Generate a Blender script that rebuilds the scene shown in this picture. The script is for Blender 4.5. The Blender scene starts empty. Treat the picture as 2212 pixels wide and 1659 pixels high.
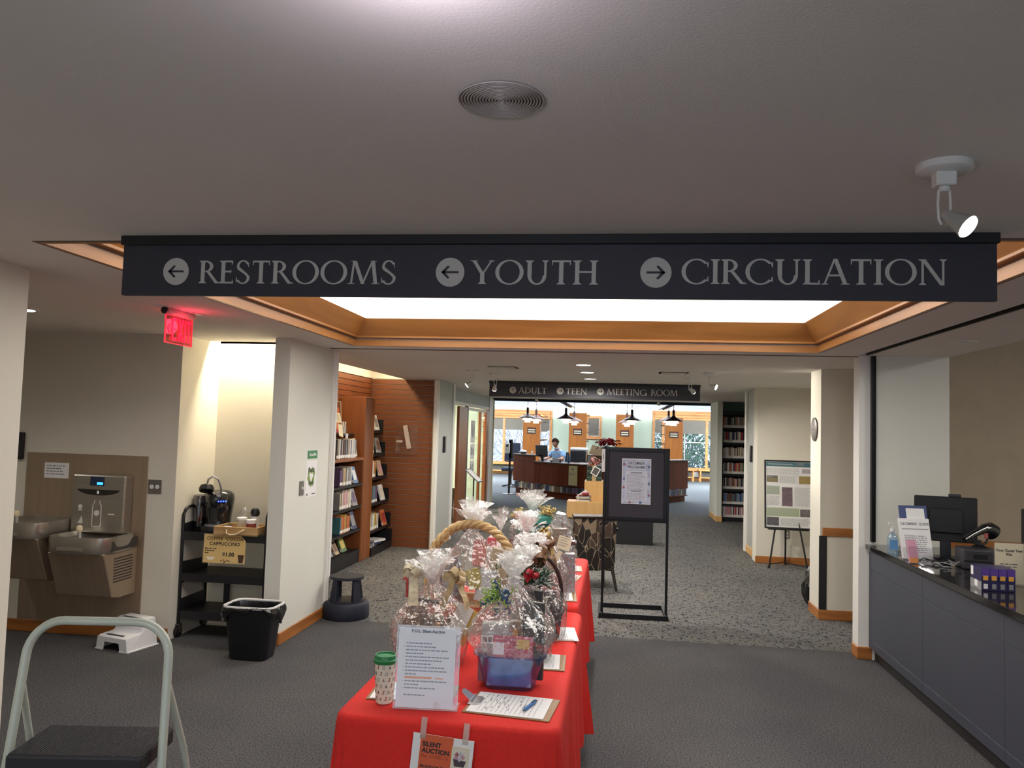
import bpy, bmesh, math, random
from mathutils import Vector, Matrix, Euler, noise
PI = math.pi
R = math.radians
scene = bpy.context.scene
col = scene.collection

# ------------------------------------------------------------------ camera, world, exposure
cam_d = bpy.data.cameras.new('camera')
cam = bpy.data.objects.new('camera', cam_d)
col.objects.link(cam)
cam.location = (0, 0, 1.75)
cam.rotation_euler = (R(93.239), R(-1.6855), R(7.5555))
cam_d.sensor_width = 36.0
cam_d.lens = 36.0 * 1694.0 / 2212.0
cam_d.clip_end = 200
scene.camera = cam
world = bpy.data.worlds.new('winter_sky')
scene.world = world
world.use_nodes = True
bg = world.node_tree.nodes['Background']
bg.inputs[0].default_value = (.70, .79, .94, 1)
bg.inputs[1].default_value = 2.0
vs = scene.view_settings
vs.view_transform = 'Standard'
vs.look = 'None'
vs.exposure = 0.0
vs.gamma = 1.0
vs.use_curve_mapping = False
# light strengths (W for lamps, radiance for glowing surfaces)
TRAY_GLOW = 2.9
FAR_GLOW = 4.5
COVE_W = 7.0

# ------------------------------------------------------------------ helpers
def srgb(h):
    h = h.lstrip('#')
    o = []
    for i in (0, 2, 4):
        c = int(h[i:i+2], 16) / 255
        o.append(c / 12.92 if c <= .04045 else ((c + .055) / 1.055) ** 2.4)
    return o

MATS = {}
def M(name, hexc='888888', rough=.6, metal=0.0, var=.05, scale=6.0, bump=0.0, bscale=80.0, emit=0.0, ecol=None, spec=.5,
      coat=0.0, stretch=(1, 1, 1), trans=0.0):
    if name in MATS:
        return MATS[name]
    m = bpy.data.materials.new(name)
    m.use_nodes = True
    nt = m.node_tree
    N, L = nt.nodes, nt.links
    p = N['Principled BSDF']
    c = srgb(hexc)
    tc = N.new('ShaderNodeTexCoord')
    mp = N.new('ShaderNodeMapping')
    mp.inputs['Scale'].default_value = stretch
    L.new(tc.outputs['Object'], mp.inputs[0])
    nz = N.new('ShaderNodeTexNoise')
    nz.inputs['Scale'].default_value = scale
    nz.inputs['Detail'].default_value = 4
    L.new(mp.outputs[0], nz.inputs['Vector'])
    rp = N.new('ShaderNodeValToRGB')
    rp.color_ramp.elements[0].position = .3
    rp.color_ramp.elements[1].position = .7
    rp.color_ramp.elements[0].color = [max(0, x * (1 - var)) for x in c] + [1]
    rp.color_ramp.elements[1].color = [min(1, x * (1 + var)) for x in c] + [1]
    L.new(nz.outputs[0], rp.inputs[0])
    L.new(rp.outputs[0], p.inputs['Base Color'])
    p.inputs['Roughness'].default_value = rough
    p.inputs['Metallic'].default_value = metal
    p.inputs['Specular IOR Level'].default_value = spec
    p.inputs['Coat Weight'].default_value = coat
    if emit:
        p.inputs['Emission Color'].default_value = (srgb(ecol) if ecol else c) + [1]
        p.inputs['Emission Strength'].default_value = emit
    if bump:
        nb = N.new('ShaderNodeTexNoise')
        nb.inputs['Scale'].default_value = bscale
        nb.inputs['Detail'].default_value = 3
        L.new(mp.outputs[0], nb.inputs['Vector'])
        bp = N.new('ShaderNodeBump')
        bp.inputs['Strength'].default_value = bump
        bp.inputs['Distance'].default_value = .01
        L.new(nb.outputs[0], bp.inputs['Height'])
        L.new(bp.outputs[0], p.inputs['Normal'])
    MATS[name] = m
    return m

def glassy(name, tint=(1, 1, 1), gloss=.1, rough=.03, milk=0.0, milkcol=(.9, .9, .9), edge=.35, bump=0.0, bscale=14):
    """clear thin film or pane: see-through mixed with a mirror coat that grows at grazing angles"""
    if name in MATS:
        return MATS[name]
    m = bpy.data.materials.new(name)
    m.use_nodes = True
    nt = m.node_tree
    N, L = nt.nodes, nt.links
    N.remove(N['Principled BSDF'])
    out = N['Material Output']
    tr = N.new('ShaderNodeBsdfTransparent')
    tr.inputs[0].default_value = list(tint) + [1]
    gl = N.new('ShaderNodeBsdfGlossy')
    gl.inputs['Roughness'].default_value = rough
    gl.inputs[0].default_value = (1, 1, 1, 1)
    lw = N.new('ShaderNodeLayerWeight')
    lw.inputs['Blend'].default_value = .3
    mth = N.new('ShaderNodeMath')
    mth.operation = 'MULTIPLY_ADD'
    L.new(lw.outputs['Facing'], mth.inputs[0])
    mth.inputs[1].default_value = edge
    mth.inputs[2].default_value = gloss
    mth.use_clamp = True
    mx = N.new('ShaderNodeMixShader')
    L.new(mth.outputs[0], mx.inputs[0])
    L.new(tr.outputs[0], mx.inputs[1])
    L.new(gl.outputs[0], mx.inputs[2])
    last = mx
    if bump:
        tc = N.new('ShaderNodeTexCoord')
        nb = N.new('ShaderNodeTexNoise')
        nb.inputs['Scale'].default_value = bscale
        L.new(tc.outputs['Object'], nb.inputs['Vector'])
        bp = N.new('ShaderNodeBump')
        bp.inputs['Strength'].default_value = bump
        bp.inputs['Distance'].default_value = .02
        L.new(nb.outputs[0], bp.inputs['Height'])
        L.new(bp.outputs[0], gl.inputs['Normal'])
    if milk:
        df = N.new('ShaderNodeBsdfDiffuse')
        df.inputs[0].default_value = list(milkcol) + [1]
        ts = N.new('ShaderNodeBsdfTranslucent')
        ts.inputs[0].default_value = list(milkcol) + [1]
        ad = N.new('ShaderNodeMixShader')
        ad.inputs[0].default_value = .5
        L.new(df.outputs[0], ad.inputs[1])
        L.new(ts.outputs[0], ad.inputs[2])
        m2 = N.new('ShaderNodeMixShader')
        m2.inputs[0].default_value = milk
        L.new(mx.outputs[0], m2.inputs[1])
        L.new(ad.outputs[0], m2.inputs[2])
        last = m2
    L.new(last.outputs[0], out.inputs[0])
    MATS[name] = m
    return m

def wood(name, hexa, hexb, scale=3.0, rough=.4, axis='Z', coat=.0):
    if name in MATS:
        return MATS[name]
    m = bpy.data.materials.new(name)
    m.use_nodes = True
    nt = m.node_tree
    N, L = nt.nodes, nt.links
    p = N['Principled BSDF']
    tc = N.new('ShaderNodeTexCoord')
    mp = N.new('ShaderNodeMapping')
    mp.inputs['Scale'].default_value = {'X': (.12, 1, 1), 'Y': (1, .12, 1), 'Z': (1, 1, .12)}[axis]
    L.new(tc.outputs['Object'], mp.inputs[0])
    nz = N.new('ShaderNodeTexNoise')
    nz.inputs['Scale'].default_value = scale * 7
    nz.inputs['Detail'].default_value = 6
    nz.inputs['Distortion'].default_value = .6
    L.new(mp.outputs[0], nz.inputs['Vector'])
    rp = N.new('ShaderNodeValToRGB')
    rp.color_ramp.elements[0].position = .3
    rp.color_ramp.elements[1].position = .72
    rp.color_ramp.elements[0].color = srgb(hexa) + [1]
    rp.color_ramp.elements[1].color = srgb(hexb) + [1]
    L.new(nz.outputs[0], rp.inputs[0])
    L.new(rp.outputs[0], p.inputs['Base Color'])
    p.inputs['Roughness'].default_value = rough
    p.inputs['Coat Weight'].default_value = coat
    MATS[name] = m
    return m

def box_faces():
    return [(0, 3, 2, 1), (4, 5, 6, 7), (0, 1, 5, 4), (1, 2, 6, 5), (2, 3, 7, 6), (3, 0, 4, 7)]

class MB:
    """collects shapes and turns them into one mesh object"""
    def __init__(s):
        s.v, s.f, s.mi = [], [], []
        s.m = Matrix.Identity(4)
        s.cur = 0
    def at(s, loc=(0, 0, 0), rx=0, ry=0, rz=0, sc=1.0):
        s.m = Matrix.Translation(loc) @ Euler((rx, ry, rz)).to_matrix().to_4x4() @ Matrix.Scale(sc, 4)
        return s
    def mat(s, i):
        s.cur = i
        return s
    def add(s, vs_, fs):
        b = len(s.v)
        s.v += [tuple(s.m @ Vector(p)) for p in vs_]
        for f in fs:
            s.f.append(tuple(b + i for i in f))
            s.mi.append(s.cur)
        return s
    def box(s, x0, x1, y0, y1, z0, z1):
        return s.add([(x0, y0, z0), (x1, y0, z0), (x1, y1, z0), (x0, y1, z0), (x0, y0, z1), (x1, y0, z1), (x1, y1, z1), (x0, y1, z1)], box_faces())
    def cbox(s, c, d):
        return s.box(c[0] - d[0] / 2, c[0] + d[0] / 2, c[1] - d[1] / 2, c[1] + d[1] / 2, c[2] - d[2] / 2, c[2] + d[2] / 2)
    def frame(s, x0, x1, z0, z1, w, y0, y1, wt=None, wb=None):
        """rectangular ring in the xz plane"""
        wt = w if wt is None else wt
        wb = w if wb is None else wb
        s.box(x0, x0 + w, y0, y1, z0, z1)
        s.box(x1 - w, x1, y0, y1, z0, z1)
        s.box(x0 + w, x1 - w, y0, y1, z1 - wt, z1)
        s.box(x0 + w, x1 - w, y0, y1, z0, z0 + wb)
        return s
    def tapbox(s, x, y, z0, z1, a0, b0, a1, b1):
        """box with half sizes a,b at bottom and top"""
        return s.add([(x - a0, y - b0, z0), (x + a0, y - b0, z0), (x + a0, y + b0, z0), (x - a0, y + b0, z0),
                      (x - a1, y - b1, z1), (x + a1, y - b1, z1), (x + a1, y + b1, z1), (x - a1, y + b1, z1)], box_faces())
    def tube(s, pts, r, n=8, cap=True, closed=False):
        pts = [Vector(p) for p in pts]
        k = len(pts)
        rr = r if isinstance(r, (list, tuple)) else [r] * k
        tang = []
        for i in range(k):
            a = pts[(i - 1) % k] if (i > 0 or closed) else pts[i]
            b = pts[(i + 1) % k] if (i < k - 1 or closed) else pts[i]
            t = (b - a)
            tang.append(t.normalized() if t.length > 1e-9 else Vector((0, 0, 1)))
        up = Vector((0, 0, 1)) if abs(tang[0].z) < .9 else Vector((1, 0, 0))
        nrm = (up - tang[0] * up.dot(tang[0])).normalized()
        vs_, fs = [], []
        for i in range(k):
            nrm = (nrm - tang[i] * nrm.dot(tang[i]))
            nrm = nrm.normalized() if nrm.length > 1e-6 else tang[i].orthogonal().normalized()
            bn = tang[i].cross(nrm)
            for j in range(n):
                a = 2 * PI * j / n
                vs_.append(pts[i] + (nrm * math.cos(a) + bn * math.sin(a)) * rr[i])
        for i in range(k if closed else k - 1):
            i2 = (i + 1) % k
            for j in range(n):
                j2 = (j + 1) % n
                fs.append((i * n + j, i * n + j2, i2 * n + j2, i2 * n + j))
        if cap and not closed:
            fs.append(tuple(reversed(range(n))))
            fs.append(tuple(range((k - 1) * n, k * n)))
        return s.add(vs_, fs)
    def cyl(s, p0, p1, r0, r1=None, n=16):
        return s.tube([p0, p1], [r0, r0 if r1 is None else r1], n)
    def lathe(s, prof, n=24, c=(0, 0, 0), sx=1.0, sy=1.0, power=2.0, cap0=True, cap1=True):
        """prof: (r, z) pairs; power > 2 squares the outline"""
        vs_, fs = [], []
        for (r, z) in prof:
            for j in range(n):
                a = 2 * PI * j / n
                ca, sa = math.cos(a), math.sin(a)
                if power != 2.0:
                    q = (abs(ca) ** power + abs(sa) ** power) ** (-1 / power)
                else:
                    q = 1
                vs_.append((c[0] + r * q * ca * sx, c[1] + r * q * sa * sy, c[2] + z))
        for i in range(len(prof) - 1):
            for j in range(n):
                j2 = (j + 1) % n
                fs.append((i * n + j, i * n + j2, (i + 1) * n + j2, (i + 1) * n + j))
        if cap0:
            fs.append(tuple(reversed(range(n))))
        if cap1:
            fs.append(tuple(range((len(prof) - 1) * n, len(prof) * n)))
        return s.add(vs_, fs)
    def prism(s, poly, d0, d1, plane='xz'):
        """polygon extruded along the plane's normal"""
        n = len(poly)
        def P(a, b, d):
            return {'xz': (a, d, b), 'xy': (a, b, d), 'yz': (d, a, b)}[plane]
        vs_ = [P(a, b, d0) for a, b in poly] + [P(a, b, d1) for a, b in poly]
        fs = [tuple(range(n)), tuple(reversed(range(n, 2 * n)))]
        for i in range(n):
            j = (i + 1) % n
            fs.append((j, i, n + i, n + j))
        return s.add(vs_, fs)
    def grid(s, fn, nu, nv, closeu=False):
        vs_, fs = [], []
        for j in range(nv + 1):
            for i in range(nu if closeu else nu + 1):
                vs_.append(fn(i / nu, j / nv))
        w = nu if closeu else nu + 1
        for j in range(nv):
            for i in range(nu):
                i2 = (i + 1) % w
                fs.append((j * w + i, j * w + i2, (j + 1) * w + i2, (j + 1) * w + i))
        return s.add(vs_, fs)
    def mesh(s, name, mats, smooth=False, bevel=0.0, seg=1, weld=False, fix=True):
        me = bpy.data.meshes.new(name)
        me.from_pydata(s.v, [], s.f)
        ms = mats if isinstance(mats, (list, tuple)) else [mats]
        for m in ms:
            me.materials.append(m)
        if len(ms) > 1:
            me.polygons.foreach_set('material_index', s.mi)
        if bevel or fix or weld:
            bm = bmesh.new()
            bm.from_mesh(me)
            if weld:
                bmesh.ops.remove_doubles(bm, verts=bm.verts, dist=1e-5)
            if fix:
                bmesh.ops.recalc_face_normals(bm, faces=bm.faces)
            if bevel:
                es = [e for e in bm.edges if len(e.link_faces) == 2 and e.calc_face_angle(0) > .6]
                bmesh.ops.bevel(bm, geom=es, offset=bevel, segments=seg, affect='EDGES', profile=.5, clamp_overlap=True)
            bm.to_mesh(me)
            bm.free()
        if smooth:
            me.polygons.foreach_set('use_smooth', [True] * len(me.polygons))
            me.set_sharp_from_angle(angle=R(40))
        me.update()
        return me
    def build(s, name, mats, parent=None, **k):
        return link(name, s.mesh(name, mats, **k), parent)

def link(name, data, parent=None):
    o = bpy.data.objects.new(name, data)
    col.objects.link(o)
    if parent is not None:
        o.parent = parent
    return o

def tag(o, label=None, cat=None, group=None, kind=None):
    for k, v in (('label', label), ('category', cat), ('group', group), ('kind', kind)):
        if v:
            o[k] = v
    return o

def thing(name, label, cat, loc=(0, 0, 0), rz=0.0, group=None, rot=None):
    o = link(name, None)
    o.empty_display_size = .05
    o.location = loc
    o.rotation_euler = rot if rot else (0, 0, rz)
    return tag(o, label, cat, group)

def struct(name, mb, mat, parent=None, label=None, **k):
    o = mb.build(name, mat, parent, **k)
    if parent is None:
        o['kind'] = 'structure'
        if label:
            o['label'] = label
    return o

def copy_tree(o, parent=None):
    c = o.copy()
    col.objects.link(c)
    c.parent = parent
    for ch in list(o.children):
        copy_tree(ch, c)
    return c

ORD = ['first', 'second', 'third', 'fourth', 'fifth', 'sixth', 'seventh', 'eighth', 'ninth', 'tenth', 'eleventh', 'twelfth', 'thirteenth',
       'fourteenth', 'fifteenth', 'sixteenth', 'seventeenth', 'eighteenth', 'nineteenth', 'twentieth', 'twenty-first', 'twenty-second',
       'twenty-third', 'twenty-fourth', 'twenty-fifth', 'twenty-sixth', 'twenty-seventh', 'twenty-eighth']

def text_mesh(body, size=.02, align='CENTER', bold=0.0, depth=.0004, spacing=1.0, sx=1.0, line=1.0):
    """lettering as a mesh in the xz plane, reading towards +x when seen from -y"""
    cu = bpy.data.curves.new('lettering', 'FONT')
    cu.body = body
    cu.size = size
    cu.align_x = align
    cu.offset = bold
    cu.space_character = spacing
    cu.space_line = line
    cu.resolution_u = 3
    cu.extrude = depth
    o = bpy.data.objects.new('lettering', cu)
    col.objects.link(o)
    dg = bpy.context.evaluated_depsgraph_get()
    me = bpy.data.meshes.new_from_object(o.evaluated_get(dg))
    bpy.data.objects.remove(o)
    bpy.data.curves.remove(cu)
    me.transform(Matrix.Rotation(PI / 2, 4, 'X') @ Matrix.Diagonal((sx, 1, 1, 1)))
    me.name = 'lettering'
    return me

def lettering(body, mat, parent, loc, size, name='lettering', rot=(0, 0, 0), **k):
    me = text_mesh(body, size, **k)
    me.materials.clear()
    me.materials.append(mat)
    o = link(name, me, parent)
    o.location = loc
    o.rotation_euler = rot
    return o

def print_lines(mb, x0, x1, ztop, n, pitch, h, y, rnd, ragged=.3, gap=.008, wmin=.008, wmax=.03):
    """rows of word-sized bars standing for body copy too small to read"""
    for i in range(n):
        z = ztop - i * pitch
        x = x0
        xe = x1 - (x1 - x0) * ragged * rnd.random()
        while x < xe - .004:
            w = min(rnd.uniform(wmin, wmax), xe - x)
            mb.box(x, x + w, y - .0003, y, z - h, z)
            x += w + gap * rnd.uniform(.5, 1)
    return mb

def lamp(name, kind, loc, energy, parent=None, color=(1, 1, 1), size=.1, rot=(0, 0, 0), spot=None, blend=.5, sy=None):
    d = bpy.data.lights.new(name, kind)
    d.energy = energy
    d.color = color
    if kind == 'AREA':
        d.size = size
        if sy:
            d.shape = 'RECTANGLE'
            d.size_y = sy
    else:
        d.shadow_soft_size = size
    if spot:
        d.spot_size = R(spot)
        d.spot_blend = blend
    o = link(name, d, parent)
    o.location = loc
    o.rotation_euler = rot
    return o

# ------------------------------------------------------------------ materials
WALL = M('cream_paint', 'd8d3c5', .75, var=.02, scale=2, bump=.12, bscale=220)
WALLW = M('white_paint', 'd5d5cb', .7, var=.02, scale=2, bump=.08, bscale=220)
CEIL = M('ceiling_paint', 'ddd8d1', .85, var=.02, scale=1.5, bump=.08, bscale=160)
GREEN = M('sage_green_paint', 'c6d8c6', .75, var=.02)
GREYP = M('grey_jamb_paint', 'a9a9a4', .5, var=.02)
JAMB = M('white_jamb_paint', 'e4e2dc', .45, var=.02)
BASEW = wood('baseboard_oak', '8a5226', 'b87638', 2.2, .45, 'X')
BASEWY = wood('baseboard_oak_lengthwise', '8a5226', 'b87638', 2.2, .45, 'Y')
TRAYW = wood('tray_maple', '9a6634', 'b57c42', 1.6, .4, 'X')
TRAYWY = wood('tray_maple_lengthwise', '9a6634', 'b57c42', 1.6, .4, 'Y')
SLATW = wood('slat_cherry', '66381c', '80492a', 2.0, .4, 'X')
SLATWY = wood('slat_cherry_lengthwise', '66381c', '80492a', 2.0, .4, 'Y')
SLATD = M('slat_groove', '3a2214', .8)
PANELW = wood('panel_cherry', '774020', '8e542b', 1.3, .4, 'Z')
DESKW = wood('desk_mahogany', '55220e', '6c321a', 1.2, .6, 'Z')
DESKW.node_tree.nodes['Principled BSDF'].inputs['Specular IOR Level'].default_value = .15
ENDW = wood('endpanel_oak', '94561a', 'aa6824', 1.2, .45, 'Z')
MAPLE = wood('display_maple', 'cf9f60', 'deb274', 1.2, .45, 'Z')
WINW = wood('window_oak', 'b8793f', 'd39a5c', 1.5, .5, 'X')
BENCHW = wood('bench_oak', 'b07840', 'cc9658', 1.5, .5, 'X')
BLACK = M('black_paint', '17161a', .45, var=.1)
BLACKM = M('black_metal', '121216', .4, .3, var=.1)
BLACKP = M('black_plastic', '15151a', .35, var=.1)
DARKG = M('dark_grey_plastic', '2d2d32', .5)
SIGNB = M('sign_panel_black', '35343d', .55, var=.06, scale=30)
SIGNT = M('sign_letter_grey', 'c9c5be', .5)
CHROME = M('chrome', 'd0d0d2', .28, .75, var=.02)
STEEL = M('brushed_stainless', 'b0aaa0', .30, .85, var=.06, scale=3, stretch=(1, 1, 14))
STEELD = M('bronze_stainless', 'a8957f', .45, .55, var=.06, scale=2, stretch=(12, 1, 1))
PLATE = M('outlet_plate_steel', '8d8882', .4, .8)
WHITEP = M('white_plastic', 'dcdcde', .4, var=.03)
WHITEM = M('white_enamel', 'd9d8d2', .35, var=.03)
LADDER = M('pale_green_enamel', 'b3b9ac', .32, var=.05, coat=.3)
TREAD = M('ribbed_rubber', '1c1c22', .6)
PAPER = M('paper_white', 'e6e4e4', .7, var=.015)
PAPERG = M('paper_ivory', 'd9cdb0', .7, var=.02)
INK = M('ink_black', '2a2a2e', .7)
INKG = M('ink_grey', '6d6d74', .7)
INKO = M('ink_orange', 'e0903c', .7)
INKR = M('ink_red', 'a3442c', .7)
BROWNB = M('clip_hardboard', '93714a', .6, var=.1, scale=40)
REDC = M('red_tablecloth', 'd8251c', .85, var=.05, scale=60, bump=.25, bscale=500)
GRAN = M('black_granite', '1a181a', .08, var=.6, scale=220, coat=.3)
LAMI = M('slate_laminate', '3d404a', .5, var=.06, scale=160)
LAMID = M('laminate_joint', '2b2c31', .6)
CELLO = glassy('cellophane', (.98, .98, .98), .15, .07, .055, (.95, .94, .92), .55, .8, 30)
CELLOW = glassy('cellophane_gathered', (.98, .98, .98), .20, .10, .15, (.97, .96, .94), .5, .8, 45)
ACRYL = glassy('clear_acrylic', (.98, .98, .99), .04, .04, .015, (.9, .92, .95), .35)
PANE = glassy('window_glass', (.95, .97, .97), .05, .02, .0, edge=.25)
LENS = M('lamp_lens', 'ffffff', .4, emit=9.0)
LENSW = M('warm_lamp_lens', 'fff2dc', .4, emit=9.0)
TRAYG = M('luminous_panel', 'ffffff', .6, emit=TRAY_GLOW, ecol='fdfaf3', var=.0)
LOUV = M('louvre_glow', 'ffffff', .5, emit=FAR_GLOW, ecol='f4f8ff', var=0)
OPAL = M('opal_glass_lit', 'fff6e6', .4, emit=3.2, ecol='fff0d8', var=0)
REDGLOW = M('exit_letter_red', 'ff2038', .4, emit=2.6, ecol='ff1030', var=0)
SHADE = M('roller_shade', '77746c', .8, var=.03)
SNOW = M('snow', 'e8eef6', .8)

def carpet(name, kind):
    m = bpy.data.materials.new(name)
    m.use_nodes = True
    nt = m.node_tree
    N, L = nt.nodes, nt.links
    p = N['Principled BSDF']
    p.inputs['Roughness'].default_value = .95
    p.inputs['Specular IOR Level'].default_value = .1
    tc = N.new('ShaderNodeTexCoord')
    def noise_(scale, detail=3, vec=None):
        n = N.new('ShaderNodeTexNoise')
        n.inputs['Scale'].default_value = scale
        n.inputs['Detail'].default_value = detail
        L.new(vec if vec else tc.outputs['Object'], n.inputs['Vector'])
        return n
    def ramp(src, p0, c0, p1, c1):
        r = N.new('ShaderNodeValToRGB')
        r.color_ramp.elements[0].position, r.color_ramp.elements[1].position = p0, p1
        r.color_ramp.elements[0].color, r.color_ramp.elements[1].color = c0, c1
        L.new(src, r.inputs[0])
        return r
    def mixc(fac, a, b, mode='MIX'):
        x = N.new('ShaderNodeMix')
        x.data_type = 'RGBA'
        x.blend_type = mode
        if isinstance(fac, float):
            x.inputs[0].default_value = fac
        else:
            L.new(fac, x.inputs[0])
        for i, s_ in ((6, a), (7, b)):
            if isinstance(s_, (list, tuple)):
                x.inputs[i].default_value = s_
            else:
                L.new(s_, x.inputs[i])
        return x.outputs[2]
    speck = noise_(110 if kind == 'plain' else 150, 5)
    big = noise_(1.3, 2)
    if kind == 'plain':
        base = ramp(speck.outputs[0], .35, srgb('37373b') + [1], .62, srgb('646362') + [1]).outputs[0]
        bigc = ramp(big.outputs[0], .3, (.86, .86, .9, 1), .7, (1.05, 1.03, 1, 1)).outputs[0]
        out = mixc(1.0, base, bigc, 'MULTIPLY')
    elif kind == 'far':
        base = ramp(speck.outputs[0], .35, srgb('4a5056') + [1], .65, srgb('6e7478') + [1]).outputs[0]
        out = base
    else:
        base = ramp(speck.outputs[0], .35, srgb('585858') + [1], .65, srgb('86837d') + [1]).outputs[0]
        def dashes(sc):
            mp = N.new('ShaderNodeMapping')
            mp.inputs['Scale'].default_value = sc
            L.new(tc.outputs['Object'], mp.inputs[0])
            n = noise_(1.0, 1, mp.outputs[0])
            return ramp(n.outputs[0], .56, (0, 0, 0, 1), .60, (1, 1, 1, 1)).outputs[0]
        d1 = dashes((62, 14, 1))
        d2 = dashes((14, 62, 1))
        ck = N.new('ShaderNodeTexChecker')
        ck.inputs['Scale'].default_value = 11
        L.new(tc.outputs['Object'], ck.inputs['Vector'])
        dd = mixc(ck.outputs[1], d1, d2)
        out = mixc(dd, base, srgb('303238') + [1])
        bigc = ramp(big.outputs[0], .3, (.86, .87, .9, 1), .7, (1.06, 1.03, 1, 1)).outputs[0]
        out = mixc(1.0, out, bigc, 'MULTIPLY')
    L.new(out, p.inputs['Base Color'])
    bp = N.new('ShaderNodeBump')
    bp.inputs['Strength'].default_value = .35
    bp.inputs['Distance'].default_value = .006
    L.new(speck.outputs[0], bp.inputs['Height'])
    L.new(bp.outputs[0], p.inputs['Normal'])
    return m
CARP = carpet('plain_carpet', 'plain')
CARPD = carpet('dashed_carpet', 'dash')
CARPF = carpet('blue_grey_carpet', 'far')

# ------------------------------------------------------------------ the room shell
ZC = 2.42
def rects_minus(x0, x1, y0, y1, holes):
    xs = sorted({x0, x1} | {v for h in holes for v in h[:2] if x0 < v < x1})
    ys = sorted({y0, y1} | {v for h in holes for v in h[2:] if y0 < v < y1})
    out = []
    for j in range(len(ys) - 1):
        run = None
        for i in range(len(xs) - 1):
            cx, cy = (xs[i] + xs[i+1]) / 2, (ys[j] + ys[j+1]) / 2
            hole = any(h[0] < cx < h[1] and h[2] < cy < h[3] for h in holes)
            if hole:
                if run: out.append(run); run = None
            else:
                run = (run[0], xs[i+1], ys[j], ys[j+1]) if run else (xs[i], xs[i+1], ys[j], ys[j+1])
        if run: out.append(run)
    return out

TX0, TX1, TY0, TY1 = -2.245, 1.58, 2.74, 6.45
holes = [(TX0, TX1, TY0, TY1), (-3.47, -2.72, 6.30, 6.48), (-3.55, -3.07, 6.95, 11.1), (2.62, 6.0, -3, 6.66), (1.925, 2.0, .2, 6.62), (2.62, 6.0, 6.66, 8.0)]
b = MB()
for r in rects_minus(-7.2, 5.6, -3.0, 17.5, holes):
    b.box(r[0], r[1], r[2], r[3], ZC, ZC + .2)
struct('ceiling', b, CEIL, label='flat painted ceiling of the lobby', fix=False)
b = MB().box(-7.2, 5.6, -3.0, 17.6, 2.9, 3.0)
struct('ceiling_above', b, CEIL, label='higher ceiling above the cove and the work area')
b = MB().box(-8, 8, 17.5, 30.2, 2.78, 2.9)
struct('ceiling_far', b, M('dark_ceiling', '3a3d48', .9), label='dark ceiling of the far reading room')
b = MB().box(-8, 8, 17.35, 17.5, ZC + .0, 2.9)
struct('trim_1', b, CEIL, label='ceiling step between the lobby and the reading room')
b = MB().box(-7.5, 7.5, 19.3, 19.5, 2.432, 2.78)
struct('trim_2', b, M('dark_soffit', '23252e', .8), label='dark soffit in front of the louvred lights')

struct('floor', MB().box(-7.2, 5.6, -3.0, 6.86, -.1, 0), CARP, label='plain grey carpet in front')
struct('floor_middle', MB().box(-7.2, 5.6, 6.86, 17.5, -.1, 0.0), CARPD, label='grey carpet with dark dashes')
struct('floor_far', MB().box(-8, 8, 17.5, 30.0, -.1, 0), CARPF, label='blue grey carpet of the reading room')

def wall(name, x0, x1, y0, y1, z0=0, z1=ZC, m=WALL, label=None):
    return struct(name, MB().box(x0, x1, y0, y1, z0, z1), m, label=label)
def base(name, x0, x1, y0, y1, m=BASEW, h=.095, z0=0.0):
    return struct(name, MB().box(x0, x1, y0, y1, z0, z0 + h), m, bevel=.004)

wall('wall_left_near', -2.85, -2.70, -3.0, 3.26, label='white wall at the near left')
wall('wall_left_hall', -7.2, -2.85, 3.1, 3.26)
wall('wall_hall_end', -7.2, -7.05, 3.26, 5.88)
wall('wall_fountain', -7.2, -3.47, 5.88, 6.95, label='cream wall behind the drinking fountain')
wall('wall_alcove', -3.47, -2.72, 6.48, 6.95, z1=2.9, label='back wall of the coffee alcove')
wall('wall_alcove_top', -3.6, -2.6, 6.1, 6.3, ZC + .2, 2.9)
wall('wall_pier_left', -2.72, -2.59, 5.95, 6.95, z1=2.9, m=WALLW, label='white pier beside the coffee alcove')
base('baseboard_fountain', -7.05, -3.47, 5.867, 5.88)
base('baseboard_pier_front', -2.73, -2.578, 5.938, 5.95)
base('baseboard_pier_side', -2.59, -2.578, 5.95, 6.90, BASEWY)
base('baseboard_left_near', -2.70, -2.688, -3, 3.26, BASEWY)
# folding grille jamb at the end of the left pier
struct('trim_3', MB().box(-2.62, -2.565, 6.90, 6.99, 0, ZC).box(-2.585, -2.55, 6.915, 6.93, 0, ZC), JAMB, label='white grille jamb of the left pier', bevel=.004)
struct('trim_4', MB().box(-2.55, 1.95, 6.70, 6.725, ZC - .006, ZC + .002), M('track_shadow', '6d6862', .7), label='ceiling track joint across the lobby')
# book alcove with slatted wood
wall('wall_book_left', -3.75, -3.565, 6.95, 11.1, z1=2.9, m=SLATD)
wall('wall_book_back', -3.75, -2.62, 11.115, 11.3, z1=2.9, m=WALLW)
wall('wall_book_end', -3.565, -2.62, 6.95, 7.0)
def slats(name, along, n, z0, pitch, mats, L0, L1, at_, label):
    root = link(name, None)
    tag(root, label, kind='structure')
    me = MB()
    if along == 'x':
        me.box(0, L1 - L0, -.014, 0, 0, pitch - .007)
    else:
        me.box(0, .014, 0, L1 - L0, 0, pitch - .007)
    d = me.mesh('slat', mats, bevel=.0015)
    for i in range(n):
        o = link('slat', d, root)
        o.location = (L0, at_, z0 + i * pitch) if along == 'x' else (at_, L0, z0 + i * pitch)
    return root
PT = .0755
slats('wall_slats_back', 'x', 32, .0, PT, SLATW, -3.55, -2.60, 11.115, 'cherry wood slat wall facing the lobby behind the bookcases')
slats('wall_slats_left', 'y', 34, .0, PT, SLATWY, 7.0, 11.1, -3.565, 'cherry wood slat wall behind the bookcases on the left')
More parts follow.
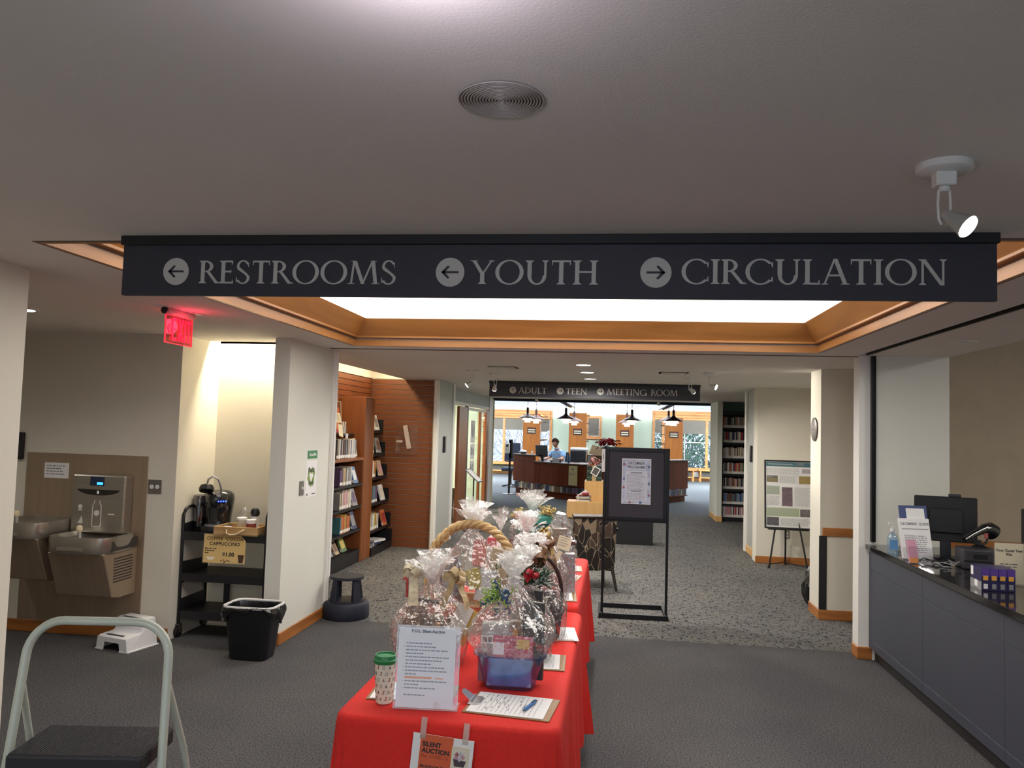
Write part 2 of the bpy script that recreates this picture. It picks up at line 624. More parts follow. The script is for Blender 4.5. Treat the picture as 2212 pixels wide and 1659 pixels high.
struct('trim_5', MB().box(-2.60, -2.545, 11.02, 11.10, 0, ZC).box(-2.555, -2.53, 11.04, 11.06, 0, ZC), JAMB, label='white jamb at the end of the slat wall', bevel=.004)
struct('trim_14', MB().box(-2.95, -2.63, 11.32, 12.1, 0, ZC), GREYP, label='back of the grey door pocket')
wall('wall_left_jamb', -2.63, -2.55, 11.1, 12.1, m=GREYP, label='grey door pocket beside the slat wall')
struct('trim_6', MB().box(-2.62, -2.53, 12.06, 12.16, 0, ZC), JAMB, label='white edge of the grey door pocket')
base('baseboard_left_jamb', -2.55, -2.535, 10.99, 12.06, MAPLE, .11)
# glazed meeting room front on the left
XS = -2.80
wall('wall_storefront_head', XS - .12, XS, 12.1, 17.6, 2.20, ZC, M('pale_blue_grey_paint', 'b9bdbf', .6), label='wall above the glazed meeting room front')
wall('wall_storefront_near', XS - .12, XS, 12.1, 12.95, 0, 2.2, JAMB)
wall('wall_storefront_far', XS - .12, XS + .02, 17.12, 17.62, 0, ZC, JAMB, label='white post at the far end of the glazed front')
wall('wall_meeting_back', -5.2, -5.1, 12.0, 18.6, 0, ZC, M('meeting_room_cream', 'e6d6a8', .7), label='cream wall inside the meeting room')
wall('wall_meeting_side', -5.2, -2.9, 18.5, 18.6, 0, ZC, M('meeting_room_cream'))
wall('wall_meeting_near', -5.2, -2.9, 11.95, 12.05, 0, ZC, WALLW)
# right side
wall('wall_right_post', 1.95, 2.05, 6.68, 6.83, m=JAMB, label='white post at the end of the counter')
wall('wall_counter_end', 2.05, 2.63, 6.66, 6.83, z1=2.9, m=WALLW, label='white wall behind the counter')
wall('wall_work_back', 2.4, 5.6, 7.5, 7.62, z1=2.9, m=M('tan_paint', 'b3a48f', .8), label='tan wall of the staff area')
wall('wall_work_right', 5.5, 5.6, -3, 7.62, z1=2.9)
struct('trim_7', MB().box(2.63, 5.5, 7.475, 7.5, .80, .88), BASEW, label='wooden chair rail in the staff area', bevel=.004)
base('baseboard_right_post', 1.938, 2.062, 6.662, 6.82)
struct('trim_8', MB().box(2.035, 2.055, 6.635, 6.675, .93, ZC).box(2.062, 2.07, 6.645, 6.665, .93, ZC), BLACKM, label='black grille track on the counter wall')
struct('trim_9', MB().box(1.925, 1.96, .2, 6.62, ZC + .03, ZC + .05).box(1.985, 2.0, .2, 6.62, ZC + .0, ZC + .06), BLACKM, label='black grille slot in the ceiling over the counter')
wall('wall_right_column', 1.98, 3.2, 8.0, 8.4, m=WALL, label='white column with a chair rail')
struct('trim_10', MB().box(2.0, 3.2, 7.975, 8.0, .80, .88), BASEW, label='wooden chair rail on the right column', bevel=.004)
struct('trim_11', MB().box(1.972, 2.04, 7.985, 8.01, .10, .80), BLACK, label='black corner guard on the right column')
base('baseboard_column_front', 1.966, 3.2, 7.986, 8.0)
base('baseboard_column_side', 1.966, 1.98, 8.0, 8.4, BASEWY)
wall('wall_niche_right', 3.1, 3.2, 8.4, 11.3)
wall('wall_easel', 1.95, 3.2, 11.3, 11.6, label='cream wall behind the easel')
base('baseboard_easel', 1.938, 3.1, 11.286, 11.3)
wall('wall_right_pocket', 1.99, 2.12, 11.6, 12.35, m=GREYP, label='grey door pocket on the right')
struct('trim_12', MB().box(1.96, 2.04, 12.33, 12.47, 0, ZC), JAMB, label='white jamb before the right bookcase')
base('baseboard_right_pocket', 1.976, 1.99, 11.6, 12.33, MAPLE, .11)
wall('wall_right_far_post', 2.03, 2.13, 16.3, 17.5, m=WALLW, label='white post left of the tall black bookcase')
base('baseboard_right_far_post', 2.018, 2.142, 16.288, 17.4, MAPLE, .11)
wall('wall_teen_back', 2.13, 5.6, 17.2, 17.35, m=M('dusty_green_paint', '8fb3a4', .75), label='green wall above the tall black bookcase')
wall('wall_teen_right', 5.5, 5.6, 7.6, 17.3)
# behind the camera: opening, doors and snow added to brighten the near ceiling
b = MB()
for r in rects_minus(-2.85, 5.6, 0.0, ZC, [(-2.6, 3.1, 0.0, 2.3)]):
    b.box(r[0], r[1], -3.1, -3.0, r[2], r[3])
struct('wall_behind', b, WALL, label='wall behind the viewer with an opening added for daylight', fix=False)
ed_ = thing('added_door', 'glazed doors added behind the viewer to let daylight in', None, (0, -3.05, 0))  # unseen doors, added so daylight reaches the near ceiling and the big sign
ed_['kind'] = 'structure'
for k_ in range(6):
    x_ = -2.6 + .95 * k_
    MB().frame(x_, x_ + .95, 0, 2.3, .04, -.03, .03, .05, .08).build('door_frame', M('bronze_alu', '3c3834', .4, .6), ed_)
    MB().box(x_ + .05, x_ + .90, -.004, .004, .08, 2.25).build('glass_pane', PANE, ed_)
struct('added_snow_ground', MB().box(-8, 8, -14, -3.1, -.12, -.02), SNOW, label='unseen snow added outside to bounce daylight onto the near ceiling')  # added white ground that bounces daylight up through the doors
# far reading room
wall('wall_far_left', -7.6, -7.5, 17.5, 30, z1=2.8, m=GREEN)
wall('wall_far_right', 7.5, 7.6, 17.5, 30, z1=2.8, m=GREEN)
wall('wall_far_front_left', -7.6, -2.92, 17.45, 17.6, z1=2.8, m=GREEN)
wall('wall_far_front_right', 2.13, 7.6, 17.36, 17.6, z1=2.8, m=GREEN)
b = MB()
for r in rects_minus(-7.6, 7.6, 0.0, 2.8, [(-5.4, -2.52, .45, 2.38), (-1.06, -.64, 1.52, 2.22), (1.44, 3.75, .45, 2.48)]):
    b.box(r[0], r[1], 30.0, 30.12, r[2], r[3])
struct('wall_far', b, GREEN, label='sage green end wall of the reading room', fix=False)
struct('baseboard_far', MB().box(-7.5, 7.5, 29.97, 30.0, 0, .12), WINW)

# ------------------------------------------------------------------ luminous ceiling tray
t = thing('ceiling_light_tray', 'large rectangular luminous ceiling tray framed in maple', 'ceiling light', ((TX0 + TX1) / 2, (TY0 + TY1) / 2, ZC))
hx, hy = (TX1 - TX0) / 2, (TY1 - TY0) / 2
for s_ in (-1, 1):
    MB().box(min(s_ * hx, s_ * (hx - .02)), max(s_ * hx, s_ * (hx - .02)), -hy, hy, -.004, .05).build('trim_board', TRAYWY, t)
    MB().box(-hx + .02, hx - .02, min(s_ * hy, s_ * (hy - .02)), max(s_ * hy, s_ * (hy - .02)), -.004, .05).build('trim_board', TRAYW, t)
    MB().box(min(s_ * hx, s_ * (hx - .05)), max(s_ * hx, s_ * (hx - .05)), -hy, hy, .062, .08).build('nosing', TRAYWY, t, bevel=.003)
    MB().box(-hx + .05, hx - .05, min(s_ * hy, s_ * (hy - .05)), max(s_ * hy, s_ * (hy - .05)), .062, .08).build('nosing', TRAYW, t, bevel=.003)
    i0, i1 = .045, .15
    for k in (0, 1):
        b = MB()
        if k == 0:
            q = [(s_ * (hx - i0), -hy + i0, .08), (s_ * (hx - i0), hy - i0, .08), (s_ * (hx - i1), hy - i1, .215), (s_ * (hx - i1), -hy + i1, .215)]
            q2 = [(x + s_ * .03, y, z + .01) for x, y, z in q]
        else:
            q = [(-hx + i0, s_ * (hy - i0), .08), (hx - i0, s_ * (hy - i0), .08), (hx - i1, s_ * (hy - i1), .215), (-hx + i1, s_ * (hy - i1), .215)]
            q2 = [(x, y + s_ * .03, z + .01) for x, y, z in q]
        b.add(q + q2, box_faces()).build('coffer_board', TRAYWY if k == 0 else TRAYW, t)
MB().box(-hx + .12, hx - .12, -hy + .12, hy - .12, .216, .235).build('luminous_panel', TRAYG, t)
MB().frame(-hx - .03, hx + .03, -hy - .03, hy + .03, .05, 0, .02).at()  # (spare)
# the box that closes the tray above
wall('ceiling_tray_lid', TX0 - .05, TX1 + .05, TY0 - .05, TY1 + .05, 2.68, 2.70, CEIL)
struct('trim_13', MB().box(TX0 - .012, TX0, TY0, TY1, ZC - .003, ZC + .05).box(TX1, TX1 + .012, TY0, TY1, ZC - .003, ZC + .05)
       .box(TX0 - .012, TX1 + .012, TY1, TY1 + .012, ZC - .003, ZC + .05).box(TX0 - .012, TX1 + .012, TY0 - .012, TY0, ZC - .003, ZC + .05), M('reveal_shadow', '6a5a4c', .8), label='dark strips painting a shadow line around the luminous tray')  # strips coloured dark to stand for the shadow line at the tray edge

# ------------------------------------------------------------------ lamps of the room
def downlight(loc, label, r=.075, w=22.0, colr=(1, .96, .9), cone=150, soft=.8):
    t = thing('recessed_downlight', label, 'ceiling light', loc, group='recessed downlights')
    MB().lathe([(r + .022, 0), (r + .022, -.004), (r, -.006), (r, 0)], 28, cap0=False, cap1=False).build('trim_ring', WHITEM, t, smooth=True)
    MB().lathe([(r, -.003), (.001, -.0028)], 28, cap0=False).build('lens', LENS, t)
    lamp('downlight_lamp', 'SPOT', (0, 0, -.02), w, t, colr, .07, spot=cone, blend=soft)
    return t
downlight((-.345, 8.01, ZC), 'nearest of the three round downlights in the aisle ceiling', w=150, cone=176, soft=.35)
downlight((-.345, 9.03, ZC), 'middle one of the three round downlights in the aisle ceiling', w=150, cone=176, soft=.35)
downlight((-.345, 10.15, ZC), 'farthest of the three round downlights, just above the hanging sign', w=150, cone=176, soft=.35)
downlight((-3.80, 4.53, ZC), 'round downlight in the restroom passage ceiling', w=30, r=.085)
downlight((-5.60, 4.53, ZC), 'round downlight deep in the restroom passage ceiling', w=30, r=.085)
downlight((-.345, 12.4, ZC), 'added downlight hidden just behind the far hanging sign to brighten the aisle', w=150, cone=176, soft=.35)  # unseen light, added because the aisle came out too dark
downlight((-.345, 14.6, ZC), 'added downlight well behind the far hanging sign to brighten the aisle', w=150, cone=176, soft=.35)  # another unseen light added for the far part of the aisle
for k_, (x_, y_) in enumerate(((-1.6, -.6), (1.2, -.6), (-1.6, -2.2), (1.2, -2.2))):
    downlight((x_, y_, ZC), f'downlight added behind the viewer to brighten the near ceiling, {ORD[k_]} of four', w=66, cone=176, soft=.35)  # four unseen lights added to lift the near ceiling and sign
t = thing('added_staff_light', 'flat ceiling light added to brighten the staff area', 'ceiling light', (4.2, 4.2, 2.9))  # no such fixture in view, added to light the staff area walls
MB().box(-.3, .3, -.6, .6, -.03, 0).build('housing', WHITEM, t)
MB().box(-.28, .28, -.58, .58, -.034, -.03).build('diffuser', M('added_staff_diffuser', 'ffffff', .5, emit=2.0), t)
lamp('added_staff_lamp', 'AREA', (0, 0, -.05), 45, t, (1, .95, .88), .56, sy=1.1)
# surface lamp just above the frame
t = thing('surface_lamp', 'small round glowing lamp on the ceiling at the top edge', 'ceiling light', (-.29, 1.02, ZC))
MB().lathe([(.07, 0), (.07, -.015), (.06, -.03)], 24, cap0=False).build('housing', WHITEM, t, smooth=True)
MB().lathe([(.06, -.03), (.05, -.045), (.03, -.055), (.004, -.058)], 24, cap0=False).build('dome', M('dome_lens', 'f4ecff', .4, emit=8, ecol='f0e2ff'), t, smooth=True)
lamp('dome_lamp', 'POINT', (0, 0, -.13), 3.2, t, (.93, .84, 1), .05)
# coves
t = thing('cove_light', 'warm cove light strip hidden above the coffee alcove', 'light', (-3.1, 6.36, 2.66))
MB().cyl((-.34, 0, 0), (.34, 0, 0), .016, n=10).build('tube', M('warm_tube', 'ffe2a8', .5, emit=4, ecol='ffd890'), t)
MB().box(-.36, .36, -.04, .04, .03, .06).build('batten', WHITEM, t)
lamp('cove_lamp', 'AREA', (0, 0.02, -.02), 36, t, (1, .87, .66), .66, (R(18), 0, 0), sy=.08)
t = thing('cove_light', 'warm cove light strip above the slat wall and bookcases', 'light', (-3.28, 9.05, 2.72))
MB().cyl((0, -1.9, 0), (0, 1.9, 0), .016, n=10).build('tube', M('warm_tube'), t)
MB().box(-.04, .04, -1.95, 1.95, .03, .06).build('batten', WHITEM, t)
lamp('cove_lamp', 'AREA', (0, 0, -.02), 40, t, (1, .80, .50), .1, (0, R(-14), 0), sy=3.8)
# track spots
def track_spot(loc, aim, label, w=14, sc=1.0, big=False):
    t = thing('ceiling_spotlight', label, 'spotlight', loc, group='white ceiling spotlights')
    MB().lathe([(.07 * sc, 0), (.07 * sc, -.018), (.062 * sc, -.024)], 32, cap0=False).build('canopy', WHITEM, t, smooth=True)
    MB().box(-.026, .026, -.02, .02, -.06, -.02).cyl((0, 0, -.06), (0, 0, -.075), .015, n=12).build('mount', WHITEM, t, bevel=.003)
    d = Vector(aim).normalized()
    p = Vector((0, 0, -.135))
    b = MB()
    for s_ in (-1, 1):
        b.tube([(s_ * .014, 0, -.07), (s_ * .016, 0, -.11), (s_ * .014, 0, -.15), (s_ * .006, 0, -.165)], .0035, 6)
    b.build('yoke', WHITEM, t, smooth=True)
    MB().tube([p + d * .0, p + d * .02, p + d * .045, p + d * .075], [.012, .018, .024, .032], 16).build('shell', M('spot_shell', 'b9b9b4', .35, .4), t, smooth=True)
    MB().tube([p + d * .074, p + d * .080], [.030, .028], 16).build('bulb_face', LENS, t)
    q = p + d * .10
    o = lamp('spot_lamp', 'SPOT', q, w, t, (1, .93, .82), .02, d.to_track_quat('-Z', 'Y').to_euler(), spot=70, blend=.6)
    return t
track_spot((.775, 1.99, ZC), (.55, -.55, -.60), 'white spotlight on a round canopy right of the overhead sign', 9).scale = (.9, .9, .9)
track_spot((-1.70, 9.1, ZC), (-.75, -.2, -.6), 'leftmost small spotlight before the second hanging sign', 10)
track_spot((-1.50, 9.6, ZC), (-.2, .5, -.8), 'small spotlight at the left end of the second hanging sign', 5)
track_spot((.86, 9.5, ZC), (1.44, 1.4, -1.3), 'small spotlight over the right end of the second hanging sign', 60)
track_spot((1.00, 8.75, ZC), (.93, -.42, -.35), 'rightmost small spotlight aimed at the white column', 55)
track_spot((-1.40, 13.6, ZC), (.2, .6, -.7), 'small spotlight below the left half of the second sign', 5)
track_spot((.72, 13.6, ZC), (-.2, .6, -.7), 'small spotlight below the right half of the second sign', 5)
# speaker grille
t = thing('ceiling_speaker', 'round ceiling speaker with a ringed grille', 'speaker', (-.247, 1.544, ZC))
MB().lathe([(.165, 0.00002), (.160, -.0001), (.088, -.00012), (.088, 0)], 48, cap0=False, cap1=False).build('plate', CEIL, t)
MB().lathe([(.086, -.0015), (.001, -.0015)], 40, cap0=False).build('backing', M('grille_shadow', '807b76', .8), t)
b = MB()
for k in range(14):
    r = .006 + k * .0062
    b.tube([(r * math.cos(a * PI / 18), r * math.sin(a * PI / 18), -.004) for a in range(36)], .0019, 5, closed=True)
b.build('grille_rings', M('grille_grey', 'a9a29c', .5), t, smooth=True)
t = thing('ceiling_sensor', 'small flush disc in the ceiling over the counter', 'ceiling fitting', (2.30, 5.6, ZC))
MB().lathe([(.09, 0), (.085, -.006), (.03, -.008), (.028, -.016), (.002, -.018)], 28, cap0=False).build('disc', WHITEM, t, smooth=True)
for x, y, lab in ((-1.25, 8.55, 'left'), (.62, 8.9, 'right')):
    t = thing('ceiling_vent', f'flat air vent in the aisle ceiling on the {lab} of the downlights', 'vent', (x, y, ZC))
    MB().frame(-.16, .16, -.16, .16, .03, -.008, 0).v
    b = MB().at(rx=R(90)); b.frame(-.16, .16, -.16, .16, .025, 0.0, .008); b.build('vent_frame', CEIL, t)
    for k in range(6):
        MB().at((0, -.11 + k * .044, -.004), rx=R(35)).box(-.135, .135, -.014, .014, -.0015, .0015).build('vent_blade', CEIL, t)

# louvred light boxes of the reading room
for i in range(5):
    x = -6.0 + i * 3.0
    t = thing('louvre_light', f'louvred ceiling light of the reading room, {ORD[i]} from the left', 'ceiling light', (x, 23.7, 2.52), group='louvred lights')
    MB().box(-1.42, 1.42, -3.6, 3.6, .06, .09).build('glow_panel', LOUV, t)
    lamp('louvre_lamp', 'AREA', (0, 3.0, -.012), 480, t, (.96, .98, 1), 2.7, (R(20), 0, 0), sy=1.0)
    lamp('louvre_lamp', 'AREA', (0, -1.2, -.01), 30, t, (.96, .98, 1), 2.7, sy=4.0)
    b = MB().at()
    b.box(-1.45, -1.42, -3.6, 3.6, 0, .1).box(1.42, 1.45, -3.6, 3.6, 0, .1).box(-1.42, 1.42, -3.6, -3.57, 0, .1).box(-1.42, 1.42, 3.57, 3.6, 0, .1)
    for hx_ in (-1.2, 1.2):
        for hy_ in (-3, 3): MB().cyl((hx_, hy_, .09), (hx_, hy_, .262), .006, n=6).build('hanger', WHITEM, t)
    b.build('light_frame', M('louvre_dark', '2c303c', .6), t)
    b = MB()
    for k in range(29):
        xx = -1.4 + k * .1
        b.box(xx - .004, xx + .004, -3.57, 3.57, 0.0, .045)
    for k in range(17):
        yy = -3.5 + k * .4375
        b.box(-1.42, 1.42, yy - .006, yy + .006, 0.0, .03)
    b.build('louvre_blades', M('louvre_blade', 'c6ccd6', .3, .8), t)

# ------------------------------------------------------------------ carved serif capitals for the hanging signs
TK, TN = .145, .072
def _stem(x, y0=0.0, y1=1.0, w=TK, sb=True, st=True):
    P = [[(x - w/2, y0), (x + w/2, y0), (x + w/2, y1), (x - w/2, y1)]]
    e, h = .075, .035
    if sb: P.append([(x - w/2 - e, y0), (x + w/2 + e, y0), (x + w/2 + e, y0 + .018), (x + w/2, y0 + h + .05), (x - w/2, y0 + h + .05), (x - w/2 - e, y0 + .018)])
    if st: P.append([(x - w/2 - e, y1 - .018), (x - w/2, y1 - h - .05), (x + w/2, y1 - h - .05), (x + w/2 + e, y1 - .018), (x + w/2 + e, y1), (x - w/2 - e, y1)])
    return P
def _bar(x0, x1, y, w=TN):
    return [[(x0, y - w/2), (x1, y - w/2), (x1, y + w/2), (x0, y + w/2)]]
def _diag(x0, y0, x1, y1, w):
    return [[(x0 - w/2, y0), (x0 + w/2, y0), (x1 + w/2, y1), (x1 - w/2, y1)]]
def _foot(x, y, up=True, e=.13):
    s = 1 if up else -1
    return [[(x - e, y), (x + e, y), (x + e, y + s * .018), (x, y + s * .07), (x - e, y + s * .018)]]
def _ring(cx, cy, rx, ry, wx, wy, a0=0, a1=360, n=40):
    P = []
    k = max(4, int(n * abs(a1 - a0) / 360))
    for i in range(k):
        q = []
        for j in (i, i + 1):
            a = R(a0 + (a1 - a0) * j / k)
            q.append(((cx + rx * math.cos(a), cy + ry * math.sin(a)), (cx + (rx - wx) * math.cos(a), cy + (ry - wy) * math.sin(a))))
        P.append([q[0][0], q[1][0], q[1][1], q[0][1]])
    return P
def _tick(x, y0, y1, w=.05):
    return [[(x - w * .1, y0), (x + w * .9, y0), (x + w * .4, y1), (x - w * .1, y1)]]
GLY = {
    'I': (_stem(.15), .30),
    'T': (_stem(.35, st=False) + _bar(.03, .67, .968) + [[(.03, 1), (.075, 1), (.055, .80), (.03, .80)], [(.625, 1), (.67, 1), (.67, .80), (.645, .80)]], .70),
    'E': (_stem(.15) + _bar(.15, .50, .97) + _bar(.15, .45, .52) + _bar(.15, .53, .03) + _tick(.47, .97, .82) + _tick(.42, .58, .45) + _tick(.50, .0, .17), .57),
    'L': (_stem(.15) + _bar(.15, .54, .03) + _tick(.51, .0, .18), .57),
    'O': (_ring(.5, .5, .49, .525, .135, .055), 1.0),
    'C': (_ring(.5, .5, .49, .525, .135, .055, 42, 318) + [[(.83, .85), (.90, .90), (.90, .68), (.875, .68)], [(.83, .15), (.90, .08), (.90, .30), (.875, .30)]], .93),
    'D': (_stem(.15) + _ring(.28, .5, .56, .5, .135, .055, -90, 90) + _bar(.15, .30, .9725, .055) + _bar(.15, .30, .0275, .055), .87),
    'G': (_ring(.5, .5, .49, .525, .135, .055, 42, 330) + _stem(.83, .0, .42, TK, False, True) + [[(.83, .85), (.90, .90), (.90, .68), (.875, .68)]], 1.0),
    'U': (_stem(.15, .36, 1, sb=False) + _stem(.69, .30, 1, .075, sb=False) + _ring(.4075, .36, .32, .38, .125, .06, 180, 360), .84),
    'H': (_stem(.15) + _stem(.71) + _bar(.15, .71, .52), .86),
    'N': (_stem(.13, w=.07) + _stem(.76, -.02, 1, .07, sb=False) + _diag(.15, 1, .74, -.02, .14) + [[(.0, 1), (.2, 1), (.2, .965), (.0, .982)]], .90),
    'M': (_diag(.10, 0, .19, 1, .07) + _foot(.10, 0) + _diag(.22, 1, .53, .0, .13) + _diag(.52, 0.0, .86, 1, .065) + _diag(.99, 0, .88, 1, .13) + _foot(.99, 0, e=.15) + [[(.08, 1), (.28, 1), (.28, .965), (.08, .982)], [(.80, 1), (1.02, 1), (1.02, .982), (.80, .965)]], 1.12),
    'A': (_diag(.08, 0, .40, 1.02, .065) + _diag(.74, 0, .42, 1.02, .135) + _bar(.2, .6, .36) + _foot(.09, 0, e=.11) + _foot(.74, 0, e=.14), .84),
    'Y': (_stem(.40, 0, .5, st=False) + _diag(.38, .46, .10, 1, .135) + _diag(.43, .46, .72, 1, .065) + _foot(.10, 1, False) + _foot(.72, 1, False, .10), .80),
    'S': (_ring(.29, .745, .235, .28, .09, .055, 25, 200) + _ring(.29, .255, .26, .28, .1, .055, -155, 20) +
          [[(.055, .70), (.15, .73), (.47, .42), (.545, .30), (.46, .26), (.36, .40), (.10, .60)]] + [[(.47, .90), (.505, .93), (.505, .72), (.485, .72)], [(.035, .28), (.055, .28), (.075, .08), (.035, .05)]], .58),
    'R': (_stem(.15) + _ring(.24, .745, .30, .255, .125, .055, -90, 90) + _bar(.15, .26, .9725, .055) + _bar(.15, .26, .5175, .055) + _diag(.36, .51, .70, 0, .13) + _foot(.75, 0, e=.09), .74),
}
GMESH = {}
def glyph_mesh(ch, h):
    k = (ch, round(h, 4))
    if k not in GMESH:
        b = MB()
        for n, poly in enumerate(GLY[ch][0]):
            b.prism([(x * h, y * h) for x, y in poly], -.0015 - .00003 * (n % 40), .0004 + .00001 * (n % 40))
        GMESH[k] = b.mesh('letter', SIGNT)
    return GMESH[k]
def word(parent, txt, x0, x1, zb, h, y):
    """letters of a word spread between x0 and x1"""
    adv = [GLY[c][1] * h for c in txt]
    gap = .05 * h
    if True:
        sc = (x1 - x0 - gap * (len(txt) - 1)) / sum(adv)
    x = x0
    for c, a in zip(txt, adv):
        o = link('letter', glyph_mesh(c, h), parent)
        o.location = (x, y, zb)
        o.scale = (sc, 1, 1)
        x += a * sc + gap
def arrow_disc(parent, x, z, r, deg, y):
    g = MB().at((x, y, z)).prism([(r * math.cos(i * PI / 20), r * math.sin(i * PI / 20)) for i in range(40)], -.0015, 0).build('arrow_disc', SIGNT, parent)
    b = MB().at((x, y - .0018, z), ry=R(-deg))
    w = r * .14
    b.box(-.6 * r, .55 * r, -.001, 0, -w / 2, w / 2)
    for s_ in (-1, 1):
        b.prism([(.62 * r, 0), (.16 * r, s_ * .46 * r), (.16 * r - w, s_ * .40 * r), (.50 * r - w, 0)], -.001, 0)
    b.build('arrow', SIGNB, g)
def hanging_sign(name, label, loc, W_, H_, items, h):
    t = thing(name, label, 'sign', loc)
    MB().box(-W_ / 2, W_ / 2, 0, .02, -H_, -.034).build('panel', SIGNB, t, bevel=.001)
    MB().box(-W_ / 2 - .006, W_ / 2 + .006, -.012, .032, -.034, 0).build('mounting_rail', M('rail_black', '17161b', .5), t, bevel=.002)
    for kind, a, b_, zb in items:
        if kind in (0, 90, 180):
            arrow_disc(t, a, zb, b_, kind, -.0002)
        else:
            word(t, kind, a, b_, zb, h, -.0002)
    return t
hanging_sign('overhead_sign', 'long black sign reading RESTROOMS YOUTH CIRCULATION below the ceiling', (-.315, 2.66, ZC), 3.02, .220, [
    (180, -1.297, .050, -.132), ('RESTROOMS', -1.207, -.464, -.175), (180, -.272, .051, -.132), ('YOUTH', -.198, .243, -.173),
    (0, .436, .052, -.131), ('CIRCULATION', .520, 1.361, -.169)], .083)
hanging_sign('overhead_sign', 'far black sign reading ADULT TEEN MEETING ROOM over the aisle', (-.335, 11.0, ZC), 2.93, .222, [
    (90, -1.127, .048, -.128), ('ADULT', -1.046, -.646, -.170), (0, -.457, .048, -.126), ('TEEN', -.378, -.080, -.168),
    (0, .105, .048, -.122), ('MEETING', .196, .750, -.163), ('ROOM', .800, 1.165, -.160)], .083)
# exit sign
t = thing('exit_sign', 'glowing red edge-lit EXIT sign hanging from the ceiling', 'sign', (-2.70, 4.52, ZC), R(90))
MB().box(-.20, .20, -.05, .05, -.004, 0).build('ceiling_plate', WHITEM, t)
MB().at((0, 0, -.022), ry=R(90)).lathe([(.02, -.155), (.022, -.15), (.022, .15), (.02, .155)], 20).build('housing', M('exit_housing', 'c9a9a4', .4), t, smooth=True)
MB().at((-.157, 0, -.022), ry=R(90)).lathe([(.0215, -.012), (.0215, .0)], 20).build('end_cap', BLACKP, t)
MB().box(-.15, .15, -.003, .003, -.215, -.04).build('panel', glassy('red_edge_acrylic', (1, .45, .5), .08, .04, .12, (1, .25, .3), .3), t, bevel=.002)
MB().frame(-.15, .15, -.215, -.04, .004, -.0045, .0045).build('glowing_edge', M('exit_edge', 'ff5060', .4, emit=.9, ecol='ff3048', var=0), t)
b = MB().at((0, -.006, 0))
zb, zt = -.195, -.055
for (x0, x1, za, zc) in ((-.085, -.07, zb, zt), (-.07, -.032, zt - .018, zt), (-.07, -.038, -.132, -.116), (-.07, -.032, zb, zb + .018), (.052, .067, zb, zt), (.078, .128, zt - .018, zt), (.095, .111, zb, zt - .018)):
    b.box(x0, x1, -.001, 0, za, zc)
b.prism([(-.02, zb), (-.003, zb), (.040, zt), (.023, zt)], -.001, 0).prism([(.023, zb), (.040, zb), (-.003, zt), (-.02, zt)], -.0013, .0003)
b.build('letters', REDGLOW, t)
MB().at((0, -.006, 0)).prism([(-.132, -.125), (-.105, -.095), (-.098, -.102), (-.115, -.125), (-.098, -.148), (-.105, -.155)], -.001, 0).build('chevron', REDGLOW, t)
lamp('exit_glow', 'POINT', (0, -.06, -.1), .8, t, (1, .05, .12), .05)

# ------------------------------------------------------------------ drinking fountain wall
WF = 5.88
t = thing('drinking_fountain', 'double stainless steel drinking fountain with bottle filler on a bronze wall panel', 'drinking fountain', (-4.25, WF, 0))
MB().box(-.53, .54, -.008, 0, .10, 1.44).build('wall_panel', STEELD, t, bevel=.002)
# bottle filler
f = MB().prism([(-.03, 1.285), (.425, 1.285), (.425, .83), (-.03, .83)], -.115, -.008).build('bottle_filler', STEEL, t, bevel=.012, seg=2)
MB().prism([(.02, 1.17)] + [(.20 + .18 * math.cos(a), 1.17 - .045 * math.sin(a)) for a in [PI * (1 - i / 14) for i in range(15)]], -.118, -.114).build('filler_recess', M('recess_shadow', '3d3834', .5, .6), f)
MB().box(.125, .245, -.118, -.112, 1.20, 1.272).build('display_bezel', M('display_navy', '27324c', .3), f)
MB().box(.185, .235, -.1195, -.117, 1.208, 1.228).build('display_light', M('display_blue', '3fa0ff', .4, emit=3.0, ecol='2f8cff'), f)
MB().cyl((.195, -.10, 1.165), (.195, -.118, 1.135), .016, .011, 14).build('spout_nozzle', CHROME, f, smooth=True)
b = MB()
b.tube([(.172, -.118, 1.085), (.172, -.118, 1.065), (.158, -.118, 1.045), (.158, -.118, .885), (.163, -.118, .878), (.227, -.118, .878), (.232, -.118, .885), (.232, -.118, 1.045), (.218, -.118, 1.065), (.218, -.118, 1.085)], .003, 6)
b.build('bottle_symbol', M('symbol_white', 'd8d4cc', .5), f)
b = MB().cyl((.195, -.114, .985), (.195, -.12, .985), .022, n=18).cyl((.05, -.114, 1.03), (.05, -.118, 1.03), .018, n=14).box(.032, .068, -.118, -.114, 1.0, 1.008)
b.prism([(.035, .90), (.075, .90), (.075, .925), (.062, .955), (.05, .925)], -.118, -.114).box(.29, .345, -.117, -.114, .975, .985)
b.build('instruction_marks', M('symbol_white'), f)
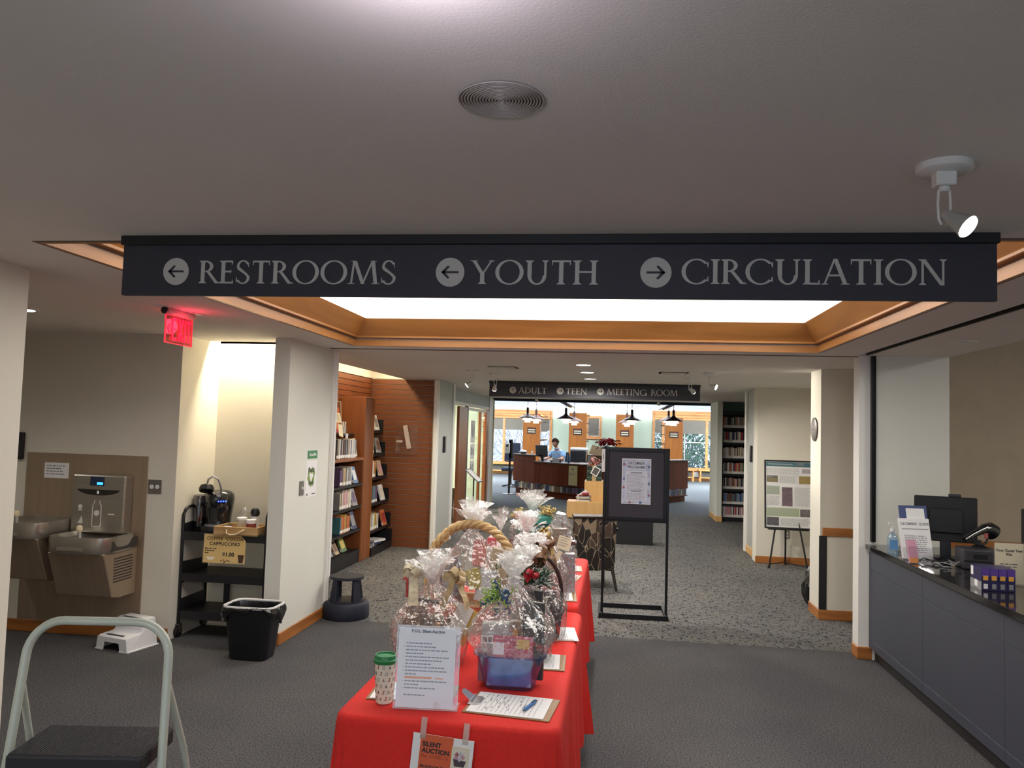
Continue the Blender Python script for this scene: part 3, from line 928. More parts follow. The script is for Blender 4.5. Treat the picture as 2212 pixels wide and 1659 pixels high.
def basin(parent, x0, x1, zt, depth, label=None):
    n = 40
    cx, w = (x0 + x1) / 2, (x1 - x0) / 2
    def outl(k, inset=0.0):
        pts = []
        for i in range(n):
            a = 2 * PI * i / n
            p = 4.5
            ca, sa = math.cos(a), math.sin(a)
            q = (abs(ca) ** p + abs(sa) ** p) ** (-1 / p)
            pts.append((cx + (w - inset) * q * ca * k, -depth / 2 - .004 + (depth / 2 - inset) * q * sa * k))
        return pts
    b = MB()
    rings = [(outl(.97), zt - .12), (outl(.985), zt - .10), (outl(1), zt - .02), (outl(.99), zt), (outl(1, .03), zt), (outl(.96, .04), zt - .02), (outl(.75, .05), zt - .055), (outl(.2, .02), zt - .065)]
    vs_, fs = [], []
    for o, z in rings:
        vs_ += [(x, y, z) for x, y in o]
    for k in range(len(rings) - 1):
        for i in range(n):
            fs.append((k * n + i, k * n + (i + 1) % n, (k + 1) * n + (i + 1) % n, (k + 1) * n + i))
    fs.append(tuple(range((len(rings) - 1) * n, len(rings) * n)))
    fs.append(tuple(reversed(range(n))))
    b.add(vs_, fs)
    o = b.build('basin', STEEL, parent, smooth=True)
    bx, by = cx - .02, -depth + .10
    MB().tube([(bx, by, zt - .03), (bx, by, zt + .02), (bx - .005, by - .0, zt + .05)], [.016, .014, .018], 12).build('bubbler', CHROME, o, smooth=True)
    MB().lathe([(.02, 0), (.024, .012), (.022, .035), (.012, .045)], 14, (bx - .005, by, zt + .035)).build('bubbler_guard', M('guard_ivory', 'd8c9a4', .4), o, smooth=True)
    MB().lathe([(.03, 0), (.03, .004)], 18, (cx + .02, -depth * .45, zt - .064)).build('drain', CHROME, o)
    MB().box(cx - w * .5, cx + w * .3, -depth - .006, -depth + .002, zt - .10, zt - .075).build('push_bar', STEEL, o, bevel=.002)
    return o
basin(t, .0, .515, .84, .46)
basin(t, -.52, -.03, .93, .46)
def skirt(parent, x0, x1, zt, zb):
    poly = [(-.43, zt), (-.008, zt), (-.008, zb), (-.20, zb), (-.30, zb + .02)]
    b = MB().prism(poly, x0, x1, 'yz')
    return b.build('cabinet', STEELD, parent, bevel=.006)
s1 = skirt(t, .03, .49, .72, .36)
s2 = skirt(t, -.50, -.06, .81, .46)
for k in range(9):
    MB().box(.4895, .492, -.30, -.07, .665 - k * .022, .675 - k * .022).build('vent_slot', M('vent_dark', '3a3430', .6), s1)
for sg in (-1,):
    MB().box(.495, .512, -.36, -.05, .735, .81).build('side_vent', M('vent_dark'), t)
t = thing('notice', 'small white notice taped on the fountain panel', 'notice', (-4.505, WF - .0095, 1.30))
MB().box(-.108, .108, -.001, 0, -.062, .062).build('sheet', PAPER, t)
rn = random.Random(4)
print_lines(MB(), -.09, .09, .04, 4, .022, .007, -.0012, rn, .35).build('printed_text', INKG, t)
t = thing('wall_outlet', 'double steel outlet plate right of the fountain', 'outlet', (-3.645, WF, 1.20))
MB().box(-.058, .058, -.006, 0, -.056, .056).build('plate', PLATE, t, bevel=.002)
for s_ in (-1, 1):
    o = MB().lathe([(.017, 0), (.017, .004)], 16, ).build('socket', WHITEP, t); o.location = (s_ * .024, -.006, 0); o.rotation_euler = (R(90), 0, 0)
t = thing('wall_device', 'narrow black wall box left of the fountain panel', 'wall fitting', (-4.84, WF, 1.49))
MB().box(-.03, .03, -.03, 0, -.11, .11).build('housing', BLACKP, t, bevel=.004)
MB().box(-.02, .02, -.032, -.03, -.09, .05).build('cover', DARKG, t)
t = thing('wall_plate', 'small dark plate low on the wall left of the fountain', 'wall fitting', (-4.88, WF, .46))
MB().box(-.02, .02, -.006, 0, -.05, .05).build('plate', DARKG, t, bevel=.002)
MB().box(-.008, .008, -.009, -.006, -.015, .015).build('switch', BLACKP, t)

# white two-step stool
def step_stool():
    t = thing('step_stool', 'white plastic two-step stool under the drinking fountain', 'step stool', (-3.67, 5.67, 0), R(-14))
    t.scale = (.84, .84, .84)
    prof = [(-.17, 0), (-.175, .115), (-.155, .13), (-.02, .135), (.0, .15), (.0, .24), (.02, .255), (.15, .255), (.165, .24), (.17, 0)]
    b = MB()
    n = len(prof)
    W0, W1_ = .185, .15
    pts = []
    for s_ in (-1, 1):
        for (y, z) in prof:
            pts.append((s_ * (W0 - (W0 - W1_) * z / .26), y, z))
    fs = [(i, i + 1, n + i + 1, n + i) for i in range(1, n - 2)]
    fs += [tuple(range(n)), tuple(reversed(range(n, 2 * n)))]
    # back face
    fs.append((n - 2, n - 1, 2 * n - 1, 2 * n - 2))
    b.add(pts, fs)
    b.build('body', WHITEP, t, smooth=True, bevel=.008, seg=2)
    # front with arched gap
    def zx(z): return W0 - (W0 - W1_) * z / .26
    b = MB()
    b.prism([(-zx(0), 0), (-.10, 0), (-.085, .075), (.085, .075), (.10, 0), (zx(0), 0), (zx(.115), .118), (-zx(.115), .118)], -.178, -.172)
    b.build('front_apron', WHITEP, t)
    for s_ in (-1, 1):
        MB().tube([(s_ * (W0 + .006), .172, .006), (s_ * (W0 + .006), -.175, .006), (s_ * .10, -.18, .006)], .008, 6).build('foot_rim', WHITEP, t, smooth=True)
    MB().box(-.10, .10, -.15, -.125, .131, .1345).build('grip_strip', DARKG, t)
    MB().box(-.10, .10, .02, .045, .254, .2575).build('grip_strip', DARKG, t)
    return t
step_stool()

# near stepladder
t = thing('stepladder', 'pale green metal stepladder with black ribbed tread in the near left corner', 'stepladder', (-1.48, 2.14, 0), R(9))
def arc(p, q, r, c, n=8):
    return [(c[0] + r * math.cos(a), c[1], c[2] + r * math.sin(a)) for a in [p + (q - p) * i / n for i in range(n + 1)]]
hw, zt, rr = .205, 1.15, .10
lean = lambda z: -.14 + .16 * z / 1.15
path = [(-hw - .045, lean(0), .02), (-hw - .02, lean(.55), .55)] + [(x, lean(z), z) for x, y, z in arc(PI, PI / 2, rr, (-hw + rr, 0, zt - rr))] + [(x, lean(z), z) for x, y, z in arc(PI / 2, 0, rr, (hw - rr, 0, zt - rr))] + [(hw + .02, lean(.55), .55), (hw + .045, lean(0), .02)]
MB().tube(path, .0125, 12).build('hoop_frame', LADDER, t, smooth=True)
for s_ in (-1, 1):
    MB().tube([(s_ * (hw + .004), lean(.98) + .004, .98), (s_ * (hw + .022), .10, .76), (s_ * (hw + .05), .36, .02)], .010, 10).build('rear_leg', LADDER, t, smooth=True)
    for (yy, zz) in ((lean(.02), .0), (.362, .0)):
        MB().cyl((s_ * (hw + .047), yy, 0), (s_ * (hw + .047), yy, .035), .017, n=12).build('rubber_foot', BLACKP, t)
MB().tube([(-hw - .045, .33, .10), (hw + .045, .33, .10)], .008, 8).build('rear_brace', LADDER, t, smooth=True)
def tread(z, w, y0, y1):
    o = MB().box(-w, w, y0, y1, z - .045, z).build('tread', TREAD, t, bevel=.006, seg=2)
    b = MB()
    n = int((2 * w) / .008)
    for k in range(n):
        x = -w + .006 + k * .008
        b.box(x - .0022, x + .0022, y0 + .008, y1 - .008, z, z + .002)
    b.build('tread_ribs', M('rib_rubber', '23232a', .55), o)
tread(.81, .185, -.10, .13)
tread(.55, .20, -.19, -.01)
tread(.28, .21, -.22, -.05)

# ------------------------------------------------------------------ coffee cart
CT = thing('book_cart', 'black metal cart holding the coffee maker in the alcove', 'cart', (-3.10, 6.20, 0))
SW, SD = .355, .20
for sx in (-1, 1):
    b = MB()
    b.prism([(-SD, .14), (SD, .14), (SD, .30), (-SD, .30)], sx * SW - .004, sx * SW + .004, 'yz')
    b.prism([(-SD, .42), (SD, .50), (SD, .58), (-SD, .60)], sx * SW - .004, sx * SW + .004, 'yz')
    b.prism([(-SD, .80), (SD, .80), (SD, .93), (-SD, .90)], sx * SW - .004, sx * SW + .004, 'yz')
    b.build('side_panel', BLACK, CT)
    MB().tube([(sx * SW, -SD, .10), (sx * SW, -SD, .98), (sx * SW, -SD + .03, 1.02), (sx * SW, -SD + .07, 1.035), (sx * SW, SD - .07, 1.035), (sx * SW, SD - .03, 1.02), (sx * SW, SD, .98), (sx * SW, SD, .10)], .012, 10).build('side_frame', BLACKM, CT, smooth=True)
    for sy in (-1, 1):
        w_ = MB().at((sx * SW, sy * SD, .045)).cyl((-.014, 0, 0), (.014, 0, 0), .045, n=18).build('caster', BLACKP, CT, smooth=True)
        MB().at((sx * SW, sy * SD, 0)).box(-.02, -.016, -.02, .02, .04, .10).box(.016, .02, -.02, .02, .04, .10).box(-.02, .02, -.02, .02, .095, .105).build('caster_fork', M('caster_steel', '6f6a66', .4, .8), w_)
for z in (.20, .50, .83):
    MB().box(-SW, SW, -SD, SD, z - .008, z).box(-SW, SW, -SD - .004, -SD + .004, z - .055, z + .01).build('shelf', BLACK, CT)
MB().box(-.18, -.13, SD - .015, SD + .0, .20, .50).build('shelf_divider', DARKG, CT)
t = thing('coffee_sign', 'tan coffee, cocoa and cappuccino price sign on the cart', 'sign', (-3.085, 5.985, .72), 0, rot=(R(-3), 0, R(3)))
MB().box(-.18, .18, 0, .003, -.12, .12).build('sleeve', ACRYL, t)
MB().box(-.172, .172, -.0015, 0, -.112, .112).build('sheet', M('sign_tan', 'd8b878', .7, var=.02), t)
BRN = M('ink_brown', '6b4a24', .7)
lettering('COFFEE  COCOA', BRN, t, (0, -.002, .068), .036, bold=.0008, spacing=1.1)
lettering('CAPPUCCINO', INK, t, (0, -.002, .026), .038, bold=.0008, spacing=1.05)
lettering('Buy your pod\nat the front\ndesk', INK, t, (-.16, -.002, -.004), .017, align='LEFT', bold=.0005)
lettering('$1.00', INK, t, (.035, -.002, -.058), .044, bold=.0014)
MB().at((-.11, -.002, -.09)).lathe([(.016, 0), (.03, .012), (.033, .025)], 16, sy=.03).build('printed_cup', M('print_cream', 'f0e6d0', .7), t)
MB().at((.14, -.002, -.105)).lathe([(.018, 0), (.024, .05), (.026, .052), (.026, .062)], 16, sy=.03).build('printed_cup', M('print_brown', '4a3020', .7), t)
for k, (x, z) in enumerate(((-.02, -.095), (.0, -.088), (.015, -.098), (.03, -.09), (.005, -.105), (.045, -.096))):
    MB().at((x, -.002, z)).lathe([(.001, -.006), (.006, -.003), (.007, 0), (.006, .003), (.001, .006)], 10, sy=.05).build('printed_bean', BRN, t)
# coffee maker
t = thing('coffee_maker', 'black single-cup coffee maker with raised chrome handle on the cart', 'coffee maker', (-3.26, 6.17, .832), R(18))
MB().lathe([(.125, 0), (.128, .02), (.125, .05)], 32, sy=1.15, power=3).build('base', BLACKP, t, smooth=True)
MB().at((0, .06, 0)).lathe([(.10, .04), (.105, .12), (.118, .20), (.125, .26), (.118, .30), (.09, .325), (.05, .333)], 32, sy=.85, power=3, ).build('body', M('gloss_black', '0e0e14', .18, coat=.6), t, smooth=True)
MB().at((0, -.05, 0)).lathe([(.075, .20), (.085, .23), (.09, .28), (.08, .31), (.03, .322)], 28, sy=1.05).build('brew_head', M('gloss_black'), t, smooth=True)
MB().at((-.075, -.10, .335), rx=R(-24), rz=R(8)).lathe([(.055, 0), (.06, .02), (.05, .045), (.03, .05)], 24).build('lid_pod', BLACKP, t, smooth=True)
MB().tube([(-.085, .0, .29), (-.088, -.035, .36), (-.07, -.07, .43), (-.03, -.085, .455), (.01, -.07, .43), (.028, -.035, .36), (.025, 0, .29)], .009, 10).build('handle', CHROME, t, smooth=True)
for k in range(4):
    MB().at((.03 + k * .018, -.139 + k * .006, .255)).cyl((0, -.004, 0), (0, .004, 0), .006, n=10).build('blue_light', M('blue_led', '4060ff', .4, emit=5, ecol='3050ff'), t)
MB().at((.0, -.03, .05)).lathe([(.09, 0), (.09, .008)], 24).build('drip_tray', CHROME, t)
MB().at((-.145, .05, .02)).lathe([(.045, 0), (.055, .25), (.05, .27)], 20, sy=1.5).build('water_tank', glassy('smoky_tank', (.25, .25, .3), .1, .05), t, smooth=True)
# wicker tray with condiments
t = thing('serving_tray', 'wooden tray with rope handles on the coffee cart', 'tray', (-2.995, 6.09, .832), R(3))
WK = wood('tray_seagrass', 'a07c4c', 'c9a672', 6, .7, 'X')
b = MB().box(-.18, .18, -.13, .13, 0, .01)
b.build('floor_board', WK, t)
for a in ((-.18, .18, -.13, -.118), (-.18, .18, .118, .13), (-.18, -.168, -.118, .118), (.168, .18, -.118, .118)):
    MB().box(*a, .0, .068).build('side_board', WK, t, bevel=.002)
for s_ in (-1, 1):
    MB().tube([(-.07, s_ * .132, .045), (-.065, s_ * .15, .02), (-.03, s_ * .158, .0 + .008), (.02, s_ * .156, .015), (.06, s_ * .145, .04), (.075, s_ * .132, .05)], .006, 8).build('rope_handle', M('rope', 'c8b490', .8), t, smooth=True)
def canister(name, label, x, y, prof, m, lid=None, lm=None, extra=None):
    t = thing(name, label, 'container', (x, y, .842))
    MB().lathe(prof, 22).build('body', m, t, smooth=True)
    if lid: MB().lathe(lid, 22).build('lid', lm, t, smooth=True)
    if extra: extra(t)
    return t
canister('jar', 'clear lidded jar of white creamer on the coffee tray', -3.01, 6.11, [(.036, .0), (.038, .01), (.038, .10)], glassy('jar_glass', (.9, .9, .88), .1, .05, .35, (.92, .9, .86)), [(.041, .10), (.041, .115), (.036, .12)], WHITEP)
canister('canister', 'white canister with a red label on the coffee tray', -2.91, 6.07, [(.038, 0), (.038, .095)], PAPER, [(.040, .095), (.040, .108), (.034, .11)], WHITEP,
         lambda t: MB().lathe([(.0385, .03), (.0385, .08)], 22, cap0=False, cap1=False).build('label_band', M('label_maroon', '7c3430', .6), t, smooth=True))
canister('bottle', 'white bottle with round black cap on the coffee tray', -2.925, 6.165, [(.033, 0), (.035, .02), (.033, .11), (.025, .125)], WHITEP, [(.024, .125), (.036, .14), (.037, .16), (.028, .185), (.012, .192)], BLACKP)
canister('cup', 'short white cup at the front of the coffee tray', -3.075, 6.0, [(.026, 0), (.030, .05), (.033, .055)], WHITEP)
t = thing('plastic_dome', 'clear plastic dome cup behind the coffee maker', 'container', (-3.08, 6.29, .832))
MB().lathe([(.06, 0), (.062, .05), (.055, .12), (.04, .165), (.01, .19)], 24).build('dome', ACRYL, t, smooth=True)
MB().lathe([(.065, 0), (.065, .008)], 24).build('dome_rim', WHITEP, t)
# waste bin
t = thing('waste_bin', 'black waste bin with white rim and bag liner by the alcove', 'waste bin', (-2.645, 5.63, 0))
def sq(r, z, sx=1.0): return (r, z)
b = MB()
b.lathe([(.125, 0), (.13, .01), (.165, .36), (.17, .375)], 40, sx=1.12, sy=.82, power=5, cap1=False)
b.build('body', BLACKP, t, smooth=True)
b = MB(); k = 40
pts = []
for i in range(k):
    a = 2 * PI * i / k; p = 5; ca, sa = math.cos(a), math.sin(a); q = (abs(ca) ** p + abs(sa) ** p) ** (-1 / p)
    pts.append((.172 * q * ca * 1.12, .172 * q * sa * .82, .385))
b.tube(pts, .0105, 8, closed=True).build('rim', M('rim_white', 'c9c9c9', .5), t, smooth=True)
rn = random.Random(2)
def liner(u, v):
    a = 2 * PI * u; p = 5; ca, sa = math.cos(a), math.sin(a); q = (abs(ca) ** p + abs(sa) ** p) ** (-1 / p)
    drop = .07 + .05 * math.sin(a * 2 + 1) + .025 * math.sin(a * 7)
    r = .176 + .012 * math.sin(v * PI) + .006 * noise.noise((ca * 6, sa * 6, v * 4)) * (1 + v)
    return (r * q * ca * 1.12, r * q * sa * .82, .392 - v * drop)
MB().grid(liner, 72, 6, True).build('bag_overhang', M('bag_black', '0d0d10', .22, spec=.8), t, smooth=True)
def liner2(u, v):
    a = 2 * PI * u; p = 5; ca, sa = math.cos(a), math.sin(a); q = (abs(ca) ** p + abs(sa) ** p) ** (-1 / p)
    r = .165 - .05 * v + .008 * noise.noise((ca * 7, sa * 7, v * 5))
    return (r * q * ca * 1.12, r * q * sa * .82, .388 - v * .33)
MB().grid(liner2, 60, 8, True).build('bag_inside', M('bag_black'), t, smooth=True)
# signs on the pier
XP = -2.59
def on_pier(name, label, cat, y, z): return thing(name, label, cat, (XP, y, z), R(90))
t = on_pier('wall_sign', 'small green sign just above the recycling poster', 'sign', 6.50, 1.475)
MB().box(-.105, .105, -.004, 0, -.034, .034).build('panel', M('sign_green', '2f7d4a', .5), t, bevel=.001)
lettering('GreenMile', PAPER, t, (0, -.0045, -.012), .036, bold=.0006)
t = on_pier('recycling_poster', 'poster with green recycling arrows reading Plastic Only on the white pier', 'poster', 6.49, 1.27)
MB().box(-.12, .12, -.0015, 0, -.155, .155).build('sheet', PAPER, t)
GR = M('recycle_green', '7f9a4c', .6)
for k in range(3):
    a = R(90 + k * 120)
    b = MB().at((0, -.002, .015), ry=-k * R(120))
    b.prism([(-.045, .055), (.03, .085), (.05, .05), (.018, .025), (-.01, .03)], -.0008, 0)
    b.prism([(.05, .06), (.085, .03), (.06, -.005), (.035, .02)], -.0008, 0)
    b.build('recycle_arrow', GR, t)
lettering('Plastic', INK, t, (0, -.003, .055), .058, bold=.0012)
lettering('Only', INK, t, (0, -.003, -.055), .058, bold=.0012)
MB().box(-.10, -.06, -.002, -.0015, -.14, -.125).box(.02, .1, -.002, -.0015, -.138, -.128).build('printed_text', INKG, t)
t = on_pier('light_switch', 'steel switch plate beside the recycling poster', 'switch', 6.285, 1.20)
MB().box(-.045, .045, -.006, 0, -.06, .06).build('plate', PLATE, t, bevel=.002)
MB().box(-.005, .005, -.018, -.006, -.008, .012).build('toggle', WHITEP, t)
# kick stool
t = thing('kick_stool', 'round dark blue rolling kick stool by the bookcases', 'stool', (-2.40, 6.98, 0))
t.scale = (1, 1, .88)
NV = M('navy_plastic', '14182a', .6)
MB().lathe([(.205, .0), (.21, .02), (.205, .14), (.19, .165), (.165, .17)], 40).build('skirt', NV, t, smooth=True)
MB().lathe([(.165, .171), (.165, .176), (.09, .178)], 40).build('step_ring', TREAD, t, smooth=True)
MB().lathe([(.125, .385), (.15, .39), (.155, .405), (.15, .42), (.02, .424)], 36).build('top_step', M('kick_top', '1c1e28', .7), t, smooth=True)
for k in range(4):
    a = R(45 + 90 * k + 12)
    c_, s_ = math.cos(a), math.sin(a)
    MB().at(rz=a).add([(.11, -.035, .165), (.16, -.045, .165), (.16, .045, .165), (.11, .035, .165), (.105, -.025, .39), (.135, -.03, .39), (.135, .03, .39), (.105, .025, .39)], box_faces()).build('upright', NV, t, bevel=.004)
# door holders
t = thing('door_holder', 'black door holder on the grey jamb left of the glazed front', 'wall fitting', (-2.548, 11.5, 1.48), R(90))
MB().box(-.045, .045, -.03, 0, -.12, .12).build('housing', BLACKP, t, bevel=.005)
MB().cyl((0, -.032, -.05), (0, -.03, -.05), .02, n=12).build('button', DARKG, t)
t = thing('door_holder', 'black door holder on the grey pocket left of the easel', 'wall fitting', (1.99, 11.95, 1.48), R(-90))
MB().box(-.045, .045, -.03, 0, -.12, .12).build('housing', BLACKP, t, bevel=.005)
MB().cyl((0, -.032, -.05), (0, -.03, -.05), .02, n=12).build('button', DARKG, t)

# ------------------------------------------------------------------ books
PAGES = M('book_pages', 'd8cfba', .8)
SPLAB = M('spine_label', 'e2dfd8', .7)
BOOKC = {}
def bcol(name, hx):
    BOOKC[name] = M('cover_' + name.replace(' ', '_'), hx, .5, var=.12, scale=20)
for n_, h_ in (('red', '9c3030'), ('cream', 'cfc4a8'), ('white', 'd9d6d0'), ('navy', '2e3a5a'), ('black', '26252a'), ('grey', '8a8684'), ('orange', 'b8683a'), ('teal', '3f6f74'),
               ('purple', '5c4664'), ('yellow', 'c8ac4a'), ('brown', '6a4a36'), ('blue', '5a7aa0'), ('green', '5c7a52'), ('pink', 'c08a90'), ('tan', 'b39a78')):
    bcol(n_, h_)
BMESH = {}
def book_mesh(th, d, h):
    k = (th, d, h)
    if k not in BMESH:
        b = MB()
        b.box(0, .002, 0, d, 0, h).box(th - .002, th, 0, d, 0, h).box(.002, th - .002, 0, .002, 0, h)
        b.mat(1).box(.002, th - .002, .002, d - .003, .003, h - .003)
        b.mat(2).box(.001, th - .001, -.0006, .0, .012, .045)
        BMESH[k] = b.mesh('book', [BOOKC['grey'], PAGES, SPLAB])
    return BMESH[k]
def put_book(mtx, th, d, h, cname, label, group):
    o = link('book', book_mesh(th, d, h))
    o.matrix_world = mtx
    o.material_slots[0].link = 'OBJECT'
    o.material_slots[0].material = BOOKC[cname]
    return tag(o, label, 'book', group)
def fill(mw, x0, x1, yf, z, hs, pal, rnd, lab, group, ths=(.02, .028, .036), d=.16, lean=0, toprib=None):
    """a row of books on a shelf whose front faces local -y; spines at y = yf"""
    x, i = x0, 0
    while True:
        th = rnd.choice(ths)
        if x + th > x1:
            break
        h = rnd.choice(hs)
        c = rnd.choice(pal)
        m = mw @ Matrix.Translation((x, yf + rnd.uniform(0, .008), z)) @ Matrix.Rotation(R(lean), 4, 'X')
        put_book(m, th, d, h, c, lab(ORD[min(i, 27)], c), group)
        x += th + .0015
        i += 1
    return x
rn = random.Random(11)
# tall black bookcase on the right
bx = thing('bookcase', 'tall narrow black bookcase behind the white post on the right', 'bookcase', (2.145, 16.45, 0))
W_ = .86
for x in (0, W_):
    MB().box(x - .012, x + .012, 0, .30, 0, 2.24).build('side_panel', BLACK, bx)
MB().box(0, W_, .29, .305, 0, 2.24).build('back_panel', BLACK, bx)
MB().box(0, W_, 0, .30, 2.16, 2.24).build('top', BLACK, bx)
MB().box(0, W_, .01, .30, 0, .085).build('plinth', BLACK, bx)
ZS = [1.90, 1.60, 1.28, .965, .66, .355, .09]
pals = [['grey', 'tan', 'white', 'orange', 'black', 'brown', 'cream'], ['white', 'red', 'cream', 'white', 'navy', 'black', 'red', 'grey'], ['white', 'red', 'cream', 'tan', 'white', 'brown'],
        ['orange', 'navy', 'grey', 'white', 'green', 'red', 'tan'], ['grey', 'pink', 'black', 'brown', 'white', 'tan'], ['grey', 'navy', 'blue', 'teal', 'brown', 'white'], ['red', 'pink', 'grey', 'black', 'white', 'brown']]
for i, z in enumerate(ZS):
    MB().box(.012, W_ - .012, .0, .29, z - .055, z).build('shelf', BLACK, bx)
    MB().box(.02, .54, -.002, .0, z - .004, z + .016).build('label_strip', SPLAB, bx)
    mw = Matrix.Translation((2.145, 16.45, 0))
    fill(mw, .025, .545, .012, z + .001, (.20, .21, .215, .22), pals[i], rn,
         lambda o, c, i=i: f'{c} book on the {ORD[i]} shelf down of the tall black bookcase, {o} from the left', 'books in the tall black bookcase', (.020, .024, .028), d=.15)
# left bookcases facing the aisle; local x runs along +Y, local -y faces the aisle
mwL = Matrix.Translation((-3.2, 0, 0)) @ Matrix.Rotation(R(90), 4, 'Z')
def pier_box(o, *a): pass
pn = thing('bookcase_pier', 'cherry wood pier between the two open bookcases', 'panel', (-3.2, 9.77, 0), R(90))
MB().box(0, .36, 0, .335, 0, 2.10).build('pier', PANELW, pn, bevel=.003)
MB().box(0, .014, -.006, 0, 0, 1.33).box(.346, .36, -.006, 0, 0, 2.10).build('edge_strip', ENDW, pn)
c1 = thing('bookcase', 'low wide dark bookcase with sloping display shelves on the left', 'bookcase', (-3.2, 7.6, 0), R(90))
L1 = 2.16
MB().box(0, L1, .32, .335, 0, 1.30).build('back_panel', BLACK, c1)
MB().box(0, .02, 0, .335, 0, 1.30).build('side_panel', PANELW, c1)
MB().box(L1 - .02, L1, 0, .335, 0, 1.30).build('side_panel', PANELW, c1)
MB().box(0, L1, -.005, .335, 1.29, 1.325).build('top', PANELW, c1, bevel=.003)
MB().box(.02, L1 - .02, .01, .32, 0, .16).build('plinth', BLACK, c1)
Z1 = [1.0, .72, .43, .165]
for z in Z1:
    MB().add([(.02, .0, z - .03), (L1 - .02, .0, z - .03), (L1 - .02, .31, z - .03), (.02, .31, z - .03), (.02, .0, z), (L1 - .02, .0, z), (L1 - .02, .31, z), (.02, .31, z)], box_faces()).build('shelf', BLACK, c1)
MB().box(L1 - .45, L1 - .01, .24, .25, 1.60, 1.605).build('upper_ledge', PANELW, c1)
MB().box(0, L1, .14, .30, 1.60, 1.622).build('upper_shelf', BLACK, c1)
mw1 = Matrix.Translation((-3.2, 7.6, 0)) @ Matrix.Rotation(R(90), 4, 'Z')
fill(mw1, 1.25, 1.98, .03, 1.326, (.22, .23, .235), ['grey', 'purple', 'tan', 'brown', 'navy', 'black', 'white', 'grey'], rn, lambda o, c: f'{c} book standing on top of the low bookcase, {o} from the left', 'books on top of the low bookcase', (.026, .034, .04))
zz = [['grey', 'green', 'brown', 'purple', 'tan', 'white', 'cream'], ['cream', 'brown', 'pink', 'grey', 'white'], ['grey', 'yellow', 'brown', 'orange', 'teal', 'navy']]
for i, z in enumerate(Z1[:3]):
    x_ = fill(mw1, 1.36 + .05 * (i == 2), 1.78, .01, z + .003, (.19, .20, .215, .22), zz[i], rn, lambda o, c, i=i: f'{c} book on the {ORD[i]} shelf of the low bookcase, {o} from the left', 'books in the low bookcase', (.022, .03, .038))
    # yellow sticker band on top of some spines
# books shown face out, leaning back
def face_book(mw, x, y, z, w, h, cname, label, group, lean=-18, th=.022, pic=None):
    o = link('book', book_mesh(th, w, h))
    o.matrix_world = mw @ Matrix.Translation((x, y, z + .012)) @ Matrix.Rotation(R(lean), 4, 'X') @ Matrix.Rotation(R(-90), 4, 'Z') @ Matrix.Translation((-th, 0, 0))
    o.material_slots[0].link = 'OBJECT'
    o.material_slots[0].material = BOOKC[cname]
    if pic:
        p = MB().box(th, th + .0008, w * .15, w * .85, h * .2, h * .8)
        po = p.build('cover_picture', BOOKC[pic], o)
    return tag(o, label, 'book', group)
G_ = 'display books on the low bookcase'
face_book(mw1, 1.83, .0, 1.0, .16, .21, 'blue', 'blue display book face out at the right end of the first shelf', G_, pic='white')
face_book(mw1, 1.83, .0, .72, .17, .22, 'grey', 'grey display book face out at the right end of the second shelf', G_, pic='purple')
face_book(mw1, 1.84, .0, .43, .17, .22, 'navy', 'navy display book face out at the right end of the third shelf', G_, pic='grey')
face_book(mw1, 1.02, .08, .98, .17, .22, 'purple', 'purple display book face out at the left end of the first shelf', G_, pic='grey')
face_book(mw1, .98, .08, .70, .17, .22, 'blue', 'pale blue display book face out at the left end of the second shelf', G_, pic='white')
face_book(mw1, .98, .08, .41, .17, .22, 'pink', 'pink display book face out at the left end of the third shelf', G_, pic='white')
face_book(mw1, 1.06, .08, .165, .15, .18, 'teal', 'teal display book face out on the bottom shelf, first from the left', G_, -28, pic='blue')
face_book(mw1, 1.26, .08, .165, .16, .20, 'grey', 'grey display book face out on the bottom shelf, second from the left', G_, -28, pic='black')
face_book(mw1, 1.50, .08, .165, .13, .20, 'tan', 'tan display book face out on the bottom shelf, third from the left', G_, -28, pic='brown')
face_book(mw1, 1.72, .08, .165, .17, .22, 'green', 'bright green display book face out on the bottom shelf at the right', G_, -22, pic='yellow')
face_book(mw1, 1.985, .06, 1.326, .10, .23, 'cream', 'cream booklet leaning against the pier on top of the low bookcase', G_, -10, .012, pic='tan')
face_book(mw1, 1.28, .2, 1.622, .19, .22, 'navy', 'navy display book on the upper shelf', G_, -12, pic='black')
face_book(mw1, 1.68, .2, 1.622, .17, .21, 'red', 'red display book on the upper shelf', G_, -12, pic='orange')
t = thing('leaflet', 'two-fold cream leaflet hanging over the upper shelf', 'leaflet', (-3.2, 7.6 + 1.48, 0), R(90))
MB().at((0, .13, 1.76), rx=R(-14)).box(0, .17, 0, .002, 0, .12).build('upper_fold', PAPERG, t)
MB().at((.03, .105, 1.60), rx=R(-10), ry=R(8)).box(0, .15, 0, .002, .0, .15).build('lower_fold', PAPERG, t)
rq = random.Random(7)
print_lines(MB().at((0, .128, 1.76), rx=R(-14)), .02, .15, .1, 6, .014, .004, 0, rq).build('printed_text', INKG, t)
t = thing('sign_holder', 'clear acrylic sign holder on the upper shelf by the pier', 'sign holder', (-3.2, 7.6 + 1.62, 1.625), R(90), rot=(R(-4), 0, R(90)))
MB().box(0, .30, .22, .224, .12, .42).build('front_sheet', ACRYL, t)
MB().frame(0, .30, .12, .42, .006, .218, .226).build('edge', M('acrylic_edge', 'c9bda8', .3), t)
MB().box(.10, .22, .216, .22, .16, .34).build('notice_card', M('card_orange', 'b8653c', .6), t)
MB().box(0.0, .30, .16, .30, 0, .01).box(.13, .17, .21, .23, 0, .13).build('stand_foot', ACRYL, t)
t = thing('pencil_cup', 'bundle of white pencils beside the acrylic sign holder', 'cup', (-3.2 - .21, 7.6 + 1.93, 1.623))
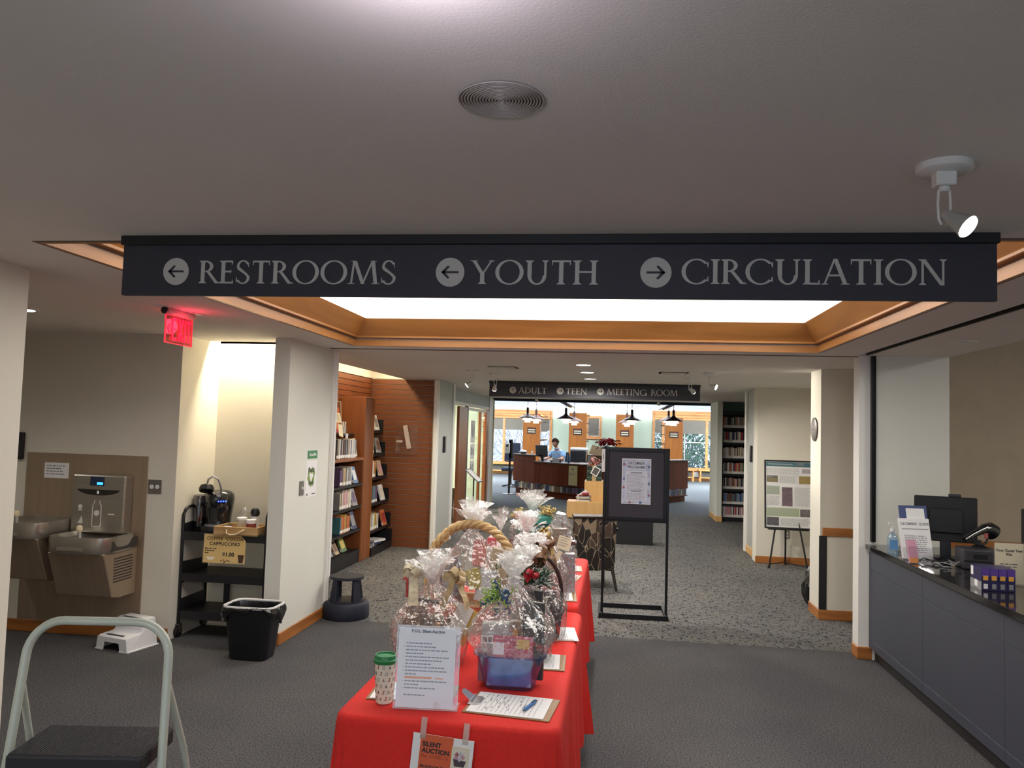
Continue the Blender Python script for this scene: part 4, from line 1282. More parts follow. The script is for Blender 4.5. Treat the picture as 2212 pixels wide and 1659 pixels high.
MB().lathe([(.04, 0), (.042, .09)], 16, cap1=False).build('cup_body', M('cup_silver', 'b0aca8', .4, .5), t, smooth=True)
for k in range(6):
    a = k * 1.05
    MB().cyl((.02 * math.cos(a), .02 * math.sin(a), .005), (.033 * math.cos(a), .033 * math.sin(a), .15), .005, n=6).build('pencil', PAPER, t)
t = thing('shelf_label', 'small white shelf card above the books on the low bookcase', 'label', (-3.19, 7.6 + 1.42, 1.575), R(90))
MB().box(0, .085, 0, .002, 0, .055).build('card', PAPER, t)
print_lines(MB(), .01, .075, .045, 3, .014, .005, 0, rq).build('printed_text', INKG, t)
# second bookcase, tall, stepped
c2 = thing('bookcase', 'tall dark bookcase with stepped shelves against the slat wall', 'bookcase', (-3.2, 10.13, 0), R(90))
L2 = .95
MB().box(0, L2, .325, .335, 0, 2.08).build('back_panel', BLACK, c2)
Z2 = [(1.66, .16), (1.34, .12), (1.02, .08), (.68, .04), (.33, .0), (.10, -.03)]
for z, y in Z2:
    MB().box(.0, L2, y, .325, z - .035, z).build('shelf', BLACK, c2)
    MB().box(L2 - .012, L2, y, .325, z - .04, z + .16).build('bracket', BLACK, c2)
MB().box(0, L2, -.03, .325, 0, .065).build('plinth', BLACK, c2)
MB().box(.02, .06, .25, .325, 1.85, 2.08).build('end_post', BLACK, c2)
mw2 = Matrix.Translation((-3.2, 10.13, 0)) @ Matrix.Rotation(R(90), 4, 'Z')
zz = [['green', 'white', 'yellow', 'grey', 'brown'], ['orange', 'cream', 'white', 'tan', 'yellow', 'white'], ['white', 'grey', 'purple', 'teal', 'white', 'cream'], ['grey', 'cream', 'brown', 'white', 'yellow'], ['navy', 'orange', 'cream', 'brown', 'yellow', 'white']]
for i, (z, y) in enumerate(Z2[:5]):
    if i > 0:
        fill(mw2, .02, .50 - .02 * i, y + .01, z + .002, (.205, .22, .23), zz[i - 1], rn, lambda o, c, i=i: f'{c} book on the {ORD[i]} shelf of the stepped bookcase, {o} from the pier', 'books in the stepped bookcase', (.024, .03, .04))
    face_book(mw2, .58, y - .01, z, .18, .22, ['white', 'grey', 'tan', 'white', 'orange'][i], f'display book leaning on the {ORD[i]} shelf of the stepped bookcase', 'display books on the stepped bookcase', -16, pic=['grey', 'brown', 'pink', 'cream', 'red'][i])
face_book(mw2, .10, .22, 1.66, .2, .20, 'white', 'white display book on the top shelf of the stepped bookcase nearest the pier', 'display books on the stepped bookcase', -14, pic='purple')
for i in range(3):
    o = put_book(mw2 @ Matrix.Translation((.12 + .08 * i, .02, .12 + .028 * i)) @ Matrix.Rotation(R(90), 4, 'Y') @ Matrix.Rotation(R(8 * i), 4, 'X'), .028, .2, .28, ['grey', 'navy', 'white'][i], f'{["grey", "navy", "white"][i]} magazine lying flat on the lowest shelf of the stepped bookcase', 'flat magazines')
# wall leaflet box on slat wall
t = thing('leaflet_box', 'clear acrylic leaflet box with white leaflets on the slat wall', 'leaflet box', (-3.0, 11.098, 1.55))
MB().box(-.16, .16, -.05, -.046, -.22, .22).box(-.16, .16, -.046, 0, -.22, -.216).build('acrylic_box', ACRYL, t)
MB().at((0, -.03, 0), ry=R(-12)).box(-.02, .045, -.004, .004, -.14, .20).build('leaflet', M('leaflet_pale', 'd8c8bc', .6), t)
MB().box(-.15, -.06, -.03, -.028, -.05, -.02).build('card', M('leaflet_pale'), t)

# ------------------------------------------------------------------ circulation counter
XC = 1.995
ct = thing('service_counter', 'slate grey service counter with black granite top on the right', 'counter', (XC, 0, 0))
MB().box(.0, .66, 1.0, 6.66, .87, .91).build('granite_top', GRAN, ct, bevel=.004)
MB().box(.075, .62, 1.02, 6.655, 0, .105).build('toe_kick', M('kick_black', '1d1a1c', .6), ct)
MB().box(.045, .62, 1.01, 6.655, .10, .87).build('carcass', LAMID, ct)
edges = [6.655, 5.55, 4.45, 3.35, 2.25, 1.01]
for i in range(len(edges) - 1):
    y1, y0 = edges[i], edges[i + 1]
    MB().box(.028, .046, y0 + .0012, y1 - .0012, .715, .868).build('drawer_panel', LAMI, ct, bevel=.001)
    MB().box(.028, .046, y0 + .0012, y1 - .0012, .171, .7125).build('front_panel', LAMI, ct, bevel=.001)
    MB().box(.028, .046, y0 + .0012, y1 - .0012, .102, .1695).build('lower_panel', LAMI, ct, bevel=.001)
ZT = .911
def onc(name, label, cat, x, y, rz=0, z=ZT): return thing(name, label, cat, (x, y, z), rz)
t = onc('sanitizer_bottle', 'clear pump bottle of hand sanitizer at the far end of the counter', 'bottle', 2.05, 6.20)
MB().lathe([(.036, 0), (.040, .01), (.040, .11), (.03, .135), (.014, .145), (.014, .16)], 22, sy=.7).build('bottle', glassy('blue_gel', (.72, .86, .97), .1, .05, .12, (.7, .85, .95)), t, smooth=True)
MB().lathe([(.016, .16), (.016, .18), (.006, .182), (.006, .215)], 14).box(-.03, .01, -.008, .008, .212, .224).build('pump', WHITEP, t)
MB().box(-.028, .028, -.031, -.029, .03, .10).build('label', M('label_blue', '5f93c8', .5), t)
t = onc('tape_dispenser', 'small grey tape dispenser behind the sanitizer on the counter', 'tape dispenser', 2.19, 6.3, R(-20))
MB().prism([(-.08, 0), (.08, 0), (.08, .03), (.04, .06), (-.03, .06), (-.08, .03)], -.03, .03).build('body', M('tape_grey', '8c8a86', .5), t, bevel=.004)
MB().cyl((.0, -.012, .06), (0, .012, .06), .035, n=20).build('roll', ACRYL, t)
t = onc('hole_punch', 'black desk stapler propped beside the brochures', 'stapler', 2.17, 6.12, R(30))
MB().at(ry=R(20)).box(-.09, .09, -.02, .02, .12, .15).build('arm', BLACKP, t, bevel=.008)
MB().box(-.03, .09, -.022, .022, 0, .02).prism([(-.01, .02), (.03, .02), (.045, .12), (.02, .12)], -.012, .012).build('stand', DARKG, t)
# brochures
t = onc('brochure_holder', 'clear tilted holder with white December guide brochures on the counter', 'brochure holder', 2.12, 5.90, R(8))
lean_ = R(-14)
MB().box(-.12, .12, -.03, .11, 0, .006).build('base', ACRYL, t)
MB().at((0, -.02, .0), rx=lean_).box(-.115, .115, -.004, 0, 0, .09).build('front_pocket', ACRYL, t)
MB().at((0, .03, .0), rx=lean_).box(-.115, .115, .0, .004, 0, .30).build('back_panel', ACRYL, t)
for k in range(5):
    MB().at((0, -.012 + k * .006, .01), rx=lean_).box(-.105, .105, 0, .002, 0, .28).build('brochure', PAPER, t)
br = MB().at((0, .022, .06), rx=lean_).box(-.09, .11, 0, .003, .10, .32).build('brochure', M('brochure_navy', '3c4a78', .6), t)
MB().at((0, .0215, .06), rx=lean_).box(-.04, .09, -.001, 0, .12, .30).build('brochure_page', PAPER, br)
rq = random.Random(9)
b = MB().at((0, -.0125, .01), rx=lean_)
print_lines(b, -.08, .08, .16, 9, .014, .004, 0, rq, .15)
b.box(-.095, .095, -.0005, 0, .205, .209)
b.build('printed_text', INKG, t)
o = lettering('DECEMBER  GUIDE', INKG, t, (0, -.0135 + .0585, .01 + .228), .024, bold=.0006); o.rotation_euler = (lean_, 0, 0)
t = onc('leaflet_holder', 'small clear holder of pink cards leaning on the brochures', 'leaflet holder', 2.035, 5.72, R(6))
MB().at(rx=R(-16)).box(-.035, .035, -.004, 0, 0, .12).box(-.035, .035, .02, .024, 0, .20).box(-.035, .035, -.004, .024, 0, .004).build('pocket', ACRYL, t)
MB().at(rx=R(-16)).box(-.03, .03, .004, .016, .006, .16).build('cards', M('card_pink', 'c890a4', .6), t)
MB().at(rx=R(-16)).box(-.028, .028, .002, .004, .006, .04).build('card_band', INKO, t)
# monitor
t = onc('computer_monitor', 'black computer monitor seen from behind on the counter', 'monitor', 2.36, 6.05, R(-17))
MB().box(-.20, .20, -.012, .022, .12, .44).build('rear_shell', M('monitor_black', '111014', .5), t, bevel=.006)
MB().box(-.11, .11, -.03, -.012, .18, .36).build('rear_bulge', M('monitor_black'), t, bevel=.01)
MB().box(-.195, .195, .022, .024, .13, .43).build('screen', M('screen_dark', '0c0d12', .1), t)
MB().box(-.035, .035, -.01, .03, .0, .16).build('stand_neck', BLACKP, t, bevel=.004)
MB().lathe([(.11, 0), (.11, .01), (.05, .02)], 28, sy=.8).build('stand_base', BLACKP, t, smooth=True)
MB().box(.02, .10, .0, .03, .44, .46).build('webcam', DARKG, t, bevel=.004)
t = onc('cable_tangle', 'tangle of black and white cables behind the brochures', 'cables', 2.25, 5.72)
rq = random.Random(3)
for k in range(9):
    pts = []
    x, y = rq.uniform(-.12, .16), rq.uniform(-.12, .16)
    for i in range(9):
        x += rq.uniform(-.06, .06); y += rq.uniform(-.06, .06)
        pts.append((max(-.2, min(.24, x)), max(-.16, min(.2, y)), .006 + .02 * rq.random() * (i % 2) + .002 * k))
    sm = []
    for i in range(len(pts) - 1):
        for u in (0, .25, .5, .75):
            a, b_ = Vector(pts[i]), Vector(pts[i + 1])
            sm.append(a.lerp(b_, u * u * (3 - 2 * u)))
    MB().tube(sm, .0032, 6).build('cable', BLACKP if k % 3 else M('cable_grey', '8e8c90', .5), t, smooth=True)
# scanner on box
t = onc('receipt_box', 'dark grey terminal box on the counter beside the monitor', 'terminal', 2.40, 5.66, R(-6))
MB().box(-.10, .13, -.09, .11, 0, .13).build('body', M('terminal_grey', '343338', .45), t, bevel=.01, seg=2)
MB().box(-.10, .13, -.092, -.09, .05, .06).build('seam', BLACKP, t)
MB().box(-.04, .04, -.094, -.09, .075, .10).build('slot', BLACKP, t)
t = thing('barcode_scanner', 'black handheld barcode scanner in its stand on the terminal box', 'scanner', (2.44, 5.70, ZT + .131), R(28))
MB().lathe([(.05, 0), (.05, .008), (.015, .02), (.012, .05)], 20).build('stand', BLACKP, t, smooth=True)
MB().tube([(-.14, 0, .055), (-.07, 0, .085), (.0, 0, .11), (.05, 0, .125)], [.018, .022, .026, .034], 14).build('handle', M('gloss_black'), t, smooth=True)
MB().tube([(.04, 0, .12), (.085, 0, .12), (.12, 0, .10)], [.034, .05, .055], 18).build('head', M('gloss_black'), t, smooth=True)
MB().tube([(-.08, .0, .05), (0, 0, .01), (.06, 0, .03), (.085, 0, .09)], .008, 8).build('cradle', BLACKP, t, smooth=True)
MB().at((.02, -.03, .085)).box(-.015, .02, -.002, 0, -.02, .015).build('sticker', M('sticker_red', 'a05050', .5), t)
# covid kit sign and boxes
t = onc('counter_sign', 'cream test kit sign in a clear stand on the counter', 'sign', 2.325, 5.05, R(-4), )
MB().box(-.085, .085, .0, .003, .0, .255).build('front_sheet', ACRYL, t)
MB().box(-.09, .09, -.03, .06, 0, .005).build('foot', ACRYL, t)
MB().box(-.078, .078, -.0012, 0, .008, .245).build('sheet', PAPERG, t)
lettering('Your Covid Test\nKits', INK, t, (0, -.002, .195), .021, bold=.0003)
print_lines(MB(), -.05, .05, .125, 2, .016, .006, -.0014, random.Random(3), .2).build('printed_text', INKG, t)
for k in range(4):
    t = onc('test_kit_box', f'purple and blue test kit box, {ORD[k]} from the aisle in the row on the counter', 'box', 2.075 + k * .045, 4.90, R(-3))
    t['group'] = 'test kit boxes on the counter'
    MB().box(0, .0435, -.085, .075, 0, .125).build('carton', M('kit_navy', '27224e', .4), t, bevel=.001)
    MB().box(.001, .0425, -.0862, -.085, .08, .124).build('purple_band', M('kit_purple', '5b3f93', .4), t)
    MB().box(.008, .034, -.0868, -.0862, .06, .085).build('orange_patch', M('kit_orange', 'e0a440', .5), t)
    MB().box(.010, .032, -.0868, -.0862, .012, .04).build('barcode', PAPER if k == 0 else M('kit_blue', '4a78b4', .5), t)
    if k == 0:
        MB().box(-.0008, 0, -.085, .075, .0, .05).build('blue_side', M('kit_blue'), t)
        MB().box(-.0014, -.0008, .03, .065, .07, .12).box(-.0014, -.0008, -.03, .012, .015, .05).build('white_label', PAPER, t)
t = onc('computer_monitor', 'second black monitor cut by the right edge of the picture', 'monitor', 2.60, 5.0, R(-60))
MB().box(-.25, .25, -.012, .022, .10, .44).build('rear_shell', M('monitor_black'), t, bevel=.006)
MB().box(-.24, .24, .022, .024, .11, .43).build('screen', M('screen_dark'), t)
MB().box(-.035, .035, -.01, .03, 0, .14).build('stand_neck', BLACKP, t)
MB().lathe([(.10, 0), (.10, .01), (.05, .02)], 28).build('stand_base', BLACKP, t, smooth=True)

# ------------------------------------------------------------------ floor stand with poster
t = thing('poster_stand', 'black metal floor stand with a December programs poster', 'poster stand', (.20, 7.62, 0), R(1.5))
W2 = .30
b = MB()
for s_ in (-1, 1):
    MB().box(s_ * W2 - .012, s_ * W2 + .012, -.012, .012, .0, 1.60).build('upright', BLACKM, t)
MB().box(-W2 - .012, W2 + .012, -.012, .012, 1.575, 1.60).build('cross_bar', BLACKM, t)
MB().box(-W2, W2, -.012, .012, .895, .925).build('cross_bar', BLACKM, t)
MB().box(-W2 - .012, W2 + .012, -.006, .27, 0.0, .04).v
for (x0, x1, y0, y1) in ((-W2 - .03, W2 + .015, -.09, -.06), (-W2 - .03, W2 + .015, .36, .39), (-W2 - .03, -W2, -.06, .36), (W2 - .015, W2 + .015, -.06, .36)):
    MB().box(x0, x1, y0, y1, 0, .045).build('base_bar', BLACKM, t, bevel=.002)
MB().box(-W2 + .015, W2 - .015, -.008, .008, .92, 1.58).build('board', M('chalk_black', '33303a', .7, var=.1), t)
MB().frame(-W2 + .012, W2 - .012, .91, 1.59, .028, -.02, .012).build('board_frame', BLACKM, t, bevel=.002)
sh = MB().box(-.137, .137, -.0105, -.008, 1.065, 1.495).build('poster', PAPER, t)
MB().box(-.13, .13, -.0112, -.0105, 1.072, 1.488).build('poster_border', M('poster_blue', 'b0b8d0', .6, var=.25, scale=22), sh)
MB().prism([(-.105, 1.09), (.105, 1.09), (.105, 1.20), (.112, 1.25), (.105, 1.30), (.105, 1.38), (-.105, 1.38), (-.105, 1.30), (-.112, 1.25), (-.105, 1.20)], -.0118, -.0112).box(-.085, .085, -.0118, -.0112, 1.392, 1.475).build('poster_text_field', M('poster_field', 'c9ccd8', .6), sh)
lettering('DECEMBER\nPROGRAMS', M('ink_navy', '3a4358', .7), sh, (0, -.0122, 1.440), .040, bold=.0006, sx=.80, line=.95)
rq = random.Random(5)
b = print_lines(MB(), -.09, .09, 1.345, 14, .0115, .004, -.012, rq, .3)
print_lines(b, -.09, .09, 1.168, 6, .0115, .004, -.012, rq, .3)
b.box(-.055, .055, -.0123, -.012, 1.355, 1.368).box(-.05, .05, -.0123, -.012, 1.182, 1.195)
b.build('printed_text', M('ink_pale', '8f93a2', .7), sh)
for k, (x, z, c) in enumerate(((-.118, 1.44, 'a0586a'), (.118, 1.42, '506c9c'), (-.118, 1.30, '6c7cae'), (.118, 1.26, '5d6f8c'), (-.118, 1.22, '9c5a6e'), (.12, 1.15, '8a5c70'), (-.06, 1.08, '9a6c80'), (.04, 1.08, '44689c'))):
    MB().at((x, -.0119, z)).lathe([(.001, -.014), (.01, -.006), (.011, .004), (.004, .014)], 10, sy=.03).build('printed_picture', M(f'poster_pic_{k}', c, .6), sh)
tg = thing('hanging_tag', 'white paper strip hanging at the left side of the poster stand', 'tag', (-.115, 7.60, 1.45))
MB().box(-.016, .016, -.003, 0, -.09, .13).build('strip', PAPER, tg)
MB().box(-.003, .003, -.004, -.003, .03, .08).build('printed_text', INKG, tg)

# easel with framed board
t = thing('easel', 'thin black folding easel in the niche on the right', 'easel', (2.30, 10.95, 0))
MB().tube([(-.25, -.05, 0), (-.04, .12, 1.25)], .012, 8).build('front_leg', BLACKM, t)
MB().tube([(.22, -.17, 0), (.03, .10, 1.25)], .012, 8).build('front_leg', BLACKM, t)
MB().tube([(0.03, .30, 0), (.0, .14, 1.28)], .012, 8).build('rear_leg', BLACKM, t)
MB().tube([(-.24, -.045, .05), (.0, .2, .05), (.21, -.16, .05)], .006, 6).build('leg_chain', BLACKM, t)
MB().box(-.26, .26, -.04, .06, .505, .52).build('ledge', BLACKM, t)
for p in ((-.25, -.05), (.22, -.17), (.03, .30)):
    MB().lathe([(.02, 0), (.016, .03)], 10, (p[0], p[1], 0)).build('rubber_foot', BLACKP, t)
t = thing('framed_board', 'black framed information board with photos standing on the easel', 'display board', (2.305, 10.91, .522), 0, rot=(R(-6), 0, R(-2)))
BW, BH = .315, .91
MB().frame(-BW, BW, 0, BH, .02, -.022, 0).build('board_frame', BLACK, t, bevel=.002)
bd = MB().box(-BW + .018, BW - .018, -.014, -.002, .018, BH - .018).build('board', M('board_paper', 'ecebe6', .5), t)
y_ = -.0155
def patch(x0, x1, z0, z1, hx, name='printed_panel', var=.15): MB().box(x0, x1, y_, -.014, z0, z1).build(name, M('patch_' + hx, hx, .6, var=var, scale=25), bd)
patch(-.29, .29, .825, .885, '2f6f7c', var=.05); patch(.10, .20, .832, .878, 'c9d4ce', 'printed_picture')
patch(-.285, -.14, .615, .705, '8a7a4c', 'printed_picture'); patch(-.285, -.14, .665, .705, 'b9c4c4', 'printed_picture', .05); patch(.13, .29, .60, .705, '9c8440', 'printed_picture')
patch(-.285, -.12, .45, .565, 'a9b79c', var=.05); patch(-.09, .045, .30, .55, '6a525c', 'printed_picture', .4); patch(-.285, .13, .165, .275, 'a9b98c', var=.05)
patch(.14, .29, .165, .265, '5c5456', 'printed_picture', .4); patch(-.285, -.13, .04, .15, '4c4a50', 'printed_picture', .4); patch(.17, .29, .74, .80, 'a89ca0', 'printed_picture', .3)
rq = random.Random(12)
b = print_lines(MB(), -.28, .14, .80, 7, .0125, .006, -.0145, rq, .1)
for (a, c, z, n) in ((-.12, .11, .70, 8), (.07, .28, .55, 20), (-.28, -.11, .43, 10), (-.11, .28, .14, 8), (-.27, .11, .262, 7), (-.27, -.13, .55, 8)):
    print_lines(b, a, c, z, n, .0125, .0055, -.0162, rq, .15)
b.box(-.27, .05, -.0162, -.0155, .85, .862).build('printed_text', M('ink_mid', 'b2b2ae', .7), bd)
MB().box(-BW + .018, BW - .018, -.021, -.0195, .018, BH - .018).build('glazing', ACRYL, t)
t = thing('wall_outlet', 'steel outlet low on the wall behind the easel', 'outlet', (2.36, 11.3, .40))
MB().box(-.035, .035, -.006, 0, -.057, .057).build('plate', PLATE, t, bevel=.002)
for z in (-.02, .02):
    MB().box(-.014, .014, -.008, -.006, z - .012, z + .012).build('socket', WHITEP, t)
# round wall speaker disc
t = thing('wall_clock_plate', 'round grey metal disc mounted high on the white column', 'wall disc', (1.98, 8.22, 1.83), R(-90))
o = MB().lathe([(.115, 0), (.115, .012), (.105, .018), (.02, .02)], 36).build('disc', M('disc_grey', '8e8884', .35, .6), t, smooth=True); o.rotation_euler = (R(90), 0, 0)
o = MB().lathe([(.118, 0), (.118, .014), (.108, .014)], 36, cap1=False).build('bezel', M('bezel_dark', '55504c', .4, .6), t, smooth=True); o.rotation_euler = (R(90), 0, 0)
MB().box(-.07, .07, -.0215, -.020, -.002, .002).build('seam', M('bezel_dark'), t)
# bag behind the column
t = thing('trash_bag', 'black plastic bag on the floor peeking out behind the column', 'bag', (2.09, 8.64, 0))
def bagf(u, v):
    a = 2 * PI * u
    r = .13 * math.sin(PI * min(1, .15 + v * .8)) ** .6 * (1 + .15 * noise.noise((math.cos(a) * 2, math.sin(a) * 2, v * 5)))
    return (r * math.cos(a), r * math.sin(a), .012 + v * .40)
MB().grid(bagf, 28, 16, True).build('sack', M('bag_black'), t)
MB().lathe([(.03, .40), (.05, .45), (.07, .47)], 14, cap1=False).build('tied_top', M('bag_black'), t)
# patterned armchair seen from behind
t = thing('armchair', 'armchair with brown leaf-pattern upholstery and dark wooden frame', 'armchair', (-.27, 9.05, 0), R(14))
def leaf_mat():
    m = M('leaf_upholstery', '4a3a30', .8)
    nt = m.node_tree; N, L = nt.nodes, nt.links
    p = N['Principled BSDF']
    tc = N.new('ShaderNodeTexCoord'); mp = N.new('ShaderNodeMapping'); mp.inputs['Scale'].default_value = (1.6, 1, .75); mp.inputs['Rotation'].default_value = (0, .5, 0)
    L.new(tc.outputs['Object'], mp.inputs[0])
    w = N.new('ShaderNodeTexNoise'); w.inputs['Scale'].default_value = 5; L.new(mp.outputs[0], w.inputs['Vector'])
    ad = N.new('ShaderNodeMixRGB'); ad.inputs[0].default_value = .12; L.new(mp.outputs[0], ad.inputs[1]); L.new(w.outputs[1], ad.inputs[2])
    n = N.new('ShaderNodeTexVoronoi'); n.inputs['Scale'].default_value = 11; L.new(ad.outputs[0], n.inputs['Vector'])
    n2 = N.new('ShaderNodeTexVoronoi'); n2.feature = 'DISTANCE_TO_EDGE'; n2.inputs['Scale'].default_value = 11; L.new(ad.outputs[0], n2.inputs['Vector'])
    sp = N.new('ShaderNodeSeparateColor'); L.new(n.outputs['Color'], sp.inputs[0])
    r = N.new('ShaderNodeValToRGB'); r.color_ramp.interpolation = 'CONSTANT'
    e = r.color_ramp.elements
    e[0].position = 0; e[0].color = srgb('2c2421') + [1]
    e[1].position = .40; e[1].color = srgb('4f3d33') + [1]
    for ps, hx in ((.60, '2e2623'), (.74, '9a866e'), (.86, '5a483c')):
        q = e.new(ps); q.color = srgb(hx) + [1]
    L.new(sp.outputs[0], r.inputs[0])
    lt = N.new('ShaderNodeMath'); lt.operation = 'LESS_THAN'; L.new(n2.outputs['Distance'], lt.inputs[0]); lt.inputs[1].default_value = .035
    gt = N.new('ShaderNodeMath'); gt.operation = 'GREATER_THAN'; L.new(sp.outputs[1], gt.inputs[0]); gt.inputs[1].default_value = .45
    ml = N.new('ShaderNodeMath'); ml.operation = 'MULTIPLY'; L.new(lt.outputs[0], ml.inputs[0]); L.new(gt.outputs[0], ml.inputs[1])
    mx = N.new('ShaderNodeMixRGB'); L.new(ml.outputs[0], mx.inputs[0]); L.new(r.outputs[0], mx.inputs[1]); mx.inputs[2].default_value = srgb('b8a890') + [1]
    L.new(mx.outputs[0], p.inputs['Base Color'])
    return m
LEAF = leaf_mat()
DKW = wood('dark_walnut', '1f1512', '33221a', 2, .65, 'Z')
MB().at((0, -.20, .40), rx=R(10)).box(-.24, .24, -.045, .045, -.20, .40).build('backrest', LEAF, t, bevel=.02, seg=2)
MB().box(-.25, .25, -.22, .26, .26, .42).build('seat', LEAF, t, bevel=.03, seg=2)
MB().at((0, -.20, .40), rx=R(10)).box(-.255, .255, -.05, .05, .40, .425).build('top_rail', DKW, t, bevel=.004)
for s_ in (-1, 1):
    MB().tube([(s_ * .20, -.24, .26), (s_ * .24, -.33, .0)], [.022, .014], 8).build('leg', DKW, t)
    MB().tube([(s_ * .21, .22, .28), (s_ * .23, .27, .0)], [.022, .014], 8).build('leg', DKW, t)
    MB().tube([(s_ * .25, -.27, .66), (s_ * .27, -.1, .67), (s_ * .28, .12, .68), (s_ * .28, .25, .72)], .016, 8).build('arm', DKW, t, smooth=True)
    MB().tube([(s_ * .27, .20, .40), (s_ * .28, .22, .70)], .014, 8).build('arm_post', DKW, t)
# music-style sign holder by the glazed front
t = thing('floor_sign_holder', 'black floor sign holder with tilted frame by the glazed front', 'sign stand', (-2.38, 13.2, 0), R(78))
MB().lathe([(.16, 0), (.16, .012), (.03, .02)], 28).build('base', BLACKM, t, smooth=True)
MB().cyl((0, 0, .01), (0, 0, .92), .012, n=12).build('pole', BLACKM, t, smooth=True)
MB().at((0, 0, .93), rx=R(-50)).frame(-.12, .12, -.16, .16, .014, -.01, .006).build('frame', M('alu', '8a8c90', .3, .8), t)
MB().at((0, 0, .93), rx=R(-50)).box(-.108, .108, -.006, -.003, -.148, .148).build('sheet', PAPER, t)

# ------------------------------------------------------------------ auction tables
ZTB = .742
def auction_table(label, lab2, x0, x1, y0, y1, seed, hemz):
    cx, cy = (x0 + x1) / 2, (y0 + y1) / 2
    t = thing('folding_table', label, 'table', (cx, cy, 0), group='auction tables')
    a, b_ = (x1 - x0) / 2, (y1 - y0) / 2
    MB().box(-a + .006, a - .006, -b_ + .006, b_ - .006, .70, .735).build('table_top', M('table_grey', '8a8a8c', .5), t, bevel=.006)
    for sx in (-1, 1):
        for sy in (-1, 1):
            MB().tube([(sx * (a - .09), sy * (b_ - .22), .70), (sx * (a - .07), sy * (b_ - .22), 0)], .014, 8).build('leg', M('leg_grey', '55565a', .4, .6), t)
    c = thing('tablecloth', lab2, 'tablecloth', (cx, cy, 0), group='red tablecloths')
    # perimeter walked with rounded corners
    rr = .045
    per = []
    def corner(px, py, a0):
        for i in range(9):
            an = a0 + (PI / 2) * i / 8
            per.append((px + rr * math.cos(an), py + rr * math.sin(an), math.cos(an), math.sin(an), 1.0))
    def side(p, q, nx, ny, n):
        for i in range(1, n):
            f_ = i / n
            per.append((p[0] + (q[0] - p[0]) * f_, p[1] + (q[1] - p[1]) * f_, nx, ny, 0.0))
    A, B = a - rr, b_ - rr
    corner(A, B, 0); side((A, b_), (-A, b_), 0, 1, 20)
    corner(-A, B, PI / 2); side((-a, B), (-a, -B), -1, 0, 46)
    corner(-A, -B, PI); side((-A, -b_), (A, -b_), 0, -1, 20)
    corner(A, -B, PI * 1.5); side((a, -B), (a, B), 1, 0, 46)
    n = len(per)
    rows = [(0.0, 0.0), (.012, .004), (.02, .016), (.024, .04)] + [(.024 + .0, .04 + k * .066) for k in range(1, 9)]
    rn_ = random.Random(seed)
    ph = [rn_.uniform(0, 6.28) for _ in range(6)]
    vs_, fs = [], []
    for ri, (off, dz) in enumerate(rows):
        for i, (x, y, nx, ny, cf) in enumerate(per):
            d = max(0, dz - .04)
            s_ = i / n * 2 * PI
            cn = min(abs(x) - A, 0) if False else 0
            dist = math.hypot(max(0, A - abs(x)), max(0, B - abs(y)))
            near = math.exp(-dist / .16)
            wave = math.sin(s_ * 17 + ph[0]) * .5 + math.sin(s_ * 29 + ph[1]) * .35 + math.sin(s_ * 7 + ph[2]) * .4
            o = off + d * .035 + d * (.05 * wave) + d * near * (.0 + .08 * math.sin(s_ * 60 + ph[3]))
            zz = ZTB - dz - near * d * .12
            vs_.append((x + nx * o, y + ny * o, max(.012, zz if dz > .02 else ZTB - dz)))
    m = len(rows)
    for k in range(m - 1):
        for i in range(n):
            j = (i + 1) % n
            fs.append((k * n + i, k * n + j, (k + 1) * n + j, (k + 1) * n + i))
    fs.append(tuple(reversed(range(n))))
    MB().add(vs_, fs).build('cloth', REDC, c, smooth=True)
    MB().add([(x + nx * .0, y + ny * .0, ZTB - .0 + .0) for x, y, nx, ny, cf in per], []).v
    return c
auction_table('folding table at the near end under the red cloth', 'red cloth on the near auction table with a flyer taped to it', -.935, -.185, 2.70, 4.42, 3, .2)
auction_table('folding table at the far end under the red cloth', 'red cloth on the second auction table behind the first', -.93, -.215, 4.56, 6.28, 8, .2)

def ontab(name, label, cat, x, y, rz=0, group=None, z=None):
    return thing(name, label, cat, (x, y, ZTB + .001 if z is None else z), rz, group)
